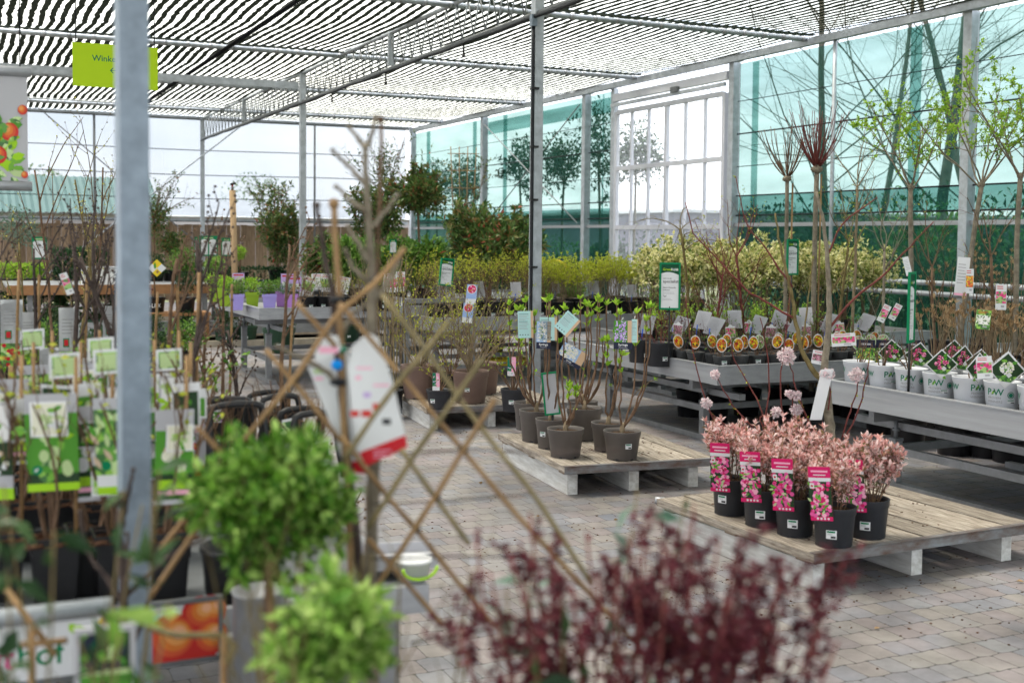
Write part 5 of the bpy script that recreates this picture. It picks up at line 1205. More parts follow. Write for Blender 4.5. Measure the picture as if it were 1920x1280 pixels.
# ------------------------------------------------------------------ signs and banner hanging under the roof at the left
d = 9.0; k = d / F; p = W(217, 125, d)
t = thing('hanging_sign', 'lime green hanging sign with an arrow under the roof at the left', 'sign', (p[0], p[1], p[2]), 0)
b = MB(); w_, h_ = 153 * k, 80 * k; c = Card(b, (-w_ / 2, 0, -h_ / 2), (1, 0, 0), (0, 0, 1), w_, h_, 'lime_sign', .004); c.text('Winkelen', w_ * .225, h_ * .60, h_ * .195, 'sign_ink', 1)
ax, ay, s_ = w_ * .435, h_ * .40, h_ * .085
for pts in ([(0, -.12), (2.2, -.12), (2.2, .12), (0, .12)], [(-.1, 0), (.75, .85), (.95, .65), (.25, -.0)], [(-.1, 0), (.25, 0), (.95, -.65), (.75, -.85)]): c.poly([(ax + x * s_, ay + y * s_) for x, y in pts], 'sign_ink', 1)
b.build('board', t)
for x in (-w_ * .46, w_ * .46):
    b = MB(); b.tube([(x, 0, h_ / 2), (x, 0, RZ - .06 - p[2])], .004, 'tie', 4); b.build('hanger', t)
d = 4.6; k = d / F; p = W(-14, 240, d); t = thing('fruit_banner', 'white banner with red apples and leaves between two silver tubes, upper left', 'banner', (p[0], p[1], p[2]), -.05)
w_, h_ = 122 * k, 200 * k
b = MB(); c = Card(b, (-w_ / 2, 0, -h_ / 2), (1, 0, 0), (0, 0, 1), w_, h_, 'paper_grey', .002)
reseed(5)
for i in range(60): c.leafp(w_ * random.uniform(.2, .80), h_ * random.uniform(.03, .58), w_ * random.uniform(.16, .26), w_ * .13, random.uniform(-3, 3), random.choice(('leaf_print', 'leaf_print2', 'print_green', 'lime_print', 'pale_green')), 1 + .06 * i)
for x, y, r in ((.93, .68, .07), (.74, .47, .13), (.52, .42, .10), (.57, .25, .13), (.95, .07, .05)):
    for q, m in enumerate(('apple_red', 'apple_mid', 'apple_orange', 'apple_warm')): c.disc(min(w_ * x, w_ * (1 - r)) - w_ * r * .10 * q, h_ * y + w_ * r * .12 * q, w_ * r * (1 - .2 * q), m, 6 + x + .2 * q, 18, w_ * r * (1.08 - .2 * q))
for i in range(16): c.leafp(w_ * random.uniform(.35, .82), h_ * random.uniform(.06, .60), w_ * .17, w_ * .08, random.uniform(-2, 2), random.choice(('leaf_print', 'print_green', 'leaf_print2')), 9 + .1 * i)
b.build('printed_sheet', t)
for zz, nm in ((h_ / 2 + .015, 'top_tube'), (-h_ / 2 - .015, 'bottom_tube')):
    b = MB(); b.tube([(-w_ * .58, 0, zz), (w_ * .56, 0, zz)], .020, 'alu', 10); b.build(nm, t)
for x in (-w_ * .4, w_ * .4):
    b = MB(); b.tube([(x, 0, h_ / 2 + .03), (x, 0, RZ - .05 - p[2])], .003, 'tie', 4); b.build('hanger', t)

# ------------------------------------------------------------------ lilac and lime pots on the left bench
zl = TLf['z'] - .045
def square_pot(w, h, m):
    mb = MB(); v = []; q = w * .40
    for s, z in ((.78, 0), (.94, h * .8), (1.03, h * .8), (1.03, h), (.93, h), (.9, h - .02)):
        v += [(q * s * 1.2 * math.cos(a), q * s * 1.2 * math.sin(a), z) for a in (np.arange(4) * PI / 2 + PI / 4)]
    f = [(i * 4 + j, i * 4 + (j + 1) % 4, i * 4 + 4 + (j + 1) % 4, i * 4 + 4 + j) for i in range(5) for j in range(4)]
    mb.add(v, f, m); mb.add(v[-4:], [(0, 1, 2, 3)], 'soil'); return [('pot', mb.mesh('pot'))]
SQ = {m: square_pot(.235, .18, m) for m in ('pot_lime', 'pot_lilac', 'pot_violet', 'pot_black')}
reseed(301)
def mound(seed, r, z, n, L, m, sq=(1, 1, .8)):
    reseed(seed); lv = MB(); st = MB()
    for i in range(8): st.tube(path((0, 0, z - .03), (random.uniform(-.5, .5), random.uniform(-.5, .5), 1), r * 1.2, 4, .1), .003, 'twig_brown', 4)
    for _ in range(5): puff(lv, (random.uniform(-.4, .4) * r, random.uniform(-.4, .4) * r, z + r * random.uniform(.4, .8)), r * .65, n // 5, L, L * .5, m, .3, sq)
    return [('stems', st.mesh('stems')), ('foliage', lv.mesh('foliage'))]
MD = [mound(310, .14, .17, 500, .03, 'leaf_mid'), mound(311, .15, .17, 500, .03, 'leaf_fresh'), mound(312, .13, .17, 420, .026, 'leaf_blue')]
for px, dd, m, v, lab in ((404, 15.0, 'pot_lime', 1, 'lime green square pot at the left end of its bench'), (422, 14.2, 'pot_lime', 1, 'lime green square pot half behind the bamboo cane'), (444, 13.5, 'pot_lilac', 0, 'lilac square pot with a grey green mound, leftmost of the lilac ones'), (473, 14.0, 'pot_lime', 1, 'lime green square pot between two lilac pots'), (505, 13.6, 'pot_lilac', 0, 'lilac square pot right of a lime green one'), (546, 13.6, 'pot_violet', 2, 'violet square pot with thin foliage at the bench rim'), (529, 14.3, 'pot_violet', 0, 'violet square pot behind the front row')):
    p = XY(px, dd, zl); inst('square_potted_shrub', lab, 'potted plant', SQ[m] + MD[v], p, face_cam(p) + PI / 4 * 0, 'square coloured pots on the left bench')
def backing_card(px, py, dd, w, h, m, lab, fn=None, tilt=0., zb=zl):
    k = dd / F; p = W(px, py, dd); t = thing('card_display', lab, 'plant card', (p[0], p[1], zb), face_cam(p), 'display cards on the left bench'); b = MB(); zc = p[2] - zb
    c = Card(b, (-w * k / 2, 0, zc - h * k / 2), (1, 0, -tilt), (tilt, -.03, 1), w * k, h * k, m)
    if fn: fn(c)
    b.build('card', t); b = MB(); b.tube([(0, .008, 0), (0, .008, zc)], .004, 'black_plastic', 4); b.build('stake', t)
def f_lil(c): c.rect(c.w * .1, c.h * .1, c.w * .9, c.h * .5, 'print_white', 1); c.rect(c.w * .1, c.h * .8, c.w * .9, c.h * .9, 'apple_red', 1)
for a_ in ((447, 524, 14.4, 22, 24, 'lilac_paper', 'lilac card behind the leftmost lilac pot', f_lil), (540, 528, 14.2, 26, 30, 'lilac_paper', 'lilac card behind the violet pots, left of two', f_lil), (553, 532, 13.9, 24, 28, 'lilac_paper', 'lilac card behind the violet pots, right of two', f_lil),
           (572, 530, 14.0, 26, 34, 'paper', 'white card just right of the lilac cards', fn_pic('print_green'), .4), (597, 528, 14.3, 26, 30, 'paper', 'white card in the middle of the left bench', fn_pic('print_white')), (612, 530, 13.9, 20, 34, 'paper', 'white card with leafy picture on the left bench', fn_pic('print_green')), (640, 532, 14.0, 24, 32, 'paper', 'white card at the right of the left bench row', fn_pic('print_white'), .2),
           (732, 530, 13.6, 26, 36, 'paper', 'white card with pink blossom before the caned young trees', fn_pic('print_flowers')), (751, 528, 13.8, 18, 38, 'paper', 'white and pink card at the right end of the left bench', fn_pic('print_flowers'))): backing_card(*a_)
PB = pot_parts(.1, .16, 'pot_black', .84, sticker=True, sx=.02)
PT_ = [twiggy(330 + i, 16, .26, .14, .05, .35, 'twig_tan', 'leaf_lime', 60, .02) for i in range(2)]
for i, (px, dd) in enumerate(((578, 13.5), (606, 13.6), (634, 13.5), (664, 13.6), (694, 13.5), (722, 13.6), (620, 14.2), (680, 14.2))):
    p = XY(px, dd, zl); inst('twiggy_shrub', f'black pot of bare twigs on the left bench, {nth(i, 6) if i < 6 else ["left of the two behind", "right of the two behind"][i - 6]}', 'potted plant', PB + PT_[i % 2], p, face_cam(p, .3), 'black pots on the left bench')

# ------------------------------------------------------------------ rear benches, hedges and shrubs along the fence
TR = dict(x0=1.0, x1=4.1, y0=20.9, y1=22.9)
t = thing('wooden_shelf', 'low display shelf with an orange brown front edge before the fence', 'table', (TR['x0'], TR['y0'], 0))
b = MB(); b.box((1.45, 1.0, .80), (3.3, 2.0, .04), 'alu'); b.build('top', t)
b = MB(); b.box((1.45, -.02, .74), (3.3, .03, .16), 'shelf_wood'); b.build('front_board', t)
for x in (.15, 2.95):
    for y in (.1, 1.9): b = MB(); b.box((x, y, .39), (.08, .08, .78), 'alu_leg'); b.build('leg', t)
bench(4.25, 6.9, 21.2, 23.4, .80, .14, 'aluminium bench at the fence carrying heather and the big photinia', grp='aluminium bench tables')
bench(7.2, 10.3, 18.6, 22.0, .62, .13, 'aluminium bench at the back corner carrying laurels and photinias', grp='aluminium bench tables')
t = thing('low_rack', 'long low white rack behind the green pots on the ground', 'rack', (1.6, 18.6, 0)); b = MB(); b.box((2.6, 0, .22), (5.4, .04, .17), 'alu'); b.box((2.6, .7, .22), (5.4, .04, .17), 'alu'); b.box((2.6, .35, .16), (5.4, .66, .02), 'alu_leg'); b.build('tray', t)
for x in (0.1, 2.6, 5.1): b = MB(); b.box((x, .35, .075), (.06, .7, .145), 'alu_leg'); b.build('leg', t)
def planter_hedge(px, dd, w, dp, z0, h, m, lab, n=1500, L=.045, potm=None, fl=0.):
    p = XY(px, dd, z0); t = thing('hedge_block', lab, 'hedge', p, 0, 'clipped hedge blocks at the back')
    hp_ = .2 if potm else .03
    b = MB(); b.box((0, 0, hp_ / 2), (w, dp, hp_), potm or 'pot_black'); b.build('trough', t)
    b = MB(); P = rng.uniform(-.5, .5, (n, 3)); ax = rng.integers(0, 3, n); sg = np.where(rng.random(n) < .5, -.5, .5)
    for i in range(n): P[i, ax[i]] = sg[i] * random.uniform(.75, 1.05)
    P *= rng.uniform(.72, 1.03, (n, 1)); D = P.copy() + rng.normal(size=P.shape) * .5 + np.array([0, 0, .4]); P = P * np.array([w, dp, h]) + np.array([0, 0, hp_ + h / 2]); Ls = L * 1.5 * rng.uniform(.7, 1.3, n); b.leaves(P, D, Ls, Ls * .6, m); b.build('foliage', t)
    b = MB(); 
    for x in np.arange(-w / 2 + .1, w / 2, .2): b.tube([(x, 0, hp_), (x, 0, hp_ + h * .9)], .008, 'twig_brown', 4)
    b.build('stems', t)
reseed(340)
planter_hedge(60, 20.2, 1.05, .5, 0.03, .42, 'leaf_dark', 'dark clipped hedge block in a green trough under the shelf, left', 1500, .05, 'pot_green')
planter_hedge(165, 20.2, 1.1, .5, 0.03, .46, 'leaf_dark', 'dark clipped hedge block in a green trough under the shelf, right', 1500, .05, 'pot_green')
planter_hedge(480, 21.6, 1.1, .4, .76, .30, 'leaf_conifer', 'long low dark heather hedge on the bench at the fence', 1900, .03)
planter_hedge(378, 21.9, .8, .4, .76, .33, 'leaf_mid', 'yellow green low hedge on the bench under the price signs', 1200, .04)
planter_hedge(30, 21.6, 1.0, .5, .82, .25, 'leaf_fresh', 'bright yellow green low shrub block on the shelf', 1000, .045)
planter_hedge(150, 21.8, .9, .5, .82, .52, 'leaf_conifer', 'tall dark bushy block on the shelf behind the price sign', 1500, .06)
GB = 'round shrubs at the back left'
for px, dd, z0, rad, zc, m, L, lab in ((35, 22.3, .82, .45, .95, 'leaf_blue', .06, 'grey green loose shrub on the shelf at the left edge'), (290, 18.0, .5, .24, .70, 'leaf_dark', .035, 'dark clipped ball holly in a black pot with a diamond tag'), (347, 18.05, .5, .2, .45, 'leaf_dark', .035, 'dark cone shrub right of the diamond tagged holly'),
                                      (450, 21.0, .8, .17, .55, 'leaf_fresh', .03, 'small yellow green ball on a stem beside the wooden stake'), (405, 20.6, .8, .22, .35, 'leaf_pale', .05, 'pale green leafy shrub under the price signs'), (345, 21.0, .8, .3, .4, 'leaf_mid', .05, 'green leafy shrub behind the cone shrub'), (320, 21.8, .8, .28, .7, 'leaf_photinia', .06, 'reddish tipped shrub left of the wooden fence post')):
    p = XY(px, dd, z0); t = thing('round_shrub', lab, 'potted plant', p, face_cam(p), GB)
    pm = pot_mesh(.15, .22, 'pot_black', .84, raw=True)
    if lab.startswith('dark clipped ball'): pm.text('i-LEX', .085, lambda x, y: on_pot(.15, .22, .84, x - .10, y + .07, 1.5), 'paper')
    pm.build('pot', t); link('soil', soil_mesh(.15, .22), t)
    b = MB(); b.tube(path((0, 0, .18), (0, 0, 1), zc - .1, 4, .02), .014, 'twig_brown', 6); b.build('stem', t)
    b = MB(); 
    for _ in range(4): puff(b, (random.uniform(-.25, .25) * rad, random.uniform(-.25, .25) * rad, zc + random.uniform(-.2, .2) * rad), rad * .8, 260, L, L * .5, m, .45, lumps=5)
    b.build('foliage', t)
    if lab.startswith('dark clipped ball'):
        b = MB(); c = Card(b, (.03, -.26, zc - .17), (1, 0, 1), (-1, 0, 1), .185, .185, 'paper'); c.rect(.09, .09, .185, .185, 'yellow'); c.rect(0, 0, .09, .09, 'yellow'); c.leafp(.06, .1, .11, .04, PI / 4, 'leaf_print', 2); c.rect(.04, .03, .075, .065, 'shelf_wood', 2); b.build('plant_label', t)
GP = pot_parts(.17, .26, 'pot_green', .84, sticker=True, sx=.0); GF = [mound(350 + i, .22, .26, 700, .04, 'leaf_dark', (1, 1, 1)) for i in range(2)]
for px, dd, sc, lab in ((287, 17.6, .9, 'box ball in a green pot on the ground beside the grey post'), (350, 18.0, .95, 'box ball in a green pot on the kerb, second from the post'), (422, 17.9, .95, 'box ball in a green pot left of the bench leg'), (462, 18.1, .95, 'box ball in a green pot behind the bench leg'), (523, 17.0, 1.35, 'large dark shrub in a big green pot under the left bench'), (655, 18.4, 1., 'box ball in a green pot behind the bamboo lattice'), (95, 17.8, 1., 'box ball in a green pot on the kerb at the left')):
    p = XY(px, dd, .045 if dd > 17.65 else .0); inst('box_ball', lab, 'potted plant', GP + GF[0 if px % 2 else 1], p, face_cam(p), 'box balls in green pots on the ground', sc)
t = thing('crate_stand', 'low brown wooden stand under the black lettered holly pot', 'stand', XY(300, 18.0, 0)); b = MB(); b.box((.2, 0, .47), (1.0, .5, .05), 'shelf_wood'); b.build('top', t)
for x in (-.25, .65):
    for y in (-.2, .2): b = MB(); b.box((x, y, .22), (.06, .06, .44), 'shelf_wood'); b.build('leg', t)
# photinias
def photinia(px, dd, z0, zc, rad, lab, n=1500, squash=(1, 1, 1), trunk=.02, L=.10, m='leaf_photinia', loose=0., base=None, pot=True, name='photinia', lumps=6):
    p = XY(px, dd, z0) if base is None else base; t = thing(name, lab, 'potted tree', p, face_cam(p), 'photinias and laurels at the back')
    if pot:
        for q in pot_parts(.17, .25, 'pot_black', .84, sticker=False): link(q[0], q[1], t)
    b = MB(); P = path((0, 0, .2 if pot else 0), (0, 0, 1), max(.15, zc - rad * squash[2] * .6), 5, .03); b.tube(P, trunk, 'twig_brown', 7); b.build('trunk', t)
    b = MB(); o_ = []
    for _ in range(12): grow(b, P[-1], unit(rng.normal(size=3) * np.array([1, 1, .6]) + np.array([0, 0, .9 + loose])), rad * squash[2] * (1.3 + loose), .009, 'twig_brown', 1, 4, .45, .1, .05, .5, 5, 4, .3, o_)
    b.build('limbs', t)
    b = MB(); leafy(b, o_, n // 2, L, L * .4, m, .3, .75, .1)
    for _ in range(8): puff(b, np.array([random.uniform(-.45, .45) * rad, random.uniform(-.45, .45) * rad, zc + random.uniform(-.45, .45) * rad * squash[2]]), rad * .62, n // 4, L, L * .36, m, .3, squash)
    b.build('crown', t)
reseed(360)
photinia(521, 21.9, .78, .92, .46, 'large bushy photinia with red tips on the bench at the fence', 1900, (1, 1, 1.15), .02, .085, loose=.5)
photinia(788, 19.6, .58, 1.75, .45, 'photinia ball on a bare stem before the back corner post', 1500, (1, 1, .75))
photinia(703, 20.4, .58, 1.45, .45, 'dark photinia standard left of the photinia ball', 1400, (1, 1, 1.), m='leaf_photinia')
photinia(925, 16.8, 0., 1.55, .66, 'big sprawling red tipped photinia left of the black hosed post', 2600, (1.15, 1, .85), .03, .115)
photinia(290, 21.6, .8, 1.2, .30, 'slim red tipped photinia beside the grey foreground post', 500, (1, 1, 1.5), .014, .07, loose=.5)
photinia(725, 23.0, .6, 2.1, .32, 'tall slim photinia before the film screen, left of the corner post', 500, (1, 1, 2.2), .014, .08, loose=.3)
for px, dd, lab in ((660, 19.2, 'dark green laurel bush behind the lattice'), (705, 18.9, 'dark green laurel bush under the dark photinia standard'), (745, 18.7, 'dark green laurel bush before the back corner post'), (615, 19.6, 'laurel bush with a red tipped neighbour, left of the row'), (800, 18.4, 'dark laurel bush left of the tilted small green shop sign'), (1040, 17.8, 'low laurel bush right of the black hosed post')):
    photinia(px, dd, .58 if px < 900 else 0, .62 if px < 900 else .7, .42, lab, 1300, (1.1, 1, .75), .015, .115, 'leaf_mid' if px != 615 else 'leaf_photinia', name='laurel_bush')
# trellised photinia
p = XY(868, 22.6, .6); t = thing('trellised_photinia', 'red leaved photinia trained on a tall cane trellis', 'potted tree', p, face_cam(p))
for q in pot_parts(.17, .25, 'pot_black', .84, sticker=False): link(q[0], q[1], t)
b = MB()
for x in (-.24, -.08, .08, .24): b.tube([(x * .6, 0, .2), (x, 0, 2.75)], .009, 'bamboo', 5)
for z in np.arange(.7, 2.75, .32): b.tube([(-.3, .01, z), (.3, .01, z)], .008, 'bamboo', 5)
b.build('trellis', t)
b = MB(); o_ = []
for i in range(7): grow(b, (0, 0, .22), (random.uniform(-.12, .12), 0, 1), 2.5 * random.uniform(.7, 1), .008, 'twig_brown', 1, 8, .5, .05, .05, .16, 9, 5, .2, o_)
b.build('stems', t); b = MB(); leafy(b, o_, 620, .08, .032, 'leaf_photinia', .2, .8, 0); b.build('foliage', t)
# stake with sprinkler
p = XY(436, 19.5, 0.); k = 19.5 / F; zt = W(436, 357, 19.5)[2]; t = thing('sprinkler_stake', 'pale wooden stake with a small sprinkler on its top', 'stake', p, face_cam(p)); b = MB(); b.tube([(0.06, 0, 0), (0, 0, zt)], .05, 'raw_wood', 8); b.build('stake', t)
b = MB(); b.tube([(0, 0, zt), (0, 0, zt + .06)], .022, 'rust_steel', 8); b.tube([(-.03, 0, zt + .09), (.05, 0, zt + .12)], .022, 'black_plastic', 6); b.tube([(0, 0, zt + .05), (0, 0, zt + .1)], .015, 'red', 6); b.build('sprinkler', t)
# price signs at the back
def back_sign(px, py, dd, w, h, zb, lab, txt, turn=0., two=False):
    k = dd / F; p = W(px, py, dd); t = thing('price_sign', lab, 'sign', (p[0], p[1], zb), face_cam(p) + turn, 'green framed price signs at the back'); zc = p[2] - zb; w_, h_ = w * k, h * k
    b = MB(); b.tube([(0, .01, 0), (0, .01, zc)], .012, 'black_plastic', 5); b.build('stake', t)
    b = MB(); c = Card(b, (-w_ / 2, 0, zc - h_ / 2), (1, 0, 0), (0, 0, 1), w_, h_, 'sign_green', .012, None, .0015); n = 2 if two else 1
    for i in range(n):
        x0 = w_ * (.08 + (i * .46 if two else 0)); x1 = x0 + w_ * (.38 if two else .84); c.rect(x0, h_ * .07, x1, h_ * .74, 'paper', 1); c.disc((x0 + x1) / 2, h_ * .74, (x1 - x0) / 2, 'paper', 1.2, 16, h_ * .09)
        c.lines(x0 + (x1 - x0) * .15, h_ * .64, (x1 - x0) * .7, 3, h_ * .07, h_ * .025, 'grey_ink', 2)
        if txt: c.text(txt[i], x0 + (x1 - x0) * .35, h_ * .14, h_ * .26, 'ink', 2)
    c.rect(w_ * .25, h_ * .87, w_ * .75, h_ * .92, 'pale_green', 1); b.build('panel', t)
back_sign(391, 461, 19.9, 34, 38, .8, 'double green price sign with two white panels beside the wooden stake', ('7.', '2.'), 0, True)
back_sign(425, 463, 19.7, 20, 34, .8, 'single green price sign touching the wooden stake', None, .3)
back_sign(368, 463, 20.1, 8, 38, .8, 'narrow green price sign left of the double price sign', None, .9)
back_sign(74, 465, 20.4, 27, 42, .82, 'green framed price sign above the shelf at the left', None)
back_sign(737, 462, 17.8, 14, 26, .58, 'small green topped price sign above the dark laurels', None, .4)
back_sign(722, 560, 13.2, 8, 14, .82, 'tiny price sign on the right end of the left bench', None)
p = XY(190, 20.0, .80); t = thing('white_crate', 'white crate on the shelf left of the grey foreground post', 'crate', (p[0], 21.05, .82)); b = MB(); b.box((0, 0, .14), (.62, .3, .28), 'white_gloss'); b.box((0, 0, .285), (.66, .34, .02), 'paper_grey'); b.build('crate_body', t)
# trolley with an upright frame beside the long bench
p = XY(806, 13.2, 0); t = thing('plant_trolley', 'grey steel rail frame of a plant trolley before the long bench', 'trolley', p, .1); b = MB()
for x in (-.28, .55): b.box((x, 0, .48), (.045, .045, .96), 'alu_leg')
b.box((.13, -.0, .955), (.80, .05, .05), 'alu_leg'); b.box((.13, 0, .2), (.78, .04, .04), 'alu_leg'); b.build('frame', t)
b = MB(); b.box((.13, .35, .17), (.9, .66, .04), 'alu'); b.build('deck', t)
for x in (-.25, .5):
    for y in (.08, .62): b = MB(); b.tube([(x - .015, y, .06), (x + .015, y, .06)], .06, 'black_plastic', 12); b.build('wheel', t)

# low dark evergreens filling the ground between the left table and the rear shelf
reseed(370)
for i, (px, dd, m, lab) in enumerate(((12, 13.5, 'leaf_dark', 'dark low evergreen in a pot at the left edge before the shelf'), (75, 14.2, 'leaf_mid', 'green low evergreen in a pot second from the left edge'), (130, 13.2, 'leaf_dark', 'dark low evergreen in a pot behind the forked fruit tree'), (190, 14.0, 'leaf_conifer', 'blue green conifer in a pot just left of the steel post'), (300, 13.0, 'leaf_dark', 'dark low evergreen in a pot just right of the steel post'), (345, 14.6, 'leaf_mid', 'green low evergreen in a pot before the ball holly'))):
    p = XY(px, dd, 0); t = thing('evergreen_pot', lab, 'potted plant', p, random.random() * 6, 'low evergreens on the ground at the left')
    for q in pot_parts(.15, .24, 'pot_black', .84, sticker=False): link(q[0], q[1], t)
    q = mound(371 + i, .26, .26, 800, .05, m, (1, 1, 1.1)); link('stems', q[0][1], t); link('foliage', q[1][1], t)
reseed(400)
# ------------------------------------------------------------------ foreground post, rail, fruit table
p = W(250, 640, 2.5); t = thing('steel_post', 'large blurred galvanised steel post standing close to the camera on the left', 'post', (p[0], p[1], 0), .06)
b = MB(); b.box((0, 0, 2.22), (.058, .058, 4.40), 'galv_grain'); b.build('shaft', t); b = MB(); b.box((0, 0, .008), (.2, .2, .016), 'galv'); b.build('foot_plate', t)
TF = dict(x0=-1.1, x1=1.09, y0=2.82, y1=5.9, z=.76)
FT = thing('fruit_table', 'metal display table holding the fruit bushes and their picture cards', 'table', (TF['x0'], TF['y0'], 0)); w_, d_ = TF['x1'] - TF['x0'], TF['y1'] - TF['y0']
b = MB(); b.box((w_ / 2, d_ / 2, .735), (w_ - .05, d_ - .05, .02), 'galv_dark'); b.build('top', FT)
b = MB()
for c, s in (((w_ / 2, .012, .735), (w_, .024, .07)), ((w_ / 2, d_ - .012, .735), (w_, .024, .07)), ((.012, d_ / 2, .735), (.024, d_ - .05, .07)), ((w_ - .012, d_ / 2, .735), (.024, d_ - .05, .07))): b.box(c, s, 'alu')
b.build('rim', FT)
for x in (.1, 1.05, 1.72, w_ - .08):
    for y in (.1, d_ - .1): b = MB(); b.box((x, y, .35), (.055, .055, .70), 'alu_leg'); b.build('leg', FT)
b = MB(); b.box((w_ / 2, .1, .2), (w_ - .2, .03, .05), 'alu_leg'); b.build('cross_rail', FT)
# printed fruit board along the front edge
bx0 = .0; bx1 = .585; t = thing('fruit_board', 'long printed board with apples and fruithof lettering along the front table edge', 'sign', (bx0, 2.79, .672), 0)
b = MB(); h_ = .142; w_ = bx1 - .03 - bx0 + .14; c = Card(b, (-.14, -.012, 0), (1, 0, 0), (0, -.02, 1), w_, h_, 'paper', .006)
c.text('fruit', w_ * .365, h_ * .26, h_ * .52, 'petal_print', 1, 'RIGHT'); c.text('hof', w_ * .37, h_ * .26, h_ * .52, 'sign_green', 1)
for i in range(26): c.disc(w_ * random.uniform(.67, .80), h_ * random.uniform(.1, .95), h_ * .07, random.choice(('pale_blue', 'navy', 'paper', 'lilac_paper')), 1 + .05 * i, 8)
c.rect(w_ * .70, h_ * .02, w_ * .985, h_ * .24, 'apple_red', 3)
for x, y, r in ((.975, .80, .26), (.93, .78, .28), (.985, .36, .30), (.84, .42, .40), (.74, .12, .2)):
    for q, m in enumerate(('apple_red', 'apple_mid', 'apple_orange', 'apple_warm', 'apple_hi')): c.disc(min(w_ * x, w_ - h_ * r * .6) + h_ * .05 * q * .6, h_ * (y + .02 * q), h_ * r * (1 - .18 * q), m, 4 + x + .2 * q, 22)
for i in range(9): c.leafp(w_ * random.uniform(.52, .7), h_ * random.uniform(.72, .9), w_ * .05, h_ * .14, random.uniform(-1, 1), random.choice(('lime_print', 'yellow', 'petal_print2')), 1.2 + .1 * i)
b.build('print', t); b = MB(); frame_strip(b, c, .009, 'galv_dark', .012); b.build('frame', t)
# square black pots of fruit bushes with tall picture cards
FP = square_pot(.17, .165, 'pot_black')
def chips(w, z):
    mb = MB()
    for _ in range(60): mb.blob((random.uniform(-.45, .45) * w, random.uniform(-.45, .45) * w, z), random.uniform(.006, .012), 'bark_chip', 0, (1.3, .8, .5), .3)
    mb.add([(-w * .47, -w * .47, z - .004), (w * .47, -w * .47, z - .004), (w * .47, w * .47, z - .004), (-w * .47, w * .47, z - .004)], [(0, 1, 2, 3)], 'bark_chip'); return mb.mesh('bark_mulch')
FC = chips(.15, .152)
def fruit_card(c, v):
    w, h = c.w, c.h
    if v == 0:
        c.rect(0, h * .18, w, h * .80, 'leaf_print', 1); c.rect(0, h * .08, w, h * .18, 'dark_print', 1); c.rect(0, 0, w, h * .08, 'lime_print', 1); c.disc(w * .2, h * .22, w * .1, 'sign_green', 3); c.leafp(w * .14, h * .2, w * .12, w * .05, .8, 'paper', 3.5)
        for i in range(12): c.leafp(w * random.uniform(.0, .8), h * random.uniform(.2, .76), w * .3, w * .16, random.uniform(0, 6), random.choice(('lime_print', 'leaf_print2', 'print_green')), 1.3 + .1 * i)
        for i in range(6): c.disc(w * random.uniform(.3, .9), h * random.uniform(.2, .42), w * .1, 'pale_green', 2.6 + .05 * i, 10, w * .13)
    elif v == 1:
        c.rect(w * .06, h * .62, w * .94, h * .98, 'white_gloss', 1); c.rect(0, h * .25, w, h * .6, 'dark_print', 1); c.rect(0, 0, w, h * .12, 'lime_print', 1)
        for i in range(14): c.leafp(w * random.uniform(.1, .6), h * random.uniform(.64, .92), w * .3, w * .17, random.uniform(0, 6), random.choice(('lime_print', 'pale_green', 'leaf_print2')), 1.5 + .1 * i)
        for i in range(14): c.disc(w * random.uniform(.1, .9), h * random.uniform(.27, .48), w * .08, random.choice(('cream', 'leaf_print', 'paper', 'beige')), 1.5 + .05 * i, 8)
    elif v == 2:
        c.rect(0, h * .2, w, h * .88, 'print_green', 1); c.rect(0, h * .08, w, h * .2, 'paper', 1); c.rect(0, 0, w, h * .08, 'lime_print', 1)
        for i in range(8): c.leafp(w * random.uniform(.0, .5), h * random.uniform(.25, .75), w * .4, w * .15, random.uniform(.8, 2.2), random.choice(('leaf_print', 'beige', 'leaf_print2', 'pale_green')), 1.4 + .1 * i)
        c.disc(w * .25, h * .3, w * .13, 'sign_green', 3)
    else:
        c.rect(0, h * .32, w, h * .78, 'leaf_print', 1); c.rect(0, h * .05, w, h * .32, 'dark_print', 1)
        for i in range(6): c.disc(w * random.uniform(.2, .8), h * random.uniform(.35, .58), w * .16, random.choice(('cream', 'tan_paper', 'paper')), 1.4 + .1 * i, 10)
        c.rect(w * .1, h * .16, w * .95, h * .26, 'lime_print', 2); c.rect(w * .1, h * .1, w * .95, h * .15, 'petal_print2', 2)
def small_top(c): c.rect(c.w * .10, c.h * .12, c.w * .90, c.h * .88, 'print_green', 1); c.rect(c.w * .15, c.h * .18, c.w * .85, c.h * .82, 'pale_green', 2); c.disc(c.w * .5, c.h * .5, c.w * .24, 'pale_green', 3)
TW4 = [twiggy(410 + i, 6, .42, .14, .03, .35, 'twig_brown', 'leaf_lime', 24, .022, .5, 1, 3, .005) for i in range(3)]
FS = [(-8, 2.95, 1, 'at the left edge of the photo'), (95, 2.92, 0, 'with a green berry photo'), (165, 3.0, 3, 'with a brown bulb photo, left of the steel post'), (305, 2.98, 3, 'just right of the steel post'), (215, 2.96, 2, 'half behind the steel post'), (20, 3.3, 3, 'second row, at the left edge'),
      (110, 3.35, 1, 'second row, with a white framed leaf photo'), (182, 3.3, 1, 'second row, with dark leaves and blossom'), (250, 3.4, 2, 'second row, hidden behind the steel post'), (318, 3.35, 1, 'second row, right of the steel post'), (60, 3.7, 2, 'third row, left'), (150, 3.75, 0, 'third row, middle'), (300, 3.75, 1, 'third row, right of the steel post')]
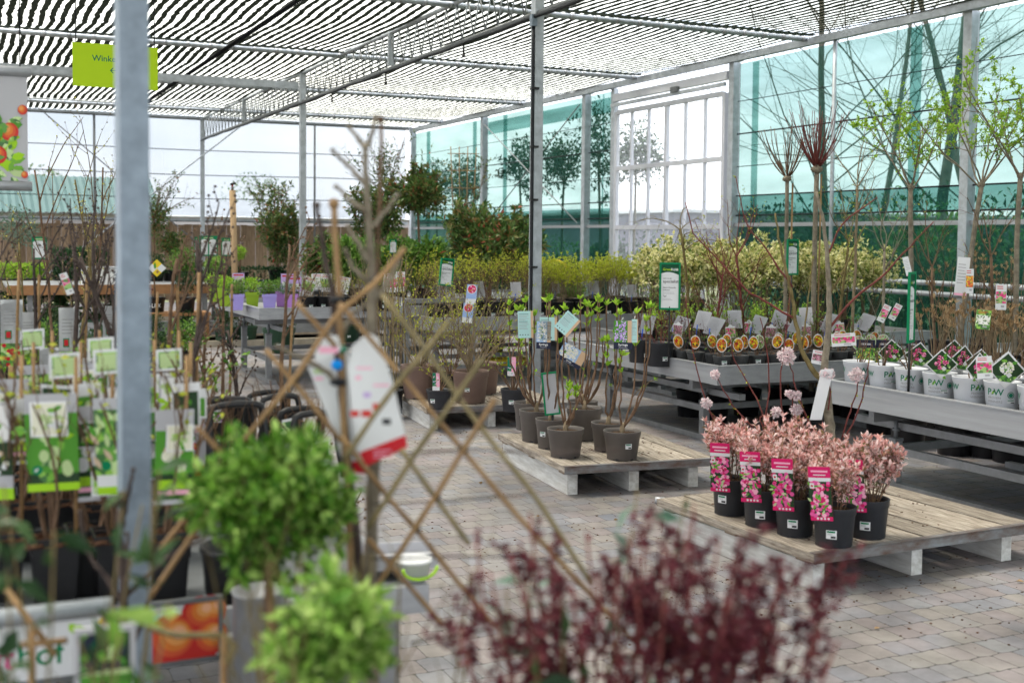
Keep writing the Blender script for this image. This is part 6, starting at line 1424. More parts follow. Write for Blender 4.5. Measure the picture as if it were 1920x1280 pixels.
for i, (px, dd, v, lab) in enumerate(FS):
    p = XY(px, dd, TF['z'] - .01); k = dd / F; t = thing('fruit_bush', 'fruit bush with tall picture card, ' + lab, 'potted plant', p, 0, 'fruit bushes with picture cards')
    link('pot', FP[0][1], t); link('bark_mulch', FC, t); s = link('stems', TW4[i % 3][0][1], t); link('foliage', TW4[i % 3][1][1], t)
    for q in t.children: q.rotation_euler.z = 0
    b = MB(); cw = .092 if v else .118; ch = .235 if v else .235; c = Card(b, (-cw / 2 + random.uniform(-.015, .015), -.062 + .02 * (i % 2), .235 + random.uniform(0, .05)), (1, random.uniform(-.12, .12), random.uniform(-.04, .04)), (random.uniform(-.05, .05), .03, 1), cw, ch, 'paper_grey', .001, None, .0006); fruit_card(c, v)
    if v in (0, 3):
        s0 = cw * .72; x0, y0 = random.uniform(0, cw * .3), ch * .56; c.rect(x0, y0, x0 + s0, y0 + s0, 'white_gloss', 9); c.rect(x0 + s0 * .06, y0 + s0 * .06, x0 + s0 * .94, y0 + s0 * .94, 'cream' if i % 2 else 'dark_print', 9.5)
        for _ in range(16): c.leafp(x0 + s0 * random.uniform(.15, .65), y0 + s0 * random.uniform(.2, .8), s0 * .28, s0 * .15, random.uniform(-1, 1), random.choice(('lime_print', 'leaf_print', 'leaf_print2', 'pale_green', 'paper')), 10 + .1 * _)
    b.build('picture_card', t)
    for q in range(2):
        b = MB(); w2 = random.uniform(.055, .08); c = Card(b, (random.uniform(-.1, .04), random.uniform(-.04, .07), .24 + random.uniform(0, .2)), (1, random.uniform(-.25, .25), random.uniform(-.12, .12)), (0, .04, 1), w2, w2 * random.uniform(1., 1.7), 'paper', .001, None, .0006)
        c.rect(w2 * .07, c.h * .07, w2 * .93, c.h * random.uniform(.6, .93), random.choice(('dark_print', 'print_green', 'leaf_print', 'dark_green')), 1)
        for j in range(18): c.leafp(w2 * random.uniform(.1, .7), c.h * random.uniform(.1, .55), w2 * .25, w2 * .14, random.uniform(-3, 3), random.choice(('leaf_print2', 'lime_print', 'cream', 'pale_green', 'leaf_print', 'beige')), 1.5 + .05 * j)
        b.build('plant_label', t)
    if i % 3 == 1 or i == 9:
        b = MB(); c = Card(b, (random.uniform(-.05, .0), .05, .51 + random.uniform(0, .04)), (1, random.uniform(-.2, .2), .05), (0, .06, 1), .072, .062, 'paper', .001, None, .0006); small_top(c); b.build('plant_label', t)
    b = MB(); b.tube([(.05, -.02, .14), (.055, -.01, .60)], .005, 'bamboo', 5); b.build('cane', t)
# black pot carriers with hoop handles
def carrier(px, dd, wpx, lab, ang=.3, ztop=757):
    k = dd / F; p = XY(px, dd, TF['z']); t = thing('pot_carrier', lab, 'carrier', p, ang, 'black carriers with hoop handles'); w = wpx * k; zt = W(px, ztop, dd)[2] - TF['z']
    b = MB(); b.box((0, 0, .05), (w * .95, .17, .10), 'black_plastic'); b.build('tray', t)
    for y in (-.075, .075):
        b = MB(); r = .03; pts = [(-w / 2 - .015, y * 1.2, .08), (-w / 2, y, zt * .6), (-w / 2 + .004, y * .8, zt - r), (-w / 2 + r * .4, y * .8, zt - r * .25), (-w / 2 + r, y * .8, zt), (0, y * .8, zt + .004), (w / 2 - r, y * .8, zt), (w / 2 - r * .4, y * .8, zt - r * .25), (w / 2 - .004, y * .8, zt - r), (w / 2, y, zt * .6), (w / 2 + .015, y * 1.2, .08)]
        b.tube(pts, .0115, 'black_plastic', 8); b.build('handle', t)
    b = MB(); reseed(int(px)); 
    for _ in range(10): grow(b, (random.uniform(-.4, .4) * w, random.uniform(-.05, .05), .1), (random.uniform(-.4, .4), random.uniform(-.3, .3), 1), .26, .004, 'twig_brown', 1, 3, .4, .12, .03, .5, 5, 4, .3)
    b.build('twigs', t)
    b = MB(); c = Card(b, (-.03, -.09, .1), (1, 0, .1), (0, -.1, 1), .07, .11, 'paper', .001, None, .0006); c.rect(.005, .04, .065, .1, 'print_green', 1); c.lines(.008, .03, .05, 2, .012, .004, 'ink'); b.build('plant_label', t)
for a_ in ((432, 3.9, 108, 'nearest black hoop handled carrier, left of the white hang tag', .1, 757), (340, 4.3, 56, 'black hoop handled carrier just right of the steel post', .25, 742), (512, 4.5, 80, 'farthest black hoop handled carrier behind the bamboo lattice', .2, 742), (576, 4.05, 90, 'black hoop handled carrier directly behind the white hang tag', .15, 774)): carrier(*a_)
# bare fruit trees
def fruit_tree(px, dd, pytop, lab, seed, m='twig_dark', r=.013, n=6, spread=.5, z=None, cane=True, lev=1, lean=0., card=None, fork=.45, wob=.08, leaf=0):
    reseed(seed); z = (TF['z'] if dd < 5.6 and px < 560 else 0.) if z is None else z; p = XY(px, dd, z); t = thing('bare_fruit_tree', lab, 'potted tree', p, face_cam(p), 'bare young fruit trees at the left'); h = W(px, pytop, dd)[2] - z
    for q in pot_parts(.085 if z else .14, .17 if z else .25, 'pot_black', .84, sticker=False): link(q[0], q[1], t)
    b = MB(); P = path((0, 0, .14), (lean, 0, 1), h * .80, 9, .05, .03); b.tube(P, np.linspace(r, r * .45, 10) * (1 + .12 * (np.arange(10) % 2)), m, 7); b.build('trunk', t)
    b = MB(); o_ = [P[5:]]
    n = max(4, n - 2); r *= .85
    for i in range(n):
        u = fork + (1 - fork) * i / n; j = min(int(u * 9), 8); q = P[j] * (1 - (u * 9 - j)) + P[j + 1] * (u * 9 - j); a = random.random() * 2 * PI
        grow(b, q, (spread * math.cos(a), spread * math.sin(a) * .7, .9), h * .42 * (1.25 - .6 * u) * random.uniform(.7, 1.1), r * .5, m, lev, 3, .45, wob, .05, .5, 6, 5, .25, o_)
    for P_ in o_:
        for j in range(1, len(P_), 2): b.blob(P_[j] + rng.normal(size=3) * .003, .0055, m, 0)
    b.build('branches', t)
    if leaf: lv = MB(); leafy(lv, o_, leaf, .02, .012, 'bud', .2); lv.build('buds', t)
    if cane: b = MB(); b.tube(path((.025, .02, .1), (.02, 0, 1), h * .72, 4, .01), .0065, 'bamboo', 6); b.build('cane', t)
    if card:
        b = MB(); card(b, h); b.build('plant_label', t)
    return t
def wonder(b, h):
    k = 3.75 / F; zc = W(350, 835, 3.75)[2] - TF['z']; c = Card(b, (-38 * k, -.09, zc - 76 * k), (1, 0, 0), (.02, -.03, 1), 74 * k, 152 * k, 'paper_grey', .001, None, .0006); w, h_ = c.w, c.h
    c.rect(0, 0, w, h_ * .14, 'apple_red', 1); c.rect(w * .32, h_ * .86, w * .47, h_ * .97, 'sign_green', 1); c.rect(w * .35, h_ * .89, w * .44, h_ * .94, 'red', 2); c.text('wonderTree', w * .5, h_ * .74, h_ * .085, 'grey_ink', 1, 'CENTER')
    for x, y in ((.12, .5), (.2, .42), (.15, .34), (.09, .27), (.5, .44), (.66, .4), (.75, .38), (.45, .5)): c.disc(w * x, h_ * y, w * .085, 'apple_red', 2 + x, 12); c.disc(w * (x - .02), h_ * (y + .012), w * .045, 'orange', 3 + x, 8)
    for i in range(8): c.leafp(w * random.uniform(.1, .7), h_ * random.uniform(.34, .54), w * .14, w * .07, random.uniform(0, 6), 'leaf_print', 1.3 + .1 * i)
    c.lines(w * .7, h_ * .66, w * .24, 4, h_ * .03, h_ * .01, 'petal_print2'); c.lines(w * .15, h_ * .09, w * .7, 2, h_ * .04, h_ * .012, 'petal_print2')
fruit_tree(348, 3.95, 420, 'dark bare fruit tree with a red cherry picture card, right of the steel post', 421, 'twig_dark', .0125, 7, .55, card=wonder, lean=.08)
fruit_tree(318, 4.4, 470, 'bare fruit tree beside a bamboo cane, close right of the steel post', 422, 'twig_brown', .011, 6, .45)
fruit_tree(418, 5.3, 480, 'slender bare fruit tree tied to a straight bamboo cane', 423, 'twig_brown', .008, 5, .4)
fruit_tree(530, 5.0, 440, 'twiggy bare fruit tree leaning over the left bench', 424, 'twig_brown', .010, 7, .6)
fruit_tree(232, 4.3, 455, 'bare fruit tree hidden behind the steel post', 425, 'twig_dark', .013, 7, .5)
fruit_tree(196, 4.7, 430, 'dark bare fruit tree left of the steel post', 426, 'twig_dark', .012, 8, .5)
fruit_tree(140, 4.6, 440, 'dark forked bare fruit tree with a hanging pink tag', 427, 'twig_dark', .012, 7, .6)
fruit_tree(60, 4.9, 450, 'spreading dark bare fruit tree above the white house shaped cards', 428, 'twig_dark', .010, 8, .75, fork=.3)
fruit_tree(12, 4.6, 430, 'dark bare fruit tree at the left edge of the photo', 429, 'twig_dark', .011, 7, .6)
fruit_tree(275, 5.2, 500, 'reddish bare fruit tree between the steel post and the ball holly', 430, 'twig_red', .009, 6, .5)
fruit_tree(445, 5.1, 640, 'low stubby bare bush with knobbly shoots beyond the carriers', 431, 'twig_dark', .010, 9, .7, cane=False, fork=.15)
fruit_tree(385, 5.0, 650, 'low bare bush with upright knobbly shoots', 432, 'twig_brown', .010, 9, .6, cane=False, fork=.15)
fruit_tree(600, 4.6, 800, 'low bare bush behind the green topiary ball', 433, 'twig_brown', .010, 9, .6, cane=False, fork=.15)
fruit_tree(107, 9.5, 232, 'tall budding whip tree with a forked top before the shed roof, left of two', 434, 'twig_brown', .014, 5, .45, 0., False, 1, fork=.5, leaf=60)
fruit_tree(176, 9.8, 222, 'tall budding whip tree beside the thin screen post, right of two', 435, 'twig_brown', .013, 5, .4, 0., False, 1, fork=.45, leaf=60)
fruit_tree(203, 9.2, 250, 'tall budding whip tree closest to the steel post', 436, 'twig_olive', .012, 5, .35, 0., False, 1, fork=.4, leaf=60)
fruit_tree(45, 9.4, 400, 'thin budding whip tree above the yellow green shrubs', 437, 'twig_olive', .012, 5, .4, 0., False, 1, fork=.4, leaf=70)
fruit_tree(150, 8.6, 380, 'thin budding whip tree between the tall ones', 438, 'twig_olive', .012, 5, .35, 0., False, 1, fork=.3, leaf=90)
# white house-shaped cards in the rear of the fruit table
for i, (px, py, dd, w, h, pic, lab) in enumerate(((20, 625, 4.9, 46, 150, 'red', 'white house shaped card with red flowers at the left edge'), (52, 640, 5.0, 44, 130, 'print_green', 'white house shaped card with a red fruit badge'), (128, 640, 4.8, 42, 150, 'lilac1', 'white house shaped card with a dark purple plum picture'), (90, 690, 4.7, 40, 90, 'apple_red', 'low card with bright red berries'), (205, 620, 5.2, 30, 110, 'lime_print', 'yellow green picture card just left of the steel post'), (158, 700, 4.4, 34, 70, 'pale_green', 'small pale green framed card left of the steel post'), (62, 740, 4.2, 40, 90, 'pale_green', 'pale green card behind the tall picture cards'), (215, 720, 4.2, 46, 110, 'pale_green', 'pale green framed card touching the steel post'))):
    k = dd / F; p = XY(px, dd, TF['z']); t = thing('card_display', lab, 'plant card', p, face_cam(p), 'cards in the rear of the fruit table'); zc = W(px, py, dd)[2] - TF['z']; w_, h_ = w * k * .85, h * k * .85
    for q in pot_parts(.07, .13, 'pot_black', .84, sticker=False): link(q[0], q[1], t)
    b = MB(); c = Card(b, (-w_ / 2, -.03, max(.06, zc - h_ / 2)), (1, 0, 0), (0, -.02, 1), w_, h_, 'paper', .001, None, .0006); c.outline([(0, 0), (w_, 0), (w_, h_ * .92), (w_ * .7, h_), (w_ * .3, h_), (0, h_ * .92)], 'paper'); c.rect(0, 0, w_, h_ * .36, 'print_green', 1)
    for j in range(18): c.disc(w_ * random.uniform(.1, .9), h_ * random.uniform(.03, .33), w_ * .1, pic, 2 + .05 * j, 8)
    c.lines(w_ * .15, h_ * .82, w_ * .7, 5, h_ * .05, h_ * .012, 'grey_ink'); c.rect(w_ * .2, h_ * .42, w_ * .5, h_ * .55, 'sign_green', 1); c.rect(w_ * .25, h_ * .44, w_ * .45, h_ * .53, 'red', 2); b.build('card', t)
    b = MB(); o_ = []
    for _ in range(6): grow(b, (random.uniform(-.03, .03), .01, .1), (random.uniform(-.3, .3), random.uniform(-.3, .3), 1), .3, .004, 'twig_tan', 1, 3, .4, .1, .03, .5, 5, 4, .3, o_)
    b.build('stems', t); lv = MB(); leafy(lv, o_, 40, .025, .013, 'leaf_fresh'); lv.build('foliage', t)
tag_only(133, 533, 4.5, 14, 42, 'paper', fn_pic('print_flowers'), 'tilted white and pink tag on a dark branch at the left', -.35)
# a dense crowd of small labelled plants between the tall cards and the house-shaped cards
reseed(450)
CR = 'small labelled plants crowded on the fruit table'
PL_ = ['at the far left edge', 'second from the left edge', 'under the red flowered card', 'left of the forked fruit tree', 'right of the forked fruit tree', 'below the hanging pink tag', 'left of the steel post', 'touching the steel post on its left', 'just right of the steel post', 'beside the cherry picture card', 'behind the cherry picture card', 'left of the nearest carrier', 'behind the nearest carrier', 'between two carriers', 'behind the farthest carrier', 'right of the farthest carrier']
for i, (px, dd) in enumerate(((2, 4.0), (34, 4.4), (66, 4.05), (100, 4.5), (140, 4.05), (172, 4.4), (198, 4.0), (222, 4.5), (292, 4.05), (318, 4.6), (372, 4.8), (398, 4.45))):
    p = XY(px, dd, TF['z']); t = thing('labelled_plant', 'small plant with a little picture label, ' + PL_[i], 'potted plant', p, face_cam(p, .2), CR)
    for q in pot_parts(.06, .12, 'pot_black', .84, sticker=False): link(q[0], q[1], t)
    b = MB(); o_ = []
    for _ in range(6): grow(b, (random.uniform(-.03, .03), .01, .1), (random.uniform(-.4, .4), random.uniform(-.4, .4), 1), random.uniform(.2, .34), .0035, 'twig_brown', 1, 3, .4, .1, .03, .5, 5, 4, .3, o_)
    b.build('stems', t); lv = MB(); leafy(lv, o_, 70, .028, .014, ('leaf_fresh', 'leaf_mid', 'leaf_box')[i % 3]); lv.build('foliage', t)
    w_ = random.uniform(.05, .075); h_ = w_ * random.uniform(1.2, 1.9); b = MB(); c = Card(b, (-w_ / 2, -.05, .14 + random.uniform(0, .12)), (1, 0, random.uniform(-.15, .15)), (random.uniform(-.1, .1), -.06, 1), w_, h_, 'paper', .001, None, .0005)
    c.rect(w_ * .06, h_ * .05, w_ * .94, h_ * .55, ('print_green', 'dark_print', 'leaf_print')[i % 3], 1)
    for j in range(14): c.disc(w_ * random.uniform(.12, .88), h_ * random.uniform(.09, .5), w_ * .08, random.choice((('apple_red', 'petal_print'), ('lime_print', 'pale_green'), ('cream', 'lilac1'))[i % 3]), 1.5 + .05 * j, 8)
    c.lines(w_ * .1, h_ * .85, w_ * .8, 3, h_ * .08, h_ * .025, 'grey_ink'); b.build('plant_label', t)
# canes bundled in the rear
for i, (px, dd, lab) in enumerate(((160, 4.15, 'bundle of short bamboo canes behind the picture cards'), (8, 4.3, 'bundle of short bamboo canes at the left edge'))):
    p = XY(px, dd, TF['z']); t = thing('cane_bundle', lab, 'canes', p, 0, 'short bamboo canes'); 
    for q in pot_parts(.06, .14, 'pot_black', .84, sticker=False): link(q[0], q[1], t)
    for j in range(9): b = MB(); b.tube([(random.uniform(-.03, .03), random.uniform(-.03, .03), .1), (random.uniform(-.05, .05), random.uniform(-.04, .04), random.uniform(.34, .42))], .0055, 'bamboo', 6); b.build('cane', t)
# front rail with wood end, framed board
p = W(210, 1135, 2.3); t = thing('tube_rail', 'galvanised tube rail ending in a wooden block at the lower left', 'rail', (p[0], p[1], 0)); b = MB(); b.tube([(-.62, .0, p[2]), (0, 0, p[2])], .0175, 'galv', 10); b.build('tube', t)
b = MB(); b.box((-.008, .0, p[2] - .02), (.02, .03, .05), 'raw_wood'); b.build('end_block', t)
for x in (-.6, -.45): b = MB(); b.box((x, 0, p[2] / 2 - .01), (.03, .03, p[2] - .03), 'galv_dark'); b.build('leg', t)
dd = 1.95; k = dd / F; p = W(197, 1245, dd); t = thing('plant_board', 'blurred grey framed board with a dark green photo at the bottom left', 'sign', (p[0], p[1], .0), face_cam(p)); zc = p[2]
b = MB(); b.tube([(0, .006, 0), (0, .006, zc)], .006, 'black_plastic', 5); b.build('stake', t)
b = MB(); w_, h_ = 100 * k, 150 * k; c = Card(b, (-w_ / 2, 0, zc - h_ * .55), (1, 0, 0), (0, 0, 1), w_, h_, 'dark_print', .003); c.rect(0, 0, w_, h_ * .42, 'leaf_print', 1); c.rect(0, h_ * .42, w_, h_ * .48, 'pale_green', 1)
for i in range(20): c.disc(w_ * random.uniform(.1, .9), h_ * random.uniform(.5, .95), w_ * .09, random.choice(('dark_green', 'navy', 'leaf_print', 'print_green')), 1 + .1 * i, 10)
b.build('panel', t); b = MB(); frame_strip(b, c, .009, 'paper_grey', .01); b.build('frame', t)
# zinc tub, black tub, white bucket
p = XY(485, 2.62, 0); t = thing('zinc_tub', 'tall grey zinc planter under the green topiary ball', 'planter', p); b = MB(); b.lathe([(.055, 0), (.058, .86), (.062, .87), (.056, .87), (.052, .8), (.0, .8)], 'alu_leg', 20); b.build('tub', t)
p = XY(450, 2.95, TF['z']); t = thing('black_tub', 'round black tub right of the apple board', 'tub', p); b = MB(); b.lathe([(.0, 0), (.085, 0), (.095, .11), (.10, .115), (.10, .125), (.093, .125), (.088, .02), (0, .02)], 'pot_black', 24); b.build('tub', t)
p = XY(432, 2.75, 0); t = thing('leaflet_stand', 'narrow grey stand holding a white leaflet with red fruit', 'stand', p); b = MB(); b.box((0, .01, .36), (.05, .04, .72), 'alu_leg'); b.build('post', t); b = MB(); c = Card(b, (.02, -.02, .50), (1, 0, 0), (0, 0, 1), .055, .19, 'paper'); c.rect(.005, .02, .05, .12, 'print_green', 1); c.disc(.03, .05, .015, 'petal_print', 2); c.disc(.03, .035, .012, 'navy', 3); b.build('leaflet', t)
p = XY(778, 3.06, TF['z'] + .012); t = thing('white_bucket', 'white bucket with a green handle on the corner of the fruit table', 'bucket', p); b = MB(); b.lathe([(0, 0), (.038, 0), (.045, .045), (.049, .045), (.049, .052), (.043, .052), (.038, .03), (0, .03)], 'paper', 24); b.build('bucket_body', t); b = MB(); b.tube([(.046 * math.cos(a), -.051, .04 - .03 * math.sin(a)) for a in np.linspace(0, PI, 12)], .004, 'lime_print', 6); b.build('handle', t)
p = XY(740, 3.2, TF['z'] + .012); t = thing('plastic_tray', 'clear plastic tray beside the white bucket on the fruit table', 'tray', p, -.2); b = MB(); b.box((0, 0, .006), (.22, .13, .012), 'paper_grey'); b.box((0, -.066, .02), (.22, .006, .04), 'paper_grey'); b.box((0, .066, .02), (.22, .006, .04), 'paper_grey'); b.build('tray_body', t)

# ------------------------------------------------------------------ bamboo lattice with a hang tag and its bare tree
D0 = 2.1; lp = XY(740, D0, 0); LT = thing('bamboo_lattice', 'expanding bamboo lattice crossing the middle of the view close to the camera', 'trellis', lp)
def lat(pts, off, r, m='bamboo'):
    b = LMB(lp); Q = np.array([W(x, y, D0 + off) for x, y in pts]); T = np.linspace(0, len(Q) - 1, 3 * len(Q)); P = np.stack([np.interp(T, range(len(Q)), Q[:, c]) for c in range(3)], 1); rr = np.full(len(P), r * .76) * (1 + .13 * (np.arange(len(P)) % 3 == 0)); b.tube(P, rr, m, 8); b.build('cane', LT)
for pts, m in (([(636, 568), (751, 702), (865, 840), (975, 972), (1090, 1095), (1200, 1215)], 'bamboo'), ([(715, 552), (798, 655), (858, 743), (920, 825), (1004, 930), (1110, 1095)], 'bamboo_green'), ([(640, 818), (730, 935), (785, 997), (850, 1080), (930, 1175)], 'bamboo'), ([(752, 842), (818, 935), (880, 1020)], 'bamboo_green'), ([(498, 655), (556, 722), (640, 828)], 'bamboo'), ([(555, 566), (630, 650)], 'bamboo'), ([(368, 800), (450, 885)], 'bamboo'), ([(690, 1010), (760, 1090), (830, 1170)], 'bamboo')): lat(pts, .008, .0058, m)
for pts, m in (([(928, 748), (869, 842), (818, 928), (765, 1010), (692, 1122)], 'bamboo'), ([(843, 602), (798, 657), (751, 710), (700, 780), (640, 870)], 'bamboo_green'), ([(905, 672), (855, 744), (780, 848), (722, 940), (690, 990)], 'bamboo_green'), ([(760, 465), (705, 530), (630, 590), (556, 705), (470, 810), (385, 925), (298, 1032)], 'bamboo'), ([(430, 905), (355, 1010), (280, 1122)], 'bamboo')): lat(pts, -.006, .0060, m)
for pts in ([(745, 850), (900, 842), (1010, 850), (1165, 842)], [(690, 1048), (860, 1042), (1075, 1050)], [(770, 1205), (870, 1188), (965, 1165)], [(700, 945), (850, 938), (1005, 925)]): lat(pts, .016, .0022, 'twig_dark')
for x, y in ((751, 704), (798, 656), (857, 743), (869, 841), (818, 930), (780, 990), (556, 708), (700, 530)):
    b = LMB(lp); b.blob(W(x, y, D0), .0085, 'tie', 1); b.build('tie', LT)
# the tree tied in front of the lattice
D1 = 2.2; tp = XY(697, D1, 0); t = thing('lattice_tree', 'blurred bare tree with knobbly branches tied to the bamboo lattice', 'potted tree', tp)
for q in pot_parts(.15, .26, 'pot_black', .84, sticker=False): link(q[0], q[1], t)
def br(b, pts, r0, r1, m, off=0., n=8, knob=.18):
    Q = np.array([W(x, y, D1 + off) for x, y in pts]); T = np.linspace(0, len(Q) - 1, 5 * len(Q)); P = np.stack([np.interp(T, range(len(Q)), Q[:, c]) for c in range(3)], 1); P[1:-1] += rng.normal(size=(len(P) - 2, 3)) * .0012; rr = np.linspace(r0, r1, len(P)) * (1 + knob * (np.arange(len(P)) % 4 == 0)); b.tube(P, rr, m, n); b.blob(P[-1], r1 * 1.7, m, 1)
b = LMB(tp); br(b, [(700, 1500), (698, 1280), (694, 1100), (700, 900), (704, 760), (698, 630), (697, 520), (692, 430), (688, 360), (685, 275)], .014, .0045, 'twig_grey', 0, 9); br(b, [(655, 1400), (680, 1110), (654, 880), (640, 720), (632, 640), (625, 570), (606, 460), (594, 385)], .0095, .0042, 'twig_dark', -.02); b.build('trunk', t)
b = LMB(tp)
for pts in ([(685, 278), (672, 262), (655, 238)], [(686, 280), (697, 255), (704, 220)], [(685, 345), (655, 312), (624, 282)], [(686, 395), (660, 378), (630, 350)], [(693, 430), (724, 395), (745, 366)], [(690, 490), (672, 455), (652, 424)], [(690, 530), (660, 500), (648, 470)], [(640, 720), (600, 690), (520, 650)], [(705, 560), (735, 515), (750, 480)], [(632, 640), (660, 590), (700, 560)]): br(b, pts, .0052, .0030, 'twig_grey', random.uniform(-.02, .02), 7)
b.build('branches', t)
b = LMB(tp); br(b, [(700, 1300), (702, 900), (706, 560), (714, 224)], .0042, .0036, 'twig_brown', .02, 7, .05); b.build('cane', t)
b = LMB(tp); br(b, [(668, 1250), (650, 900), (637, 565), (626, 382)], .0062, .0060, 'bamboo', -.035, 8, .08); b.build('cane', t)
b = LMB(tp); br(b, [(690, 1150), (694, 1000), (696, 880)], .010, .008, 'twig_brown', .03, 8, .1); b.build('side_stem', t)
for x, y, m in ((634, 562, 'tie'), (636, 655, 'sign_ink'), (634, 716, 'tie'), (632, 684, 'bright_blue')):
    b = LMB(tp); q = W(x, y, D1 - .05); b.blob(q, .0125 if m != 'bright_blue' else .0085, m, 1, (1.3, 1, .6 if m != 'bright_blue' else 1.2)); b.build('tie', t)
# hang tag
D2 = 2.165; k = D2 / F; hp = XY(690, D2, W(690, 740, D2)[2]); t = thing('hang_tag', 'large white plastic hang tag with a red base hanging on the bare tree', 'plant tag', hp)
def hsheet(pts, band, nm, off, prints):
    b = LMB(hp); q0 = W(690, 740, D2 + off); u, v = unit(W(790, 740, D2 + off) - q0), unit(W(690, 640, D2 + off) - q0); sc = np.linalg.norm(W(790, 740, D2 + off) - q0) / 100
    c = Card(b, q0, u, v, 1, 1, 'paper', .0012, None, .0006, .0); c.h = 1
    f = lambda x, y: ((x - 690) * sc, (740 - y) * sc)
    b.V = []; b.n = 0; b.Fs = []; c.bend = 0
    c.outline([f(*p_) for p_ in pts], 'paper'); 
    if band: c.poly([f(*p_) for p_ in band], 'red', 1)
    prints(c, f, sc); b.build(nm, t)
def pr1(c, f, s):
    for x, y, m, r in ((672, 708, 'petal_print2', 5), (688, 740, 'lilac_paper', 7), (665, 775, 'apple_red', 8), (687, 775, 'apple_red', 9), (708, 762, 'apple_red', 9), (725, 790, 'ink', 8)): c.rect(*(np.array(f(x - r, y + r * .7))), *(np.array(f(x + r, y - r * .7))), m, 1)
    for x, y in ((668, 690), (700, 722)): c.rect(*f(x, y + 2), *f(x + 30, y - 2), 'petal_print2', 1)
    c.lines(*f(700, 845), 40 * s, 3, 6 * s, 2 * s, 'petal_print2', 2)
hsheet([(652, 690), (660, 648), (690, 624), (708, 632), (735, 710), (760, 815), (763, 832), (684, 872), (668, 838)], [(674, 848), (760, 815), (764, 838), (686, 874)], 'front_sheet', -.02, pr1)
def pr2(c, f, s):
    c.rect(*f(588, 700), *f(612, 692), 'pale_green', 1); c.rect(*f(590, 712), *f(606, 707), 'petal_print2', 1)
hsheet([(578, 690), (620, 640), (652, 655), (672, 760), (692, 884), (644, 874), (622, 800)], [(636, 868), (684, 862), (694, 888), (644, 884)], 'rear_sheet', .045, pr2)
def pr3(c, f, s): c.rect(*f(598, 662), *f(634, 650), 'petal_print2', 1)
hsheet([(590, 672), (592, 645), (612, 626), (634, 630), (640, 655), (610, 672)], None, 'header_flap', -.03, pr3)

# ------------------------------------------------------------------ green topiary ball and the two shrubs
def fore_pot(t, r=.15, h=.26, m='pot_black'):
    for q in pot_parts(r, h, m, .84, sticker=False): link(q[0], q[1], t)
dd = 2.0; p = XY(508, dd, 0); zc = W(508, 958, dd)[2]; t = thing('topiary_ball', 'bright green clipped topiary ball on a stem close to the camera', 'potted tree', p); fore_pot(t)
b = MB(); b.tube(path((-.012, 0, .2), (0, 0, 1), zc - .24, 6, .01), .0075, 'twig_brown', 8); b.build('stem', t); b = MB(); b.tube([(.0, -.03, .2), (-.008, -.028, zc - .05)], .0058, 'bamboo', 7); b.build('cane', t)
b = MB(); reseed(501); puff(b, (0, 0, zc), .108, 1200, .022, .011, 'leaf_mid', .3, (1, 1, 1), .6, 10)
for _ in range(64): v = unit(rng.normal(size=3) + np.array([0, 0, .25])); puff(b, np.array([0, 0, zc]) + v * random.uniform(.085, .126) * np.array([1.05, 1.05, .95]), random.uniform(.02, .034), 44, .026, .0125, 'leaf_box', .2)
b.build('crown', t)
b = MB()
for _ in range(60): v = unit(rng.normal(size=3)); b.tube([(0, 0, zc - .05), np.array([0, 0, zc - .02]) + v * .05, np.array([0, 0, zc]) + v * .11], .0018, 'twig_brown', 4)
b.build('limbs', t)
dd = 1.72; p = XY(622, dd, 0); zc = W(622, 1215, dd)[2]; t = thing('pale_shrub', 'pale lime leaved shrub blurred at the bottom centre left', 'potted plant', p); fore_pot(t)
b = MB(); lv = MB(); reseed(502); o_ = []
for i in range(18): a = random.random() * 6.28; q = random.random() ** .6 * .20; grow(b, (.03 * math.cos(a), .03 * math.sin(a), .22), (q * math.cos(a), q * math.sin(a), 1), zc - .12, .004, 'twig_olive', 1, 5, .4, .05, .04, .22, 7, 5, .5, o_)
puff(lv, (0, 0, zc), .070, 260, .030, .013, 'leaf_mid', .3, (1.05, 1.05, .95), .7, 8)
for _ in range(34): v = unit(rng.normal(size=3) + np.array([0, 0, .3])); puff(lv, np.array([0, 0, zc]) + v * random.uniform(.05, .092), .022, 22, .034, .014, 'leaf_pale', .2)
b.build('stems', t); lv.build('foliage', t)
# burgundy shrub
dd = 1.62; p = XY(1215, dd, 0); t = thing('burgundy_shrub', 'dark burgundy leaved shrub blurred across the bottom centre', 'potted plant', p); fore_pot(t, .17, .28)
b = MB(); lv = MB(); reseed(503); k = dd / F; R_ = np.array([.9064, -.4223, 0]); Fw = np.array([.4222, .9051, 0])
tops = [(870, 1150), (895, 1010), (925, 1060), (960, 1030), (1000, 985), (1040, 1040), (1075, 1075), (1110, 1020), (1150, 1015), (1180, 1000), (1215, 1040), (1250, 1010), (1285, 960), (1320, 965), (1345, 1000), (1380, 1060), (1420, 1040), (1450, 1080), (1490, 1090), (1530, 1160), (1560, 1180), (1595, 1085), (980, 1100), (1060, 1120), (1130, 1090), (1190, 1080), (1240, 1100), (1300, 1060), (1350, 1090), (1400, 1120), (1270, 1140), (1330, 1150), (1160, 1150), (1090, 1170), (1010, 1160), (1450, 1160), (1210, 1180), (1380, 1180), (940, 1180), (1490, 1200)]
o_ = []; dense = []
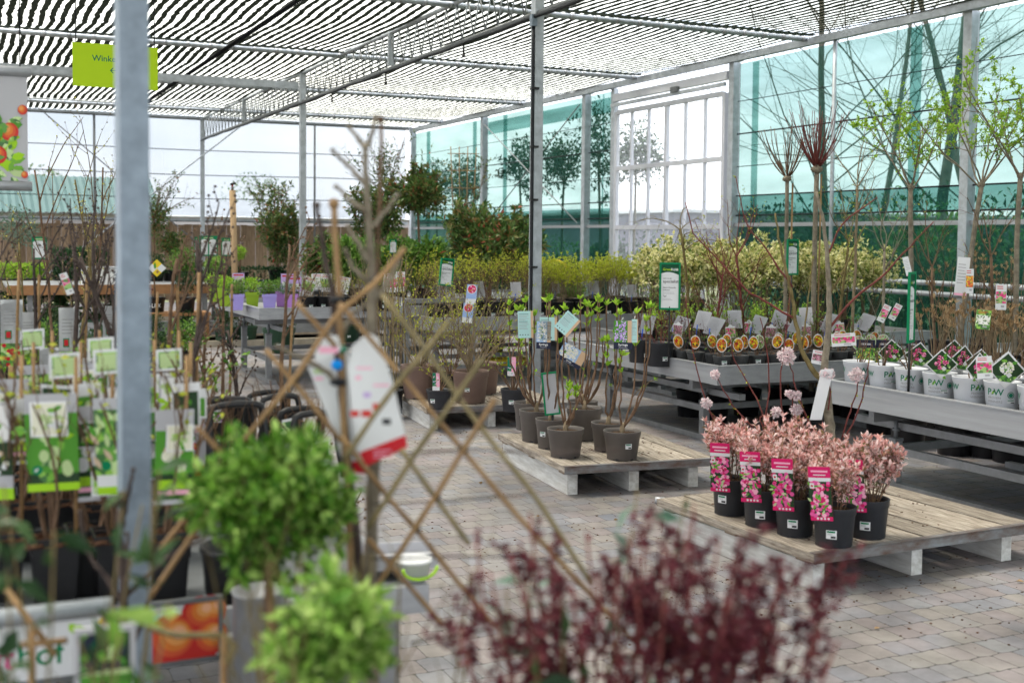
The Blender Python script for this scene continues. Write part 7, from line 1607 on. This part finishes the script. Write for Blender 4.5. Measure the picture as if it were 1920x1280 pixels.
for (x, y) in tops:
    e = R_ * (x - 1215) * k + Fw * random.uniform(-.12, .12); z = W(x, y, dd)[2]; s = np.array([e[0] * .15, e[1] * .15, .26]); m1 = np.array([e[0] * .55, e[1] * .55, .26 + (z - .26) * .5]); T = np.linspace(0, 1, 9)[:, None]; P = s * (1 - T) ** 2 + 2 * m1 * T * (1 - T) + np.array([e[0], e[1], z]) * T ** 2; P[1:-1] += rng.normal(size=(7, 3)) * .006
    b.tube(P, np.linspace(.0042, .0016, 9), 'twig_red', 5); o_.append(P[5:])
    for _ in range(5): j = random.randrange(4, 8); grow(b, P[j], (random.uniform(-.6, .6), random.uniform(-.6, .6), .9), random.uniform(.06, .16), .0018, 'twig_red', 1, 3, .45, .12, .05, .5, 5, 4, .3, o_)
leafy(lv, o_, 15000, .0142, .0080, 'leaf_burg', .0, .85, .2)
b.build('stems', t); lv.build('foliage', t)
# grey green leaf sprigs
def sprig(px, py, dd, n, L, m, lab, spread, seed, hgt=.12, name='leafy_sprig', tops=()):
    reseed(seed); p = XY(px, dd, 0); zc = W(px, py, dd)[2]; t = thing(name, lab, 'potted plant', p, 0, 'blurred leafy plants close to the camera'); fore_pot(t, .13, .24); b = MB(); lv = MB(); o_ = []
    for i in range(5): a = random.random() * 6.28; q = random.random() * spread; P = path((0, 0, .2), (q * math.cos(a), q * math.sin(a), 1), (zc - .15) * random.uniform(.85, 1.03), 9, .03, .02); b.tube(P, np.linspace(.0035, .0015, 10), 'twig_olive', 5); o_.append(P[6:])
    leafy(lv, o_, n, L, L * .42, m, .0, .85, .1); b.build('stems', t); lv.build('foliage', t)
sprig(1015, 990, 1.78, 46, .052, 'leaf_blue', 'grey green leafy stems blurred behind the burgundy shrub', .20, 511)
sprig(1060, 1250, 1.5, 22, .06, 'leaf_dark', 'dark leafed plant blurred low in front of the burgundy shrub', .10, 512)
sprig(25, 1000, 1.5, 46, .055, 'leaf_dark', 'dark green leafy plant blurred at the lower left edge', .16, 513)
sprig(130, 900, 1.75, 34, .06, 'leaf_dark', 'dark leafy twig blurred in front of the picture cards', .10, 514)
sprig(5, 1190, 1.3, 26, .06, 'leaf_box', 'bright green leafy plant blurred in the bottom left corner', .12, 515)
# bare twig before the steel post
dd = 2.25; tp = XY(228, dd, 0); t = thing('bare_sapling', 'blurred bare sapling standing in front of the steel post', 'potted tree', tp); fore_pot(t, .13, .24); b = LMB(tp)
D1 = dd; br(b, [(236, 1700), (232, 1400), (226, 1280), (232, 1120), (226, 1000), (228, 930)], .011, .006, 'twig_dark'); b.build('trunk', t); b = LMB(tp)
for pts in ([(232, 1120), (270, 1085), (320, 1040), (400, 1000)], [(230, 1130), (190, 1070), (160, 1030), (150, 960)], [(226, 1000), (240, 930), (250, 880)], [(230, 1180), (205, 1250), (165, 1180)], [(232, 1130), (240, 1060), (238, 1000)], [(226, 1250), (262, 1180), (280, 1120)]): br(b, pts, .0055, .0028, 'twig_dark', random.uniform(-.03, .03), 7)
b.build('branches', t)
# loose canes lower left
lp = XY(100, 2.0, 0); t = thing('bamboo_lattice', 'short bamboo lattice corner crossing the tube rail at the lower left', 'trellis', lp); D0 = 2.0
for pts in ([(8, 1098), (60, 1170), (105, 1228)], [(40, 1208), (125, 1200)], [(275, 1175), (330, 1190), (420, 1190)], [(420, 1190), (440, 1210), (425, 1240)]): 
    b = LMB(lp); b.tube([W(x, y, 2.0) for x, y in pts], .0055, 'bamboo' if pts[0][0] < 270 else 'bamboo_green', 7); b.build('cane', t)
b = LMB(lp); b.tube([W(60, 1170, 2.0), W(60, 1500, 2.0), (W(60, 1170, 2.0)[0], W(60, 1170, 2.0)[1], 0)], .006, 'bamboo', 7); b.tube([W(420, 1190, 2.0), (W(420, 1190, 2.0)[0], W(420, 1190, 2.0)[1], 0)], .006, 'bamboo', 7); b.build('leg', t)
# ------------------------------------------------------------------ sky, sun, camera
w = bpy.data.worlds.new('World'); scene.world = w; w.use_nodes = True
nt = w.node_tree; N, L = nt.nodes, nt.links; N.clear()
out = N.new('ShaderNodeOutputWorld'); bg = N.new('ShaderNodeBackground'); L.new(bg.outputs[0], out.inputs[0])
sky = N.new('ShaderNodeTexSky'); sky.sky_type = 'NISHITA'; sky.sun_disc = False
SUN_EL, SUN_AZ = math.radians(70), math.radians(-40)
sky.sun_elevation = SUN_EL; sky.sun_rotation = SUN_AZ; sky.air_density = 1.; sky.dust_density = 3.; sky.ozone_density = 1.
tc = N.new('ShaderNodeTexCoord'); mp = N.new('ShaderNodeMapping'); mp.inputs['Scale'].default_value = (1, 1, 3.2); L.new(tc.outputs['Generated'], mp.inputs[0])
nz = N.new('ShaderNodeTexNoise'); nz.inputs['Scale'].default_value = 2.4; nz.inputs['Detail'].default_value = 7; nz.inputs['Roughness'].default_value = .55; L.new(mp.outputs[0], nz.inputs['Vector'])
cr = N.new('ShaderNodeValToRGB'); e = cr.color_ramp.elements; e[0].position = .36; e[1].position = .66
e[0].color = (7.2, 7.9, 8.8, 1); e[1].color = (10.5, 10.6, 10.8, 1); L.new(nz.outputs['Fac'], cr.inputs[0])
mx = N.new('ShaderNodeMix'); mx.data_type = 'RGBA'; mx.inputs[0].default_value = .86; L.new(sky.outputs[0], mx.inputs[6]); L.new(cr.outputs[0], mx.inputs[7])
L.new(mx.outputs[2], bg.inputs[0]); bg.inputs[1].default_value = .052
sd = bpy.data.lights.new('sun', 'SUN'); sd.energy = 1.5; sd.angle = math.radians(16); sd.color = (1., .975, .945)
so_ = bpy.data.objects.new('sun', sd); COL.objects.link(so_)
dv = Vector((math.sin(SUN_AZ) * math.cos(SUN_EL), math.cos(SUN_AZ) * math.cos(SUN_EL), math.sin(SUN_EL)))
so_.rotation_euler = dv.to_track_quat('Z', 'Y').to_euler()
cd = bpy.data.cameras.new('camera'); cam = bpy.data.objects.new('camera', cd); COL.objects.link(cam); scene.camera = cam
from mathutils import Matrix
mm = Matrix([[*CM[0], 0], [*CM[1], 0], [*CM[2], CAMH], [0, 0, 0, 1]])
cam.matrix_world = mm
cd.sensor_fit = 'HORIZONTAL'; cd.sensor_width = 36; cd.lens = F / 1920 * 36; cd.shift_y = -80 / 1920; cd.clip_end = 1500; cd.clip_start = .05
cd.dof.use_dof = True; cd.dof.focus_distance = 8.2; cd.dof.aperture_fstop = cd.lens / 15.; cd.dof.aperture_blades = 0
vs = scene.view_settings; vs.view_transform = 'Standard'; vs.look = 'None'; vs.gamma = 1; vs.exposure = EXPOSURE; vs.use_curve_mapping = False
scene.display_settings.display_device = 'sRGB'
cy = scene.cycles; cy.max_bounces = 7; cy.diffuse_bounces = 2; cy.glossy_bounces = 2; cy.transmission_bounces = 4; cy.transparent_max_bounces = 12
cy.use_denoising = True; cy.caustics_reflective = False; cy.caustics_refractive = False; cy.sample_clamp_indirect = 6
cy.use_adaptive_sampling = True; cy.adaptive_threshold = .012
